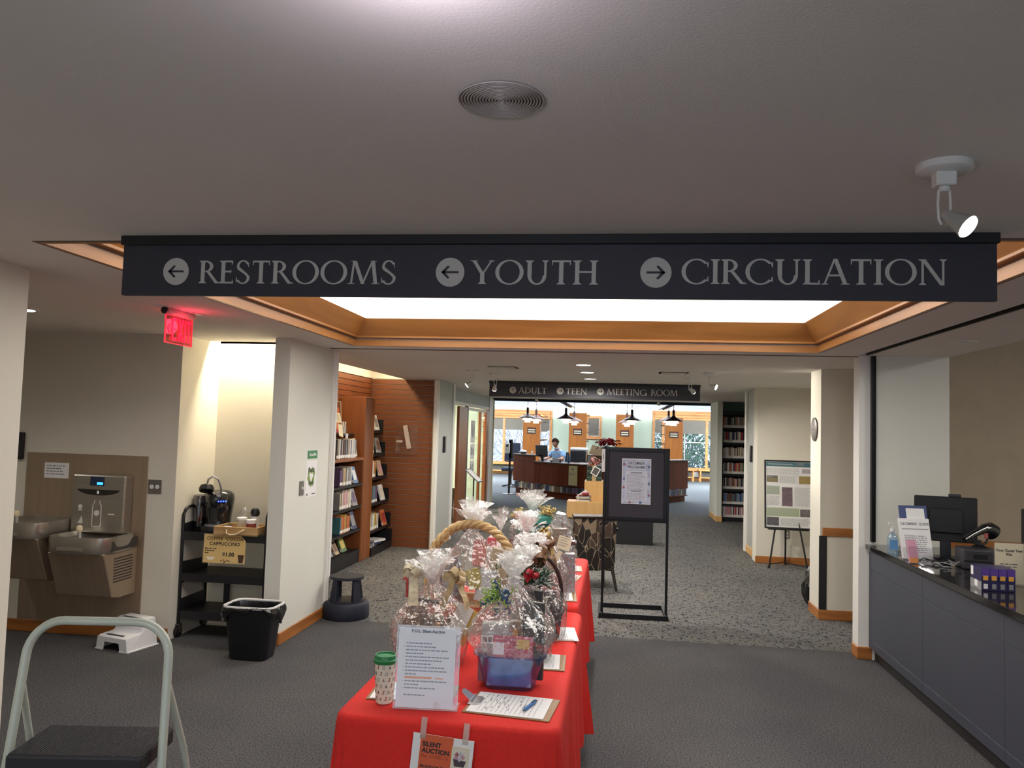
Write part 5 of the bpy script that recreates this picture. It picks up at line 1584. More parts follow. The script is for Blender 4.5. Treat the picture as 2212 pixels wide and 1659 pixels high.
# tumbler
t = ontab('travel_cup', 'white patterned travel cup with green lid at the table corner', 'cup', -.815, 2.83)
MB().lathe([(.027, 0), (.030, .003), (.040, .145), (.040, .15)], 36).build('body', M('cup_cream', 'd8d3c2', .45, var=.02), t, smooth=True)
GRN = M('lid_green', '1f7a44', .35)
MB().lathe([(.042, .143), (.044, .146), (.044, .155), (.040, .158), (.039, .166), (.036, .170), (.033, .166), (.001, .165)], 36, cap0=True).build('lid', GRN, t, smooth=True)
MB().tube([(.036 * math.cos(a), .036 * math.sin(a), .169) for a in [i * PI / 16 for i in range(32)]], .003, 6, closed=True).build('lid_rim', GRN, t, smooth=True)
rq = random.Random(21)
RB, GK = M('print_redbrown', '8a3a30', .6), M('print_dark', '3a3430', .6)
k = 0
for row in range(6):
    for j in range(11):
        a = 2 * PI * (j + .5 * (row % 2)) / 11
        z = .016 + row * .0225
        r = .0292 + .0107 * z / .145 + .0012
        b = MB().at((r * math.cos(a), r * math.sin(a), z), rz=a + PI / 2)
        kind = (row + j) % 3
        if kind == 0:
            b.box(-.005, .003, -.0004, .0004, 0, .002).box(.001, .003, -.0004, .0004, 0, .009).box(-.001, .005, -.0004, .0004, .009, .012)
            b.build('printed_boot', RB, t)
        elif kind == 1:
            b.tube([(-.004, 0, 0), (.004, 0, 0), (.005, 0, .006), (.002, 0, .010), (-.002, 0, .010), (-.005, 0, .006)], .0007, 4, closed=True)
            b.build('printed_mitten', GK, t)
        else:
            b.box(-.004, .004, -.0004, .0004, 0, .0015).box(-.003, .003, -.0004, .0004, .003, .005).box(-.001, .001, -.0004, .0004, .005, .010)
            b.build('printed_snowman', GK if j % 2 else RB, t)
# acrylic instruction sign
t = ontab('table_sign', 'upright acrylic sign with silent auction instructions on the table', 'sign', -.655, 2.785, R(4))
ln = R(-8)
MB().at(rx=ln).box(-.112, .118, .0, .0025, .0, .285).build('acrylic_front', ACRYL, t)
MB().at((0, .012, 0), rx=ln).box(-.112, .118, .0, .0025, .0, .285).build('acrylic_back', ACRYL, t)
MB().box(-.112, .118, -.004, .085, 0, .003).build('acrylic_foot', ACRYL, t)
MB().at(rx=ln).frame(-.113, .119, .0, .286, .0018, -.0006, .0026).build('polished_edge', M('edge_white', 'cfd2d6', .2), t)
sh = MB().at((0, .004, 0), rx=ln).box(-.106, .102, -.0, .001, .004, .278).build('sheet', PAPER, t)
def onsheet(z): return (0, .004 - .0008 + z * math.sin(-ln) - .0006, z * math.cos(ln))
lettering('F.O.L. Silent Auction', INK, sh, onsheet(.262), .0145, bold=.0004, rot=(ln, 0, 0))
rq = random.Random(31)
b = MB().at((0, .004, 0), rx=ln)
rows_ = [(0, .5), (1, .62), (0, .88), (0, .35), (1, .9), (0, .75), (0, .5), (1, .8), (1, .85), (0, .18), (None, 0), (1, .88), (0, .25), (1, .62), (None, 0), (0, .40)]
for i, (bul, wd) in enumerate(rows_):
    z = .226 - i * .0118
    if bul is None: continue
    print_lines(b, -.078, -.078 + .165 * wd + .01, z, 1, .01, .0042, 0, rq, 0, .003, .006, .016)
    if bul: b.box(-.086, -.0835, -.0003, 0, z - .004, z - .001)
b.build('printed_text', INKG, sh)
MB().at((0, .004, 0), rx=ln).box(-.078, .02, -.0005, 0, .226 - .1235, .226 - .118 + .002).box(.032, .062, -.0004, 0, .226 - .1225, .226 - .118).build('highlighted_line', INKO, sh)
# clipboards
def clipboard(label, x, y, rz, w=.315, d=.225, pen=False, clip='chrome', board=BROWNB):
    t = ontab('clipboard', label, 'clipboard', x, y, rz, 'bid sheet clipboards')
    MB().box(-w / 2, w / 2, -d / 2, d / 2, 0, .004).build('board', board, t, bevel=.0015)
    MB().at((0, 0, .0045), rz=R(1)).box(-w / 2 + .012, w / 2 - .025, -d / 2 + .006, d / 2 - .008, 0, .002).build('paper', PAPER, t)
    rq = random.Random(int(abs(x * 1000) + y * 77))
    b = MB()
    n = 13
    for i in range(n):
        xx = -w / 2 + .05 + i * (w - .095) / n
        b.box(xx - .0006, xx + .0006, -d / 2 + .02, d / 2 - .022, .0065, .0069)
    for i in range(26):
        xx, yy = -w / 2 + .045 + rq.random() * (w - .14), -d / 2 + .03 + rq.random() * (d - .07)
        b.box(xx - .0012, xx + .0012, yy, yy + rq.uniform(.01, .03), .0065, .0070)
    b.build('form_lines', INKG, t)
    if clip == 'chrome':
        c = MB().prism([(-w / 2 + .0, -.045), (-w / 2 + .035, -.045), (-w / 2 + .045, -.03), (-w / 2 + .045, .03), (-w / 2 + .035, .045), (-w / 2, .045), ], .0068, .0095, 'xy').build('clip', CHROME, t, bevel=.001)
        MB().tube([(-w / 2 + .008, -.035, .012), (-w / 2 + .006, .035, .012)], .006, 10).build('clip_spring', CHROME, c, smooth=True)
        MB().at((-w / 2 + .006, 0, .014), ry=R(35)).prism([(0, -.03), (-.042, -.02), (-.048, 0), (-.042, .02), (0, .03)], 0, .0015, 'xy').build('clip_lever', CHROME, c)
    if pen:
        p = thing('pen', 'blue ballpoint pen lying on the front clipboard', 'pen', (0, 0, 0))
        p.location = t.matrix_world @ Vector((0, 0, 0))
        return t, p
    return t
t = clipboard('brown clipboard with bid sheet and pen at the front of the table', -.352, 2.885, R(-6))
p = thing('pen', 'blue ballpoint pen lying on the front clipboard', 'pen', (-.285, 2.875, ZTB + .0145), R(72))
MB().tube([(-.055, 0, 0), (-.048, 0, 0), (.03, 0, 0), (.045, 0, 0)], [.0035, .0055, .0055, .004], 10).build('barrel', M('pen_blue', '2f6fb4', .3), p, smooth=True)
MB().tube([(-.068, 0, 0), (-.055, 0, 0)], [.001, .0035], 10).build('tip', M('pen_dark', '1a2230', .3), p, smooth=True)
MB().cyl((.045, 0, 0), (.056, 0, 0), .003, n=8).box(.005, .045, -.0015, .0015, .0055, .0072).build('clicker_clip', M('pen_dark'), p)
clipboard('clipboard with bid sheet half hidden behind the patterned cup', -.735, 2.95, R(3), .32, .20, clip=None)
clipboard('small clipboard right of the blue gift bin', -.275, 3.45, R(2), .16, .23, clip=None)
clipboard('clipboard with bid sheet right of the dark handled basket', -.27, 3.93, R(8), .20, .25, clip=None, board=M('board_pale', 'cfc4b8', .5))
clipboard('nearest clipboard on the second table edge', -.275, 4.80, R(4), .12, .24, clip=None)
clipboard('middle clipboard on the second table edge', -.285, 5.42, R(-8), .12, .22, clip=None)
clipboard('farthest clipboard on the second table edge', -.285, 5.78, R(4), .12, .22, clip=None)

# flyer taped to the front
t = thing('auction_flyer', 'orange and white Silent Auction flyer taped to the cloth front', 'flyer', (-.562, 2.655, .585), 0, rot=(R(-3), R(4), 0))
MB().box(-.105, .105, -.002, 0, -.14, .12).build('sheet', PAPER, t)
MB().box(-.078, .035, -.0028, -.002, -.135, .12).build('orange_panel', M('flyer_orange', 'cf5c34', .6, var=.03), t)
lettering('SILENT\nAUCTION', INK, t, (-.07, -.0032, .082), .021, align='LEFT', bold=.0008, line=.98)
lettering('Nov. 27-DEC. 15', M('ink_rust', '8f3a20', .7), t, (-.072, -.0032, .046), .0135, align='LEFT')
lettering('BRANDON TWP.\nPUBLIC LIBRARY', INK, t, (-.072, -.0032, .012), .0135, align='LEFT', bold=.0003, line=1.0)
for zc, c_ in ((.058, 'd8d0c0'), (-.02, 'c9c4ba')):
    f = MB().box(.032, .092, -.0034, -.002, zc - .036, zc + .036).build('photo_frame', PAPERG, t, bevel=.0005)
    MB().box(.037, .087, -.0040, -.0034, zc - .030, zc + .030).build('photo', M('photo_' + c_, c_, .6), f)
    MB().prism([(.045, zc - .026), (.078, zc - .026), (.084, zc - .006), (.040, zc - .002)], -.0046, -.004).build('photo_basket', M('photo_dark', '4a3a40', .6), f)
    for k in range(5):
        a = k * 1.2
        MB().at((.06 + .012 * math.cos(a), -.0045, zc + .006 + .009 * math.sin(a))).lathe([(.001, -.008), (.008, 0), (.001, .008)], 8, sy=.05).build('photo_gift', M(f'photo_gift{k % 3}', ['c08a98', 'b8b4c4', '9a5a60'][k % 3], .6), f)
for x in (-.072, .075):
    MB().box(x - .010, x + .010, -.0045, -.0040, .105, .175).build('tape', glassy('tape_film', (.9, .88, .86), .1, .2, .35, (.85, .8, .76)), t)

# ------------------------------------------------------------------ gift baskets
def sup(a, p):
    ca, sa = math.cos(a), math.sin(a)
    q = (abs(ca) ** p + abs(sa) ** p) ** (-1 / p) if p != 2 else 1
    return ca * q, sa * q
def cello(t, a0, b0, z0, bulge, zb, ztie, rt, seed, p=3.0, tx=0.0, ty=0.0, folds=13, m=None, name='cellophane'):
    """film from the base outline up to a gathered tie, pleated more and more on the way"""
    rs = random.Random(seed)
    ph = [rs.uniform(0, 6.28) for _ in range(5)]
    def f(u, v):
        a = 2 * PI * u
        cx, cy = sup(a, p)
        zz = z0 + (ztie - z0) * v
        zn = (zb - z0) / (ztie - z0)
        if v < zn:
            k = 1 + (bulge - 1) * math.sin(v / zn * PI / 2)
        else:
            w = (v - zn) / (1 - zn)
            k = bulge * (1 - w) ** .85
        pl = (.02 + .10 * v) * (math.sin(folds * a + ph[0]) * .55 + math.sin((folds * 2 + 3) * a + ph[1] + 4 * v) * .3)
        nz = .10 * noise.noise((cx * 2.5 + seed, cy * 2.5, v * 5)) + .05 * noise.noise((cx * 7, cy * 7 + seed, v * 11))
        kk = max(.0, k * (1 + pl + nz))
        return (tx * v + cx * (a0 * kk + rt * v), ty * v + cy * (b0 * kk + rt * v), zz + .012 * noise.noise((cx * 4, cy * 4, v * 6 + seed)) * (1 if 0 < v < 1 else 0))
    return MB().grid(f, 84, 26, True).build(name, m or CELLO, t)
def crown(t, x, y, z, h, r, seed, n=9, m=None, name='cellophane_crown', up=.5):
    """crumpled fan of film above the tie"""
    rs = random.Random(seed)
    b = MB()
    for k in range(n):
        a = 2 * PI * k / n + rs.uniform(-.3, .3)
        tilt = rs.uniform(.15, 1.0) * (1 - up * .4)
        L_ = h * rs.uniform(.65, 1.15)
        wd = r * rs.uniform(.45, .95)
        ca, sa = math.cos(a), math.sin(a)
        s0 = rs.uniform(0, 50)
        def f(u, v):
            o = (u - .5) * wd * (.15 + v ** .8 * 1.1)
            rad = .006 + r * tilt * (v ** 1.3)
            q = .35 * wd * noise.noise((u * 3 + s0, v * 3, s0)) * v + .12 * wd * noise.noise((u * 9 + s0, v * 7, s0)) * v
            hz = L_ * v * (1 - .35 * tilt * v) + .1 * L_ * noise.noise((u * 5, s0, v * 4)) * v
            return (x + ca * (rad + q) - sa * o, y + sa * (rad + q) + ca * o, z + hz)
        b.grid(f, 8, 7)
    return b.build(name, m or CELLOW, t)
def bow(t, x, y, z, r, w, seed, n=10, m=None, tails=2, name='ribbon_bow', tl=.12):
    rs = random.Random(seed)
    b = MB()
    for k in range(n):
        a = 2 * PI * k / n + rs.uniform(-.25, .25)
        el = rs.uniform(-.1, 1.1)
        d = Vector((math.cos(a) * math.cos(el), math.sin(a) * math.cos(el), math.sin(el)))
        sd = d.orthogonal().normalized()
        sd = Matrix.Rotation(rs.uniform(0, 3), 3, d) @ sd
        up = d.cross(sd)
        ll = r * rs.uniform(.8, 1.1)
        def f(u, v):
            an = 2 * PI * u
            rad = ll * (.5 - .5 * math.cos(an))
            return tuple(Vector((x, y, z)) + d * rad + up * (ll * .38 * math.sin(an)) + sd * (v - .5) * w)
        b.grid(f, 12, 1)
    for k in range(tails):
        a = rs.uniform(3.6, 5.8)
        c0 = Vector((x, y, z))
        def g(u, v):
            p_ = c0 + Vector((math.cos(a) * tl * u * .6, math.sin(a) * tl * u * .6 - .01, -tl * u * u + .01 * math.sin(u * 9)))
            return tuple(p_ + Vector((-math.sin(a), math.cos(a), 0)) * (v - .5) * w)
        b.grid(g, 8, 1)
    return b.build(name, m, t)
def curls(t, x, y, z, r, seed, m, n=14, name='curling_ribbon', rad=.0035, zr=1.0):
    rs = random.Random(seed)
    b = MB()
    for k in range(n):
        p0 = Vector((x + rs.uniform(-r, r) * .3, y + rs.uniform(-r, r) * .3, z))
        d = Vector((rs.uniform(-1, 1), rs.uniform(-1, 1), rs.uniform(-.5, 1) * zr)).normalized()
        s1 = d.orthogonal().normalized(); s2 = d.cross(s1)
        cr = rs.uniform(.006, .014)
        pts = [p0 + d * (r * i / 18) + s1 * cr * math.cos(i * 1.0) + s2 * cr * math.sin(i * 1.0) for i in range(19)]
        b.tube(pts, rad, 4)
    return b.build(name, m, t, smooth=True)
def weave(t, a0, b0, z0, z1, m, p=2.6, flare=1.18, rows=9, n=96, amp=.004, spokes=24, name='wicker_body'):
    def f(u, v):
        a = 2 * PI * u
        cx, cy = sup(a, p)
        k = 1 + (flare - 1) * v
        row = int(v * rows * 3.999 / 4 + 1e-6)
        fr = (v * rows) % 1
        dsp = amp * math.sin(a * spokes + row * PI) * math.sin(fr * PI) + amp * .8 * math.sin(fr * PI)
        return (cx * (a0 * k + dsp), cy * (b0 * k + dsp), z0 + (z1 - z0) * v)
    o = MB().grid(f, n, rows * 4, True).build(name, m, t, smooth=True)
    pts = [(sup(2 * PI * i / 48, p)[0] * (a0 * flare + .003), sup(2 * PI * i / 48, p)[1] * (b0 * flare + .003), z1) for i in range(48)]
    MB().tube(pts, .009, 8, closed=True).build('wicker_rim', m, t, smooth=True)
    MB().add([(sup(2 * PI * i / 48, p)[0] * a0, sup(2 * PI * i / 48, p)[1] * b0, z0 + .004) for i in range(48)], [tuple(range(48))]).build('basket_floor', m, t)
    return o
def braid(t, pts, r, m, turns=14, name='handle'):
    """three twisted canes along a path"""
    P = [Vector(p) for p in pts]
    n = 90
    def at_(f):
        k = f * (len(P) - 1); i = min(int(k), len(P) - 2)
        return P[i].lerp(P[i + 1], k - i)
    b = MB()
    for s_ in range(3):
        q = []
        for i in range(n + 1):
            f = i / n
            c = at_(f); tg = (at_(min(1, f + .01)) - at_(max(0, f - .01))).normalized()
            sd = Vector((0, 1, 0)); up = tg.cross(sd).normalized(); sd = up.cross(tg)
            an = turns * f * 2 * PI / 3 + s_ * 2 * PI / 3
            q.append(c + (up * math.cos(an) + sd * math.sin(an)) * r * .62)
        b.tube(q, r * .62, 7)
    return b.build(name, m, t, smooth=True)
def gift(t, x, y, z, dx, dy, dz, hx, rz=0, rx=0, ry=0, name='gift_box', rough=.5, var=.12):
    return MB().at((x, y, z), rx=rx, ry=ry, rz=rz).box(-dx / 2, dx / 2, -dy / 2, dy / 2, 0, dz).build(name, M('gift_' + hx, hx, rough, var=var, scale=14), t, bevel=min(dx, dy, dz) * .06)
WICK = wood('wicker_brown', '3a2014', '6a3e22', 8, .5, 'X')
WICKD = wood('wicker_dark', '24100e', '482420', 8, .5, 'X')
WICKL = wood('wicker_honey', 'b08a54', 'dcbc88', 5, .5, 'X')
G = 'wrapped gift baskets'
# A: blue plastic bin
t = ontab('gift_basket', 'blue plastic bin gift basket in clear wrap at the front of the table', 'gift basket', -.392, 3.13, R(2), G)
BLUP = glassy('blue_plastic', (.62, .70, .88), .10, .15, .09, (.25, .36, .66), .2)
b = MB()
b.lathe([(.095, 0), (.098, .004), (.132, .125), (.142, .13), (.142, .134), (.130, .132), (.095, .01)], 40, sx=1.0, sy=.78, power=5, cap1=False)
b.build('bin', BLUP, t, smooth=True)
gift(t, -.0, -.055, .012, .17, .035, .10, 'b8d4dc', rx=R(-6), name='snow_globe_bag', var=.35)
gift(t, .01, -.045, .11, .155, .03, .085, 'c04a68', rx=R(-4), name='pink_box', var=.2)
gift(t, .05, -.061, .155, .05, .002, .035, 'd0a848', rx=R(-4), name='gold_corner', var=.1)
gift(t, -.045, -.0635, .13, .045, .002, .045, 'e6dce0', rx=R(-4), name='white_print', var=.1)
gift(t, -.065, .01, .02, .11, .06, .215, 'b4b0ac', rz=R(6), name='grey_box')
MB().at((-.065, -.0215, .16), rz=R(6)).box(-.055, .055, -.002, 0, .0, .032).build('barcode_label', PAPER, t)
b = MB().at((-.065, -.024, .163), rz=R(6))
for k in range(12): b.box(.008 + k * .0034, .0095 + k * .0034 + (.001 if k % 3 else 0), -.001, 0, 0, .026)
b.box(-.045, -.03, -.001, 0, .004, .022).box(-.025, -.01, -.001, 0, .004, .022)
b.build('barcode', INK, t)
gift(t, .085, .02, .02, .085, .02, .30, '3f4040', rz=R(-14), name='dark_folder')
MB().at((.085, .008, .22), rz=R(-14)).box(-.02, .01, -.001, 0, 0, .035).build('white_sticker', PAPER, t)
gift(t, .02, .03, .02, .03, .03, .22, '8a6a4c', name='brown_carton')
MB().lathe([(.011, .02), (.011, .21), (.007, .215)], 12, (.015, -.012, 0)).build('orange_candle', M('candle_orange', 'c98a3c', .5), t, smooth=True)
gift(t, -.11, -.02, .02, .03, .06, .11, '8c5a60', name='maroon_box')
cello(t, .14, .11, .128, 1.18, .22, .40, .004, 5, 3.2, tx=.0, ty=-.0)
crown(t, 0, 0, .40, .12, .10, 6, 11)
bow(t, .005, -.03, .395, .05, .022, 4, 6, CELLOW, 2, 'film_knot', .07)
curls(t, -.06, -.02, .35, .07, 8, M('curl_lime', '8fb04c', .35), 14, rad=.003)
curls(t, -.05, -.025, .345, .075, 9, M('curl_blue', '2c4c70', .3), 10, rad=.0035)
# B: dark wicker basket front left
t = ontab('gift_basket', 'brown wicker gift basket in clear wrap behind the instruction sign', 'gift basket', -.775, 3.38, R(4), G)
weave(t, .105, .09, .0, .115, WICK, flare=1.2)
for k, (x, y, z, dx, dy, dz, hx, rz, ry) in enumerate(((-.07, -.02, .06, .07, .05, .13, '7c5a40', 20, -8), (.02, .0, .05, .06, .06, .13, '6c5848', -10, 0), (-.02, -.05, .08, .05, .04, .07, 'a8784c', 30, 10), (.07, .03, .06, .05, .07, .12, '6c4a38', 15, 12), (-.06, .05, .06, .09, .03, .16, '9c7c6c', 0, -6), (.03, -.05, .08, .02, .02, .09, 'c08a54', 0, 4), (-.095, .02, .08, .02, .02, .10, 'b88050', 0, -10))):
    gift(t, x, y, z, dx, dy, dz, hx, R(rz), 0, R(ry), name='brown_gift')
gift(t, .105, -.05, .10, .10, .004, .15, 'c8aa58', R(-20), R(-14), R(24), name='yellow_paper')
gift(t, .10, -.054, .115, .075, .004, .14, 'd8d4cc', R(-20), R(-14), R(20), name='white_paper')
gift(t, -.03, -.03, .25, .13, .03, .016, '54443a', R(-6), 0, R(8), name='brown_ribbon_band')
cello(t, .145, .125, .0, 1.14, .16, .335, .012, 15, 2.8)
crown(t, .0, 0, .32, .15, .15, 16, 14)
bow(t, -.085, 0, .36, .055, .035, 14, 9, M('ribbon_cream', 'cfc2a4', .5, var=.3, scale=40), 2)
bow(t, .10, .0, .345, .055, .035, 17, 6, M('ribbon_tan', 'b49c74', .5, var=.25, scale=40), 2)
MB().tube([(-.105, -.04, .27 + i * .008) for i in range(10)] + [(-.113, -.04, .352), (-.123, -.04, .344)], .006, 8).build('candy_cane', M('cane_red', 'b04040', .4, var=.4, scale=90), t, smooth=True)
# C: honey wicker with tall braided handle
t = ontab('gift_basket', 'gift basket with a tall honey wicker handle in clear wrap', 'gift basket', -.715, 3.98, R(0), G)
weave(t, .165, .12, .0, .13, WICKL, flare=1.2, rows=10)
arcp = [(-.215, 0, .10), (-.222, 0, .22)] + [(.222 * -math.cos(a), 0, .26 + .255 * math.sin(a)) for a in [PI * i / 18 for i in range(1, 18)]] + [(.222, 0, .22), (.215, 0, .10)]
braid(t, arcp, .020, WICKL, 22)
for (x, y, z, dx, dy, dz, hx, rz, rx, ry) in ((-.07, .02, .08, .11, .05, .26, '5a5a68', 12, 0, -14), (.0, -.01, .20, .10, .02, .20, 'c9c4c0', 10, -12, 12), (.03, .01, .30, .07, .02, .13, 'd8786c', -6, -8, 4), (.11, .0, .10, .10, .05, .30, 'b8a88c', -8, 0, 10), (.04, -.05, .20, .07, .03, .10, 'b4a840', 20, -10, -16), (-.11, -.03, .12, .06, .05, .16, '9a9aa0', 0, 0, 0), (.07, -.07, .14, .09, .02, .16, 'ced4dc', -20, -14, 6)):
    gift(t, x, y, z, dx, dy, dz, hx, R(rz), R(rx), R(ry), name='wrapped_gift')
cello(t, .19, .14, .0, 1.08, .20, .50, .006, 25, 2.6)
crown(t, .0, .02, .50, .14, .13, 26, 12)
# D: dark round basket with hoop handle and plaid bow
t = ontab('gift_basket', 'dark oval basket with hoop handle and brown plaid bow', 'gift basket', -.345, 3.86, R(0), G)
weave(t, .085, .10, .0, .13, WICKD, flare=1.22, rows=8)
arcd = [(.10 * math.cos(a), .0, .20 + .185 * math.sin(a)) for a in [-.35 + (PI + .7) * i / 24 for i in range(25)]]
MB().tube(arcd, .0095, 8).build('hoop_handle', WICKD, t, smooth=True)
for (x, y, z, dx, dy, dz, hx, rz) in ((-.03, .0, .05, .06, .08, .2, '6c5a64', 10), (.04, .02, .06, .05, .05, .16, '4a3038', -15), (.0, -.05, .08, .07, .03, .12, 'b0a494', 5)):
    gift(t, x, y, z, dx, dy, dz, hx, R(rz), name='wrapped_gift')
cello(t, .115, .125, .0, 1.06, .16, .40, .006, 35, 2.4)
PLAID = M('ribbon_plaid', '6e4c30', .35, var=.7, scale=60)
bow(t, -.035, -.08, .375, .088, .05, 36, 12, PLAID, 3, tl=.18)
crown(t, -.05, .0, .39, .12, .12, 37, 12)
# D2: basket behind A with fir garland and red bow
t = ontab('gift_basket', 'gift basket topped with a fir garland and small red bow', 'gift basket', -.385, 3.50, R(0), G)
weave(t, .095, .085, .0, .11, WICKD, flare=1.15, rows=7)
gift(t, .03, -.02, .04, .10, .04, .26, '38383c', R(-8), name='black_box')
gift(t, -.05, .0, .04, .07, .05, .22, 'a89c98', R(14), name='grey_gift')
gift(t, -.09, -.02, .12, .11, .006, .16, '9a847c', R(-6), R(-10), R(24), name='tan_card')
cello(t, .12, .11, .0, 1.08, .16, .36, .01, 45, 2.6)
crown(t, -.02, .0, .36, .14, .13, 46, 12)
rs = random.Random(40)
b = MB(); w_ = MB()
for k in range(260):
    a, e = rs.uniform(0, 6.28), rs.uniform(-.6, 1.2)
    p0 = Vector((.045, -.035, .345)) + Vector((rs.uniform(-.05, .05), rs.uniform(-.02, .02), rs.uniform(-.015, .03)))
    d = Vector((math.cos(a) * math.cos(e), math.sin(a) * math.cos(e) * .7, math.sin(e))) * rs.uniform(.03, .065)
    (w_ if k % 4 == 0 else b).tube([p0, p0 + d], [.0034, .0016], 4)
b.build('fir_needles', M('fir_green', '2c4a34', .6), t)
w_.build('frosted_needles', M('frost_white', 'd8dcd8', .4), t)
bow(t, .03, -.065, .37, .035, .02, 41, 7, M('ribbon_red', 'b02430', .4), 1, tl=.03)
curls(t, -.06, -.01, .41, .06, 47, M('holly_green', '4a6a48', .5), 10, name='holly_sprig', rad=.004)
# E: teal bag at the back
t = ontab('gift_basket', 'teal lidded gift box in clear film with gold curls at the back', 'gift basket', -.56, 5.55, R(0), G)
MB().lathe([(.11, 0), (.115, .01), (.125, .35), (.128, .36)], 36).build('tub', M('teal_tub', '2f6a62', .4), t, smooth=True)
MB().lathe([(.134, .355), (.134, .395), (.12, .41), (.02, .42)], 36).build('tub_lid', M('teal_lid', '3c8478', .3), t, smooth=True)
cello(t, .14, .14, .0, 1.05, .3, .44, .02, 55, 2.0)
crown(t, -.02, 0, .43, .16, .17, 56, 12)
curls(t, .10, -.06, .43, .06, 57, M('curl_gold', 'c8b478', .3, .5), 16, rad=.005)
curls(t, -.11, -.06, .41, .05, 58, M('curl_gold'), 10, rad=.005)
# F: tall clear bag right back
t = ontab('gift_basket', 'tall clear gift bag with brown paper at the far right of the table', 'gift basket', -.365, 5.35, R(0), G)
for (x, y, z, dx, dy, dz, hx, rz, ry) in ((.0, .02, 0, .10, .06, .34, '6a5a44', 6, 0), (.03, -.04, .0, .06, .04, .24, '7c948c', -8, 4), (-.04, -.04, .0, .06, .04, .22, '8a9490', 10, -4)):
    gift(t, x, y, z, dx, dy, dz, hx, R(rz), 0, R(ry), name='wrapped_gift')
MB().prism([(-.085, 0), (.085, 0), (.085, .34), (.04, .44), (-.02, .45), (-.085, .34)], -.09, .06).build('clear_bag', CELLO, t)
# G: bag with maroon and silver bow
t = ontab('gift_basket', 'gift bag with maroon and silver foil bow near the table edge', 'gift basket', -.300, 4.95, R(0), G)
gift(t, .02, .0, 0, .09, .07, .24, '8a7c80', R(4), name='mauve_bag')
gift(t, -.03, .02, 0, .06, .06, .27, '6c7a6c', R(-8), name='green_gift')
MB().prism([(-.075, 0), (.075, 0), (.075, .25), (.03, .31), (-.04, .31), (-.075, .25)], -.06, .06).build('clear_bag', CELLO, t)
bow(t, .02, -.045, .30, .05, .014, 66, 14, M('foil_maroon', '7a2434', .25, .5), 0)
bow(t, .03, -.05, .305, .05, .012, 67, 12, M('foil_silver', 'c8c4cc', .2, .8), 0)
# H: middle back bag with bottle and green gift
t = ontab('gift_basket', 'clear wrapped gift with green tissue between the tall baskets', 'gift basket', -.545, 4.70, R(0), G)
gift(t, .0, 0, 0, .16, .12, .24, '84848c', R(5), name='grey_box')
gift(t, .02, -.05, .16, .07, .04, .15, '4f8048', R(-6), name='green_gift')
MB().lathe([(.03, 0), (.03, .26), (.012, .31), (.012, .35)], 18, (-.06, .0, 0)).build('bottle', M('bottle_brown', '7c5c50', .3), t, smooth=True)
cello(t, .12, .10, .0, 1.1, .2, .39, .008, 75, 3.0)
crown(t, .03, 0, .38, .14, .14, 76, 12)
bow(t, .11, -.05, .36, .04, .02, 77, 6, M('ribbon_red'), 1)
# I: left back bags
t = ontab('gift_basket', 'clear bag with brown gift left of the teal box', 'gift basket', -.73, 4.95, R(0), G)
gift(t, .03, 0, 0, .10, .08, .26, '9c8478', R(8), name='brown_gift')
gift(t, -.06, .0, 0, .08, .08, .22, 'c8c4c4', R(-6), name='white_gift')
gift(t, -.02, -.04, .26, .07, .03, .06, 'c05860', R(4), name='red_gift')
cello(t, .12, .10, .0, 1.1, .2, .36, .008, 85, 3.0)
crown(t, .02, 0, .36, .15, .07, 86, 7)
# J: gold plaid bow bag right of H
t = ontab('gift_basket', 'gift with stacked gold plaid bows and white gift tags', 'gift basket', -.36, 4.55, R(0), G)
gift(t, .0, .0, 0, .12, .10, .25, '6a5c54', R(4), name='brown_box')
cello(t, .09, .08, .0, 1.1, .2, .36, .008, 95, 2.8)
bow(t, -.01, -.06, .35, .06, .04, 96, 9, PLAID, 2)
bow(t, -.03, -.04, .41, .045, .03, 97, 7, M('ribbon_gold', 'a88a54', .35, var=.4, scale=60), 1)
MB().at((.05, -.075, .39), rx=R(-8), ry=R(14)).box(0, .075, 0, .001, -.05, .025).build('gift_tag', PAPERG, t)
MB().at((.055, -.08, .33), rx=R(-8), ry=R(30)).box(0, .024, 0, .001, -.13, .0).build('gift_tag', PAPERG, t)
b = MB().at((.05, -.0765, .39), rx=R(-8), ry=R(14))
for k in range(4): b.box(.008, .06 - .008 * (k % 2), -.0004, 0, .014 - k * .014, .016 - k * .014)
b.build('printed_text', INKG, t)

# ------------------------------------------------------------------ glazed meeting room front
sf = thing('door_1', 'glazed wooden meeting room doors on the left', None, (XS, 0, 0), R(90))
sf['kind'] = 'structure'
# local x = world y, local -y = towards the aisle
MB().box(12.95, 13.02, -.02, .10, 0, 2.20).build('jamb', BLACK, sf)
MB().box(13.02, 17.06, -.02, .10, 2.14, 2.20).build('head_jamb', JAMB, sf)
MB().box(17.04, 17.12, -.02, .10, 0, 2.20).build('jamb', ENDW, sf)
MB().box(13.04, 13.72, .03, .04, .03, 2.14).build('side_pane', PANE, sf)
o = MB().box(13.74, 14.50, -.03, .02, .01, 2.12).build('door_slab', PANELW, sf, bevel=.003)
MB().box(14.50, 14.60, -.03, .03, .0, 2.14).build('mullion', BLACK, sf)
d2 = MB().frame(14.60, 17.04, .02, 2.12, .06, -.02, .02, .05, .16).build('glazed_door', JAMB, sf)
MB().box(15.98, 16.10, -.022, .022, .16, 2.07).build('stile', PANELW, d2)
MB().box(16.72, 16.98, -.024, .024, .02, 2.10).build('stile', PANELW, d2)
MB().box(14.78, 16.0, -.004, .004, .18, 2.07).build('glass_pane', PANE, d2)
MB().box(16.10, 16.72, -.004, .004, .18, 2.07).build('glass_pane', PANE, d2)
MB().cyl((16.85, -.05, .95), (16.85, -.05, 1.15), .012, n=10).build('handle', CHROME, d2)
rq = random.Random(14)
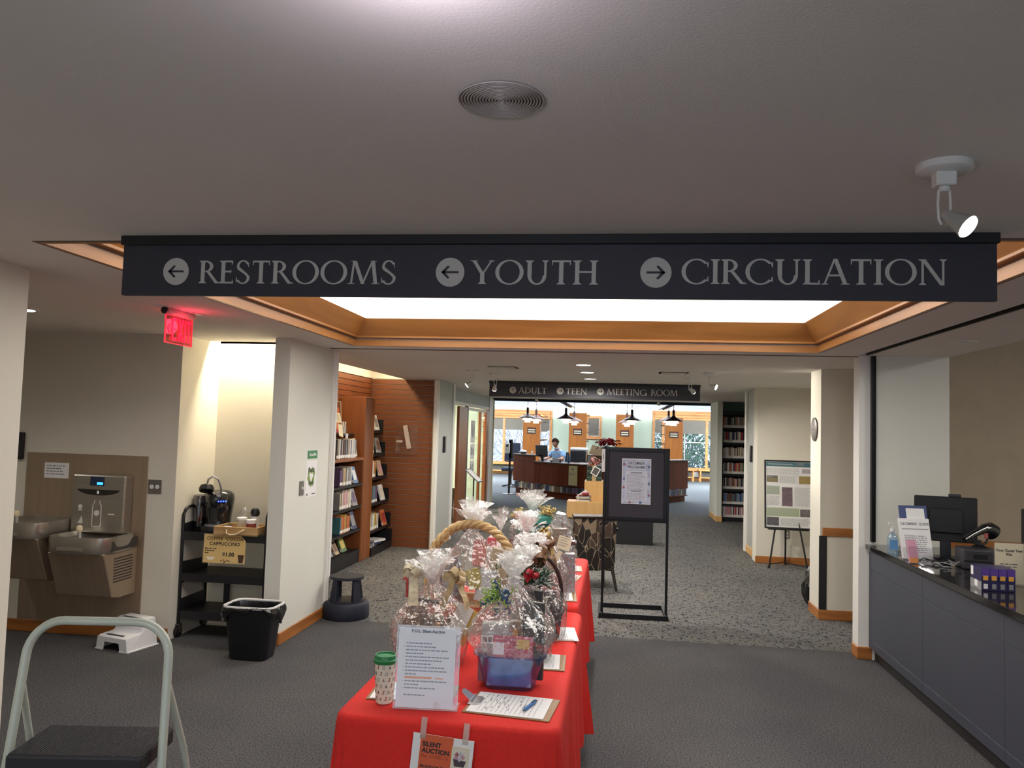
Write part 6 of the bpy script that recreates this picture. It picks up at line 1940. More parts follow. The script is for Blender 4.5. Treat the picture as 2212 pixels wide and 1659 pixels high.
for k, (z0, z1) in enumerate(((1.45, 1.88), (1.12, 1.42), (.80, 1.10))):
    t = thing('door_poster', f'white notice with dark letters on the glazed door, {ORD[k]} from the top', 'poster', (XS + .006, 15.2, (z0 + z1) / 2), R(90), 'door notices')
    h = (z1 - z0) / 2
    MB().box(-.22, .24, -.002, 0, -h, h).build('sheet', PAPER, t)
    b = MB()
    for j in range(4):
        x = -.14 + j * .09
        b.box(x, x + .045, -.003, -.002, -h * .7 * rq.uniform(.4, 1), h * .7 * rq.uniform(.4, 1))
    b.build('dark_print', INKG, t)
# inside the meeting room
t = thing('wall_clock', 'round white wall clock seen through the glazed front', 'clock', (-3.55, 18.49, 2.02))
o = MB().lathe([(.19, 0), (.19, .03), (.175, .035)], 36, cap1=False).build('rim', BLACKP, t, smooth=True); o.rotation_euler = (R(90), 0, 0)
o = MB().lathe([(.176, .0), (.176, .02)], 36).build('face', PAPER, t); o.rotation_euler = (R(90), 0, 0)
for k in range(12):
    a = k * PI / 6
    MB().at((.14 * math.sin(a), -.022, .14 * math.cos(a)), ry=a).box(-.01, .01, -.001, 0, -.018, .018).build('hour_mark', INK, t)
MB().at((0, -.024, 0), ry=R(60)).box(-.006, .006, -.001, 0, 0, .12).build('hand', INK, t)
MB().at((0, -.024, 0), ry=R(200)).box(-.007, .007, -.001, 0, 0, .085).build('hand', INK, t)
t = thing('banner', 'white and green JOIN banner on the meeting room wall', 'banner', (-3.62, 18.49, 1.45))
MB().box(-.25, .3, -.004, 0, -.22, .24).build('sheet', PAPER, t)
MB().box(-.25, .3, -.006, -.004, .08, .22).build('green_band', M('sign_green'), t)
lettering('JOIN', PAPER, t, (-.02, -.0075, .105), .13, bold=.002)
print_lines(MB(), -.2, .25, .04, 2, .10, .05, -.005, rq, .1, .02, .03, .09).build('printed_text', INK, t)
t = thing('shelf_unit', 'low open shelf unit inside the meeting room', 'shelf', (-3.75, 17.9, 0))
for x in (-.42, .42): MB().box(x - .012, x + .012, 0, .4, 0, 1.32).build('side_panel', MAPLE, t)
for z in (.05, .45, .88, 1.30): MB().box(-.42, .42, 0, .4, z - .02, z).build('shelf', MAPLE, t)
MB().box(-.42, .42, .38, .40, 0, 1.32).build('back_panel', DARKG, t)
for k in range(5):
    put_book(Matrix.Translation((-3.75 - .1 + k * .06, 17.95, .452)), .036, .16, .22, ['white', 'black', 'white', 'black', 'cream'][k], f'{["white", "black", "white", "black", "cream"][k]} folder on the meeting room shelf, {ORD[k]} from the left', 'folders in the meeting room')
for k in range(3):
    put_book(Matrix.Translation((-3.75 + .02 + k * .07, 17.93, 1.302)) @ Matrix.Rotation(R(-14), 4, 'Y'), .04, .18, .26, ['brown', 'white', 'grey'][k], f'{["brown", "white", "grey"][k]} book leaning on top of the meeting room shelf', 'books in the meeting room')
t = thing('paper_box', 'white box on the meeting room shelf', 'box', (-3.70, 17.95, .882))
MB().box(-.15, .17, 0, .2, 0, .12).build('carton', PAPER, t, bevel=.004)
MB().box(-.155, .175, -.005, .205, .12, .15).build('box_lid', PAPER, t, bevel=.004)
t = thing('waste_bin', 'black waste bin inside the meeting room', 'waste bin', (-3.15, 14.7, 0))
MB().lathe([(.12, 0), (.16, .55), (.165, .56)], 24, power=4, cap1=False).build('body', BLACKP, t, smooth=True)
MB().lathe([(.168, .55), (.168, .575), (.155, .575)], 24, power=4, cap0=False, cap1=False).build('rim', BLACKP, t, smooth=True)
lamp('meeting_room_lamp', 'AREA', (-4.0, 15.6, 2.38), 170, thing('ceiling_panel_light', 'flat ceiling light inside the meeting room', 'ceiling light', (0, 0, 0)), (1, .93, .78), .6)
MB().box(-4.3, -3.7, 15.0, 16.2, 2.39, 2.415).build('diffuser', M('diffuser_lit', 'fff4e0', .5, emit=2.0), bpy.data.objects['ceiling_panel_light'])

# ------------------------------------------------------------------ windows of the reading room
def window(name, label, x0, x1, z0, z1, mull, rails, shade_z, valance=True, casing=True):
    w = thing(name, label, None, (0, 30.0, 0))
    w['kind'] = 'structure'
    MB().frame(x0 - .09, x1 + .09, z0 - .06, z1 + .09, .09, -.05, .05).build('casing', WINW, w, bevel=.003)
    xs = [x0] + mull + [x1]
    for m_ in mull:
        MB().box(m_ - .045, m_ + .045, -.03, .06, z0, z1).build('mullion', WINW, w)
    for i in range(len(xs) - 1):
        a, b_ = xs[i] + (.045 if i else 0), xs[i + 1] - (.045 if i < len(xs) - 2 else 0)
        MB().box(a, b_, .045, .052, z0, z1).build('pane', PANE, w)
        for rz_ in rails:
            MB().box(a, b_, .03, .05, rz_ - .014, rz_ + .014).build('muntin', WHITEM, w)
        c_ = (a + b_) / 2
        if b_ - a > .8:
            MB().box(c_ - .014, c_ + .014, .03, .05, z0, z1).build('muntin', WHITEM, w)
        MB().box(a + .01, b_ - .01, -.01, .0, shade_z, z1).build('roller_shade', SHADE, w)
    MB().box(x0 - .14, x1 + .14, -.14, 0, z0 - .09, z0 - .05).build('sill', WINW, w, bevel=.004)
    if valance:
        for k in range(3):
            MB().box(x0 - .02, x1 + .02, -.12 - .03 * k, -.05, z1 - .24 + k * .09, z1 - .155 + k * .09).build('valance_board', WINW, w, bevel=.006)
    return w
window('window_1', 'wide oak window with roller shades on the left of the end wall', -5.4, -2.52, .45, 2.38, [-4.28, -3.05], [1.38], 1.70)
window('window_2', 'oak window with roller shade on the right of the end wall', 1.44, 3.75, .45, 2.48, [1.75, 3.35], [1.42], 1.74)
window('window_3', 'small high oak window between the bookstacks', -1.06, -.64, 1.52, 2.22, [], [], 1.56, False)
def bench(x0, x1, label):
    t = thing('bench', label, 'bench', ((x0 + x1) / 2, 29.55, 0))
    w = (x1 - x0) / 2
    MB().box(-w, w, -.22, .22, .40, .45).build('seat', BENCHW, t, bevel=.006)
    for s_ in (-1, 1):
        for y in (-.18, .18):
            MB().box(s_ * (w - .08) - .025, s_ * (w - .08) + .025, y - .025, y + .025, 0, .40).build('leg', BENCHW, t)
    MB().box(-w + .08, w - .08, -.18, -.16, .14, .18).build('stretcher', BENCHW, t)
bench(-5.2, -3.6, 'long oak bench under the left window')
bench(1.75, 2.9, 'left oak bench under the right window')
bench(3.0, 4.1, 'right oak bench under the right window')
for x0, x1, lab in ((-5.4, -2.6, 'left'), (1.5, 3.8, 'right')):
    t = thing('wall_radiator', f'white baseboard heater under the {lab} window', 'radiator', ((x0 + x1) / 2, 29.93, 0))
    w = (x1 - x0) / 2
    MB().box(-w, w, -.04, .0, .14, .32).build('cover', WHITEP, t, bevel=.006)
    MB().box(-w, w, -.05, -.04, .29, .31).build('grille', WHITEM, t)
# outside
struct('ground_snow', MB().box(-30, 30, 30.2, 70, -.6, -.5), SNOW, label='snowy ground outside')
rs = random.Random(77)
TW = M('twig_grey', '6c7078', .8)
def shrub(x, y, h, seed, m, label, leafy=None):
    t = thing('shrub', label, 'shrub', (x, y, -.5), group='shrubs outside the windows')
    rs = random.Random(seed)
    b, lf = MB(), MB()
    for k in range(46):
        p = Vector((rs.uniform(-.5, .5), rs.uniform(-.3, .3), 0))
        d = Vector((rs.uniform(-.6, .6), rs.uniform(-.4, .4), 1.0)).normalized()
        pts = [p]
        for i in range(6):
            d = (d + Vector((rs.uniform(-.45, .45), rs.uniform(-.3, .3), rs.uniform(-.25, .2)))).normalized()
            p = p + d * h / 6
            pts.append(p)
            if leafy:
                for q in range(4):
                    c = p + Vector((rs.uniform(-.2, .2), rs.uniform(-.2, .2), rs.uniform(-.15, .15)))
                    s_ = rs.uniform(.06, .12)
                    n1 = Vector((rs.uniform(-1, 1), rs.uniform(-1, 1), rs.uniform(-1, 1))).normalized()
                    n2 = n1.orthogonal().normalized() * s_ * .5
                    n1 = n1 * s_
                    lf.add([c - n1, c + n2, c + n1, c - n2], [(0, 1, 2, 3)])
        b.tube(pts, [.022 - .003 * i for i in range(7)], 4)
    b.build('branches', m, t)
    if leafy:
        o = lf.build('leaves', leafy, t, fix=False)
        o['kind'] = 'stuff'
FR = M('frosted_twig', 'b4bccb', .8)
LG = M('evergreen_leaf', '5c8468', .7)
shrub(-6.4, 33.5, 2.9, 1, FR, 'frosted bare shrub outside the left window, leftmost')
shrub(-4.2, 36.2, 3.0, 2, TW, 'grey bare shrub outside the left window, second from the left')
shrub(-3.3, 33.2, 3.0, 3, FR, 'frosted bare shrub outside the left window, right of the mullion')
shrub(-1.0, 38.6, 3.0, 4, TW, 'grey bare shrub outside the left window, rightmost')
shrub(2.0, 34.0, 3.0, 5, TW, 'green shrub outside the right window, left half', LG)
shrub(4.2, 35.0, 3.2, 6, TW, 'green shrub outside the right window, right half', LG)
shrub(2.9, 38.8, 3.6, 9, TW, 'green shrub far outside the right window', LG)

# ------------------------------------------------------------------ bookstacks with oak end panels
def stack(x0, x1, zt, side, label, i):
    t = thing('bookstack', label, 'bookcase', ((x0 + x1) / 2, 26.0, 0), group='bookstacks with oak ends')
    w = (x1 - x0) / 2
    MB().box(-w, w, 0, .04, 0, zt).build('end_panel', ENDW, t, bevel=.004)
    sg = MB().box(-.14, .14, -.012, 0, 1.60, 1.80).build('range_sign', BLACK, t)
    for z in (1.635, 1.705):
        MB().box(-.115, .115, -.016, -.012, z, z + .035).build('sign_strip', PAPERG, sg)
    MB().box(-.11, .11, -.015, -.012, 1.765, 1.785).build('sign_strip', M('sign_red', '7c3830', .6), sg)
    MB().box(-.02, .02, .04, 3.0, .0, zt - .05).build('spine_panel', BLACK, t)
    for z in (.10, .42, .74, 1.06, 1.38, 1.70, 2.02):
        MB().box(-w + .02, w - .02, .04, 3.0, z - .03, z).build('shelf', M('shelf_brown', '4a3020', .6), t)
    if side:
        sx = side
        rs = random.Random(i)
        for zi, z in enumerate((2.02, 1.70, 1.38, 1.06, .74)):
            for k in range(4):
                c = rs.choice(['black', 'brown', 'white', 'white', 'grey', 'navy', 'red'])
                m_ = Matrix.Translation(((x0 + x1) / 2 + sx * (w - .03), 26.08 + k * .085, z + .001)) @ Matrix.Rotation(R(90 * sx), 4, 'Z')
                if sx < 0: m_ = Matrix.Translation((0, .06, 0)) @ m_
                put_book(m_, .06, .17, rs.choice((.22, .24, .25)), c, f'{c} volume in the {ORD[i]} oak-ended bookstack, {ORD[zi]} shelf down, {ORD[k]} from its end', 'volumes in the bookstacks')
    MB().box(-w, w, .04, 3.0, zt - .05, zt).build('top', ENDW, t)
    return t
stack(-3.08, -2.5, 2.24, 1, 'oak-ended bookstack before the left window', 0)
stack(-1.55, -.97, 2.32, 1, 'oak-ended bookstack behind the desk, left of the small window', 1)
stack(-.01, .57, 2.31, 0, 'oak-ended bookstack behind the poster stand', 2)
stack(1.57, 2.15, 2.25, -1, 'oak-ended bookstack before the right window', 3)

# ------------------------------------------------------------------ reference desk
dk = thing('reference_desk', 'curved mahogany reference desk with a band of book spines', 'desk', (0, 0, 0))
cur = [(-2.76, 21.30), (-2.10, 20.50), (-1.48, 19.95), (-.76, 19.45), (.0, 19.25), (.75, 19.45), (1.30, 19.95), (1.86, 20.75)]
def offs(p, d):
    c = Vector((-.4, 23.2))
    v = Vector(p) - c
    return tuple(c + v.normalized() * (v.length + d))
for i in range(len(cur) - 1):
    a, b_ = cur[i], cur[i + 1]
    ztop = 1.045 if i in (0, 5, 6) else .885
    ia, ib = offs(a, -.05), offs(b_, -.05)
    MB().prism([a, b_, ib, ia], .34, ztop, 'xy').build('front_panel', DESKW, dk, bevel=.003)
    ja, jb = offs(a, -.16), offs(b_, -.16)
    ka, kb = offs(a, -.10), offs(b_, -.10)
    MB().prism([ka, kb, jb, ja], 0, .165, 'xy').build('plinth', DESKW, dk)
    MB().prism([ka, kb, jb, ja], .165, .34, 'xy').build('recess', M('recess_dark', '221412', .6), dk)
    MB().prism([offs(a, .0), offs(b_, .0), ja, jb][:2] + [jb, ja], .150, .170, 'xy').build('ledge', DESKW, dk)
    oa, ob = offs(a, .03), offs(b_, .03)
    da = .75 if ztop < 1 else .32
    MB().prism([oa, ob, offs(b_, -da), offs(a, -da)], ztop, ztop + .03, 'xy').build('worktop', M('desk_top', '2c1c18', .25), dk, bevel=.003)
    if i in (0, 5):
        MB().prism([offs(a, .005), offs(b_, .005), offs(b_, -.0), offs(a, -.0)], .90, .915, 'xy').build('groove', M('recess_dark'), dk)
    # band of decorative spines
    L_ = (Vector(b_) - Vector(a)).length
    n = int(L_ / .095)
    rs = random.Random(i + 5)
    d = (Vector(b_) - Vector(a)).normalized()
    ang = math.atan2(d.y, d.x)
    for k in range(n):
        p = Vector(a) + d * (L_ * (k + .1) / n)
        p = Vector(offs(p, -.045))
        hh = rs.uniform(.135, .165)
        c = rs.choice(['grey', 'purple', 'brown', 'cream', 'black', 'navy', 'brown', 'grey', 'black', 'purple'])
        MB().at((p.x, p.y, .171), rz=ang).box(0, L_ / n * .82, 0, .05, 0, hh).build('book_spine', BOOKC[c], dk)
pl = thing('desk_plaque', 'pale metal plaque on the front of the reference desk', 'plaque', (-1.03, 19.60, .62), math.atan2(19.45 - 19.95, .72))
MB().box(-.135, .135, -.02, -.0, -.24, .24).build('plate', M('plaque_gold', 'a89c7c', .35, .5), pl, bevel=.003)
print_lines(MB(), -.09, .09, .06, 2, .03, .016, -.0205, random.Random(1), .2).build('printed_text', INKG, pl)
MB().lathe([(.001, 0), (.03, .02), (.03, .05), (.001, .06)], 14, (0, -.02, .13), sy=.1).build('emblem', INKG, pl)
# seat and person
st = thing('office_stool', 'black office stool behind the reference desk', 'stool', (-1.60, 21.95, 0))
MB().lathe([(.21, .60), (.22, .63), (.21, .67), (.05, .68)], 28).build('seat', BLACKP, st, smooth=True)
MB().cyl((0, 0, .08), (0, 0, .60), .03, n=12).build('post', CHROME, st)
for k in range(5):
    a = k * 2 * PI / 5
    MB().tube([(0, 0, .09), (.26 * math.cos(a), .26 * math.sin(a), .045)], [.025, .015], 8).cyl((.26 * math.cos(a), .26 * math.sin(a), 0), (.26 * math.cos(a), .26 * math.sin(a), .05), .022, n=8).build('foot', BLACKP, st)
MB().at((.10, .22, .95)).box(-.2, .2, -.03, .03, -.15, .18).build('backrest', BLACKP, st, bevel=.02, seg=2)

def skin_body(name, joints, edges, root, mat, parent, sub=2):
    me = bpy.data.meshes.new(name)
    me.from_pydata([j[:3] for j in joints], edges, [])
    o = link(name, me)
    sk = o.modifiers.new('skin', 'SKIN')
    for i, j in enumerate(joints):
        d = me.skin_vertices[0].data[i]
        d.radius = (j[3], j[4] if len(j) > 4 else j[3])
        d.use_root = (i == root)
    sb = o.modifiers.new('sub', 'SUBSURF'); sb.levels = sub; sb.render_levels = sub
    sk.use_smooth_shade = True
    dg = bpy.context.evaluated_depsgraph_get()
    m2 = bpy.data.meshes.new_from_object(o.evaluated_get(dg))
    bpy.data.objects.remove(o)
    m2.materials.clear(); m2.materials.append(mat)
    m2.polygons.foreach_set('use_smooth', [True] * len(m2.polygons))
    return link(name, m2, parent)
pr = thing('person', 'person in a light blue polo shirt looking down at the reference desk', 'person', (-1.58, 21.72, 0), R(-38))
SKIN = M('skin', 'c99a84', .55)
POLO = M('polo_blue', '7fa3c8', .8)
TROU = M('trousers_dark', '2c2e38', .8)
HAIR = M('hair_brown', '2a1c16', .9, spec=.1)
# skeleton in metres, local -y faces forward
J = [(0, .10, .72, .15, .12), (0, .07, .92, .15, .11), (0, .02, 1.10, .175, .11), (0, -.03, 1.19, .10, .08), (0, -.06, 1.25, .055, .055), (0, -.085, 1.31, .055, .06)]
E_ = [(0, 1), (1, 2), (2, 3), (3, 4), (4, 5)]
def addj(*a):
    J.append(a); return len(J) - 1
hands = []
for s_ in (-1, 1):
    a = addj(s_ * .19, .0, 1.13, .065, .06); b1 = addj(s_ * .26, -.10, .96, .05, .05); c_ = addj(s_ * .20, -.34, .93, .035, .035); d_ = addj(s_ * .16, -.40, .945, .03, .022); e_ = addj(s_ * .14, -.47, .945, .034, .016)
    E_.extend([(2, a), (a, b1), (b1, c_), (c_, d_), (d_, e_)])
    for k in range(4):
        f1 = addj(s_ * (.115 + .019 * k), -.515 + .006 * abs(k - 1.5), .945, .0085, .0085); f2 = addj(s_ * (.112 + .020 * k), -.548 + .008 * abs(k - 1.5), .93, .0075, .0075)
        E_.extend([(e_, f1), (f1, f2)])
    th = addj(s_ * .105, -.455, .94, .010, .010); th2 = addj(s_ * .085, -.49, .935, .0085, .0085)
    E_.extend([(d_, th), (th, th2)])
    h = addj(s_ * .09, .06, .74, .095, .085); k_ = addj(s_ * .12, -.36, .72, .07, .07); an = addj(s_ * .12, -.30, .32, .045, .045); to = addj(s_ * .12, -.28, .26, .04, .035); tt = addj(s_ * .12, -.42, .24, .035, .03)
    E_.extend([(0, h), (h, k_), (k_, an), (an, to), (to, tt)])
body = skin_body('body', J, E_, 0, SKIN, pr)
# clothing follows the same skeleton, slightly larger
J2 = [(0, .10, .72, .16, .135), (0, .07, .92, .168, .125), (0, .02, 1.10, .19, .125), (0, -.02, 1.18, .115, .09), (0, -.045, 1.225, .075, .07)]
E2 = [(0, 1), (1, 2), (2, 3), (3, 4)]
n0 = 5
for s_ in (-1, 1):
    J2 += [(s_ * .20, .0, 1.125, .082, .08), (s_ * .255, -.085, .985, .072, .07)]
    E2 += [(2, n0), (n0, n0 + 1)]; n0 += 2
skin_body('shirt', J2, E2, 0, POLO, pr)
J3 = [(0, .10, .73, .165, .135)]
E3 = []
n0 = 1
for s_ in (-1, 1):
    J3 += [(s_ * .09, .05, .74, .11, .10), (s_ * .12, -.36, .72, .085, .085), (s_ * .12, -.30, .34, .065, .065)]
    E3 += [(0, n0), (n0, n0 + 1), (n0 + 1, n0 + 2)]; n0 += 3
skin_body('trousers', J3, E3, 0, TROU, pr)
MB().tube([(.07 * math.cos(a), -.055 + .065 * math.sin(a), 1.235 + .012 * math.sin(a)) for a in [i * PI / 9 for i in range(18)]], .014, 8, closed=True).build('collar', POLO, pr, smooth=True)
# head, tilted down
hd = link('head', None, pr)
def headf(u, v):
    a = 2 * PI * u; ph = PI * v
    x, y, z = .078 * math.sin(ph) * math.cos(a), .098 * math.sin(ph) * math.sin(a), .118 * math.cos(ph)
    if z < 0:
        x *= 1 - .28 * (-z / .118); y = y * (1 - .12 * (-z / .118)) - .012 * (-z / .118)
    if y < -.07 and -.045 < z < .02 and abs(x) < .022:
        y -= .022 * (1 - abs(x) / .022) * (1 - abs(z + .015) / .04)
    if y < -.06 and .012 < z < .04: y += .006
    return (x, y, z)
hm = MB().grid(headf, 40, 28, True).mesh('head', SKIN, smooth=True)
hd2 = link('head', hm, pr); bpy.data.objects.remove(hd)
hd2.location = (0, -.115, 1.40); hd2.rotation_euler = (R(34), 0, R(-18))
def hairf(u, v):
    a = 2 * PI * u; ph = PI * .62 * v
    k = 1.06
    x, y, z = .080 * k * math.sin(ph) * math.cos(a), .101 * k * math.sin(ph) * math.sin(a), .121 * math.cos(ph) * 1.03
    if math.sin(a) < -.2 and z < .065: y *= .9; z = max(z, .062)
    return (x, y + .004, z)
MB().grid(hairf, 36, 16, True).build('hair', HAIR, hd2, smooth=True)
for s_ in (-1, 1):
    MB().lathe([(.001, -.026), (.012, -.014), (.014, .008), (.001, .024)], 10, (s_ * .078, .008, -.002), sx=.5).build('ear', SKIN, hd2, smooth=True)
    MB().lathe([(.001, -.007), (.010, -.003), (.011, .002), (.001, .007)], 12, (s_ * .030, -.086, .008), sy=.6).build('eye', M('eye_white', 'd8d4d0', .3), hd2, smooth=True)
    MB().lathe([(.001, -.004), (.005, 0), (.001, .004)], 10, (s_ * .030, -.092, .007), sy=.5).build('iris', M('iris_dark', '2a201c', .3), hd2, smooth=True)
    MB().tube([(s_ * .045, -.083, .028), (s_ * .03, -.091, .032), (s_ * .016, -.093, .028)], .0035, 6).build('eyebrow', HAIR, hd2)
MB().tube([(-.022, -.088, -.052), (0, -.096, -.050), (.022, -.088, -.052)], [.003, .005, .003], 8).build('mouth', M('lips', 'a86a60', .5), hd2, smooth=True)
MB().at((0, -.020, -.075)).lathe([(.05, -.02), (.066, -.005), (.068, .02)], 20, sy=1.15, cap0=True, cap1=False).build('beard', M('beard_brown', '6a5044', .8), hd2, smooth=True)
# things on the desk
def ondesk(name, label, cat, x, y, z, rz=0): return thing(name, label, cat, (x, y, z), rz)
ZH, ZL = 1.076, .916
t = ondesk('computer_monitor', 'dark monitor back on the left part of the reference desk', 'monitor', -1.93, 20.80, ZL, R(-30))
MB().at((0, 0, .05), rx=R(8)).box(-.19, .19, -.015, .015, .06, .37).build('rear_shell', M('monitor_grey', '3a3c42', .5), t, bevel=.006)
MB().box(-.03, .03, -.0, .04, 0, .2).box(-.1, .1, -.06, .1, 0, .012).build('stand', BLACKP, t)
t = ondesk('tablet_stand', 'black folded card holder in front of the person', 'card holder', -1.52, 20.27, ZL, R(-25))
MB().prism([(-.07, 0), (.07, 0), (.01, .10)], -.13, .13, 'yz').build('holder', BLACKP, t, bevel=.004)
MB().at((-.135, -.03, .05)).lathe([(.03, -.03), (.05, 0), (.03, .03)], 14).build('white_emblem', PAPER, t, smooth=True)
t = ondesk('water_bottle', 'blue water bottle on the desk beside the person', 'bottle', -1.20, 20.35, ZL)
MB().lathe([(.035, 0), (.037, .01), (.037, .15), (.03, .17), (.02, .175)], 20).build('bottle', M('bottle_blue', '2c5a84', .3), t, smooth=True)
MB().lathe([(.022, .175), (.022, .205), (.018, .21)], 16).build('cap', BLACKP, t, smooth=True)
t = ondesk('paper_stack', 'white papers lying on the low part of the reference desk', 'papers', -.75, 20.0, ZL, R(-20))
for k in range(3): MB().at((.01 * k, .02 * k, .004 * k), rz=R(7 * k)).box(-.2, .2, -.12, .12, 0, .004).build('sheet', PAPER, t)
t = ondesk('bowl', 'grey bowl with white tissues on the left end of the desk', 'bowl', -2.48, 21.15, ZH)
MB().lathe([(.06, 0), (.12, .04), (.125, .06), (.115, .06), (.06, .01)], 24, cap1=False).build('bowl', M('bowl_grey', '9a9a98', .4), t, smooth=True)
MB().lathe([(.10, .04), (.09, .08), (.04, .10), (.005, .105)], 14).build('tissue', PAPER, t, smooth=True)
t = ondesk('desk_ornament', 'tiny white figurine on the left end of the desk', 'ornament', -2.2, 20.85, ZH)
MB().lathe([(.03, 0), (.032, .03), (.015, .05), (.022, .07), (.005, .09)], 14).build('figure', PAPER, t, smooth=True)
MB().lathe([(.033, 0), (.033, .006)], 14).build('foot', WHITEM, t)
t = ondesk('office_chair', 'dark blue office chair back left of the bookstack', 'chair', -3.1, 23.6, 0)
MB().box(-.24, .24, .0, .08, .75, 1.32).build('backrest', M('navy_fabric', '20283c', .8), t, bevel=.03, seg=2)
MB().box(-.26, .26, -.45, .05, .48, .58).build('seat', M('navy_fabric'), t, bevel=.03, seg=2)
MB().cyl((0, -.2, .05), (0, -.2, .5), .03, n=10).build('post', BLACKP, t)
for k in range(5):
    a = k * 2 * PI / 5
    MB().tube([(0, -.2, .08), (.28 * math.cos(a), -.2 + .28 * math.sin(a), .03)], .02, 6).build('foot', BLACKP, t)
t = ondesk('printer', 'black printer with white top on a stand behind the person', 'printer', -1.05, 22.9, 0)
MB().box(-.24, .24, -.2, .2, 0, .78).build('stand', DARKG, t)
MB().box(-.25, .25, -.22, .22, .78, 1.18).build('body', BLACKP, t, bevel=.02)
MB().box(-.25, .25, -.20, .22, 1.18, 1.25).build('top_cover', WHITEP, t, bevel=.015)
t = ondesk('storage_box', 'brown open storage box on the desk right of the person', 'box', -.52, 20.7, ZL, R(-10))
MB().box(-.2, .2, -.14, .14, 0, .20).build('box_body', M('box_brown', '5c4430', .7), t, bevel=.004)
MB().at((.02, .0, .19), ry=R(14), rx=R(-25)).box(-.2, .26, -.01, .01, 0, .26).build('box_flap', M('box_tan', '8a7454', .7), t)
MB().box(-.24, -.19, -.1, .1, .02, .3).build('file', PAPERG, t)
t = ondesk('photo_frame', 'small silver framed picture on the reference desk', 'picture frame', -.62, 20.05, ZL, R(-4))
MB().at(rx=R(-12)).frame(-.08, .08, 0, .2, .012, -.008, .008).build('frame', CHROME, t)
MB().at(rx=R(-12)).box(-.07, .07, -.004, .002, .01, .19).build('picture', M('photo_grey', '8c9098', .5), t)
# poinsettia
t = ondesk('poinsettia', 'dark red poinsettia plant on the desk above the poster stand', 'plant', -.20, 20.1, ZL)
MB().lathe([(.09, 0), (.12, .16), (.125, .17)], 20).build('pot', M('foil_pot', '6a6c70', .35, .5), t, smooth=True)
rs = random.Random(50)
LR, LD = M('bract_red', '7c1216', .9, spec=.1), M('leaf_dark', '1c2a1c', .6)
MB().tube([(0, 0, .15), (.0, 0, .5)], .012, 6).build('stem', LD, t)
for k in range(120):
    a = rs.uniform(0, 6.28)
    rr_ = rs.uniform(.02, .27)
    z = .60 - .9 * rr_ * rr_ + rs.uniform(-.05, .07)
    low = k % 5 == 0
    if low: z -= .14
    L_, w = rs.uniform(.10, .16), rs.uniform(.035, .055)
    MB().at((rr_ * math.cos(a), rr_ * math.sin(a), z), rz=a, ry=rs.uniform(.0, .9), rx=rs.uniform(-.3, .3)).add(
        [(0, 0, 0), (L_ * .4, -w, .008), (L_, 0, -.01), (L_ * .4, w, .008), (L_ * .4, 0, -.006)], [(0, 1, 4), (1, 2, 4), (2, 3, 4), (3, 0, 4)]).build('leaf' if low else 'bract', LD if low else LR, t, fix=False)
# sanitizer stand
t = thing('sanitizer_stand', 'white hand sanitizer dispenser on a black pole left of the desk', 'sanitizer dispenser', (-2.80, 20.85, 0))
MB().lathe([(.17, 0), (.17, .015), (.04, .03)], 28).build('base', M('base_silver', 'a8a8ac', .3, .8), t, smooth=True)
MB().box(-.025, .025, -.02, .02, .02, 1.42).build('pole', BLACKM, t)
MB().box(-.03, .07, -.02, .03, .95, 1.45).build('back_plate', BLACKP, t, bevel=.01)
d_ = MB().box(-.12, .0, -.14, -.02, 1.08, 1.36).build('dispenser', WHITEP, t, bevel=.02, seg=2)
MB().box(-.09, -.03, -.145, -.14, 1.26, 1.32).build('window_slot', DARKG, d_)
MB().box(-.10, .02, -.14, -.0, .86, .88).build('drip_tray', BLACKP, t)
# pendants
def pendant(x, y, z, label):
    t = thing('pendant_lamp', label, 'pendant lamp', (x, y, z), group='layered pendant lamps')
    MB().cyl((0, 0, .30), (0, 0, (2.78 if y < 20.1 else 2.535) - z), .006, n=6).build('cord', BLACKP, t)
    BZ = M('pendant_brown', '4a241c', .35)
    MB().lathe([(.03, .16), (.032, .28), (.02, .31)], 18).build('neck', BZ, t, smooth=True)
    MB().lathe([(.235, .035), (.23, .045), (.16, .085), (.07, .125), (.03, .165), (.026, .15), (.066, .115), (.155, .075), (.226, .036)], 36, cap0=False, cap1=False).build('top_shade', BZ, t, smooth=True)
    MB().lathe([(.135, -.01), (.13, .0), (.10, .045), (.05, .075)], 30, cap0=False).build('middle_shade', OPAL, t, smooth=True)
    MB().lathe([(.078, -.07), (.075, -.045), (.06, -.005), (.03, .02)], 26, cap0=True).build('lower_shade', OPAL, t, smooth=True)
    return t
for (x, y, z, lab) in ((-2.27, 20.1, 1.99, 'left lamp of the leftmost pair'), (-2.17, 21.3, 1.98, 'right lamp of the leftmost pair'), (-1.25, 19.6, 1.99, 'left lamp of the second pair'),
                       (-1.16, 21.8, 1.96, 'lower right lamp of the second pair'), (.385, 19.8, 2.00, 'upper right lamp of the third pair'), (.29, 21.9, 1.96, 'lower left lamp of the third pair'),
                       (1.32, 20.4, 2.02, 'left lamp of the rightmost pair'), (1.36, 19.2, 2.00, 'right lamp of the rightmost pair')):
    pendant(x, y, z, f'{lab} of layered pendants over the desk')
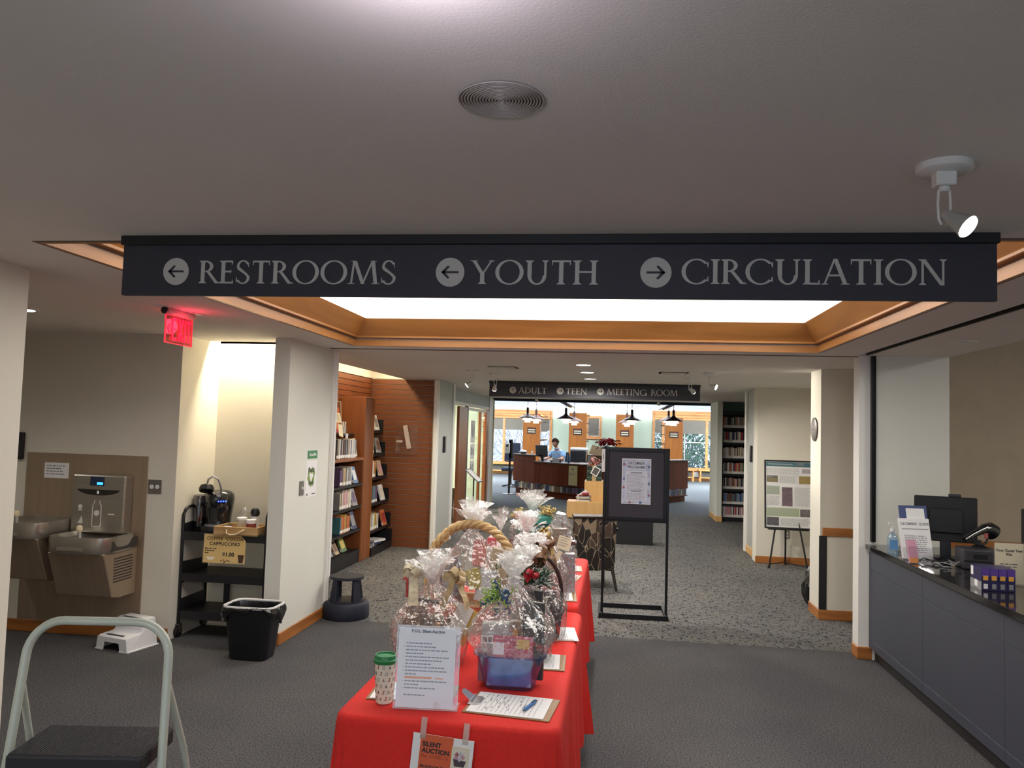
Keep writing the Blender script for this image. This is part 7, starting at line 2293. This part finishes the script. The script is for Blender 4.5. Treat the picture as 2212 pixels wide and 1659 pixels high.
# maple display cubes
t = thing('display_cube', 'low maple display cube holding a pile of cases', 'display cube', (-.50, 15.95, 0))
MB().box(-.44, .44, -.25, .25, .0, .02).build('base', BLACK, t)
MB().box(-.44, .44, -.25, .25, .02, .34).build('cube', MAPLE, t, bevel=.004)
MB().box(.28, .30, -.256, -.25, .10, .30).build('pull', CHROME, t)
t = thing('display_cube', 'tall maple display cube with a wrapped book stack on top', 'display cube', (-.30, 16.50, 0))
MB().box(-.32, .5, -.28, .25, 0, .02).build('base', BLACK, t)
MB().box(-.32, .5, -.28, .25, .02, .72).build('cube', MAPLE, t, bevel=.004)
rs = random.Random(60)
for k in range(7):
    put_book(Matrix.Translation((-.78 + rs.uniform(0, .04), 15.80 + rs.uniform(0, .04), .342 + k * .017)) @ Matrix.Rotation(rs.uniform(-.2, .2), 4, 'Z') @ Matrix.Rotation(R(90), 4, 'Y') @ Matrix.Translation((-.016, 0, 0)), .016, .19, .27,
             ['white', 'grey', 'white', 'cream', 'white', 'grey', 'red'][k], f'{["white", "grey", "white", "cream", "white", "grey", "red"][k]} case lying on the low display cube, {ORD[k]} from the bottom', 'cases on the low cube')
t = thing('candy_dish', 'white folded card on the pile on the low display cube', 'card', (-.60, 15.9, .465))
MB().prism([(-.12, 0), (.12, 0), (.02, .10)], -.06, .06, 'xz').build('card', PAPER, t)
MB().at((.02, -.07, 0)).lathe([(.05, 0), (.08, .03), (.06, .05)], 16).build('red_dish', M('dish_red', 'a04048', .4), t, smooth=True)
t = thing('book_gift_stack', 'stack of green books tied with a candy-striped bow and tag', 'gift', (-.43, 16.40, .722))
for k in range(7):
    MB().at((0, 0, k * .045), rz=R((k % 3 - 1) * 4)).box(-.15, .15, -.10, .10, 0, .042).build('tied_book', M(f'tied_green{k % 3}', ['24382c', '3c5440', '1c2420'][k % 3], .5), t, bevel=.004)
MB().box(-.04, .04, -.108, -.10, 0, .32).build('ribbon', M('ribbon_tan'), t)
bow(t, 0, -.04, .36, .14, .05, 70, 9, M('ribbon_candy', 'c88a80', .5, var=.5, scale=50), 1)
MB().at((.03, -.13, .20), ry=R(28)).box(-.075, .075, -.004, 0, -.09, .09).build('gift_tag', PAPER, t)
MB().at((.03, -.135, .20), ry=R(28)).box(-.055, .055, -.002, 0, -.07, .07).build('tag_print', M('tag_dark', '54504a', .6), t)
t = thing('red_jar', 'red candy jar beside the tied books on the tall cube', 'jar', (-.02, 16.35, .722))
MB().lathe([(.06, 0), (.065, .02), (.065, .11), (.05, .13)], 20).build('jar_body', M('jar_red', '9c2c30', .3), t, smooth=True)
MB().lathe([(.052, .13), (.052, .16), (.045, .165)], 20).build('lid', M('jar_lid', 'c8b8b4', .4), t, smooth=True)
t = thing('floor_box', 'low black box on the floor behind the poster stand', 'box', (.22, 12.6, 0))
MB().box(-.38, .38, -.15, .15, 0, .36).build('box_body', M('box_black', '141318', .6), t, bevel=.005)
MB().box(-.39, .39, -.16, .16, .36, .38).build('lid', M('box_black'), t, bevel=.003)
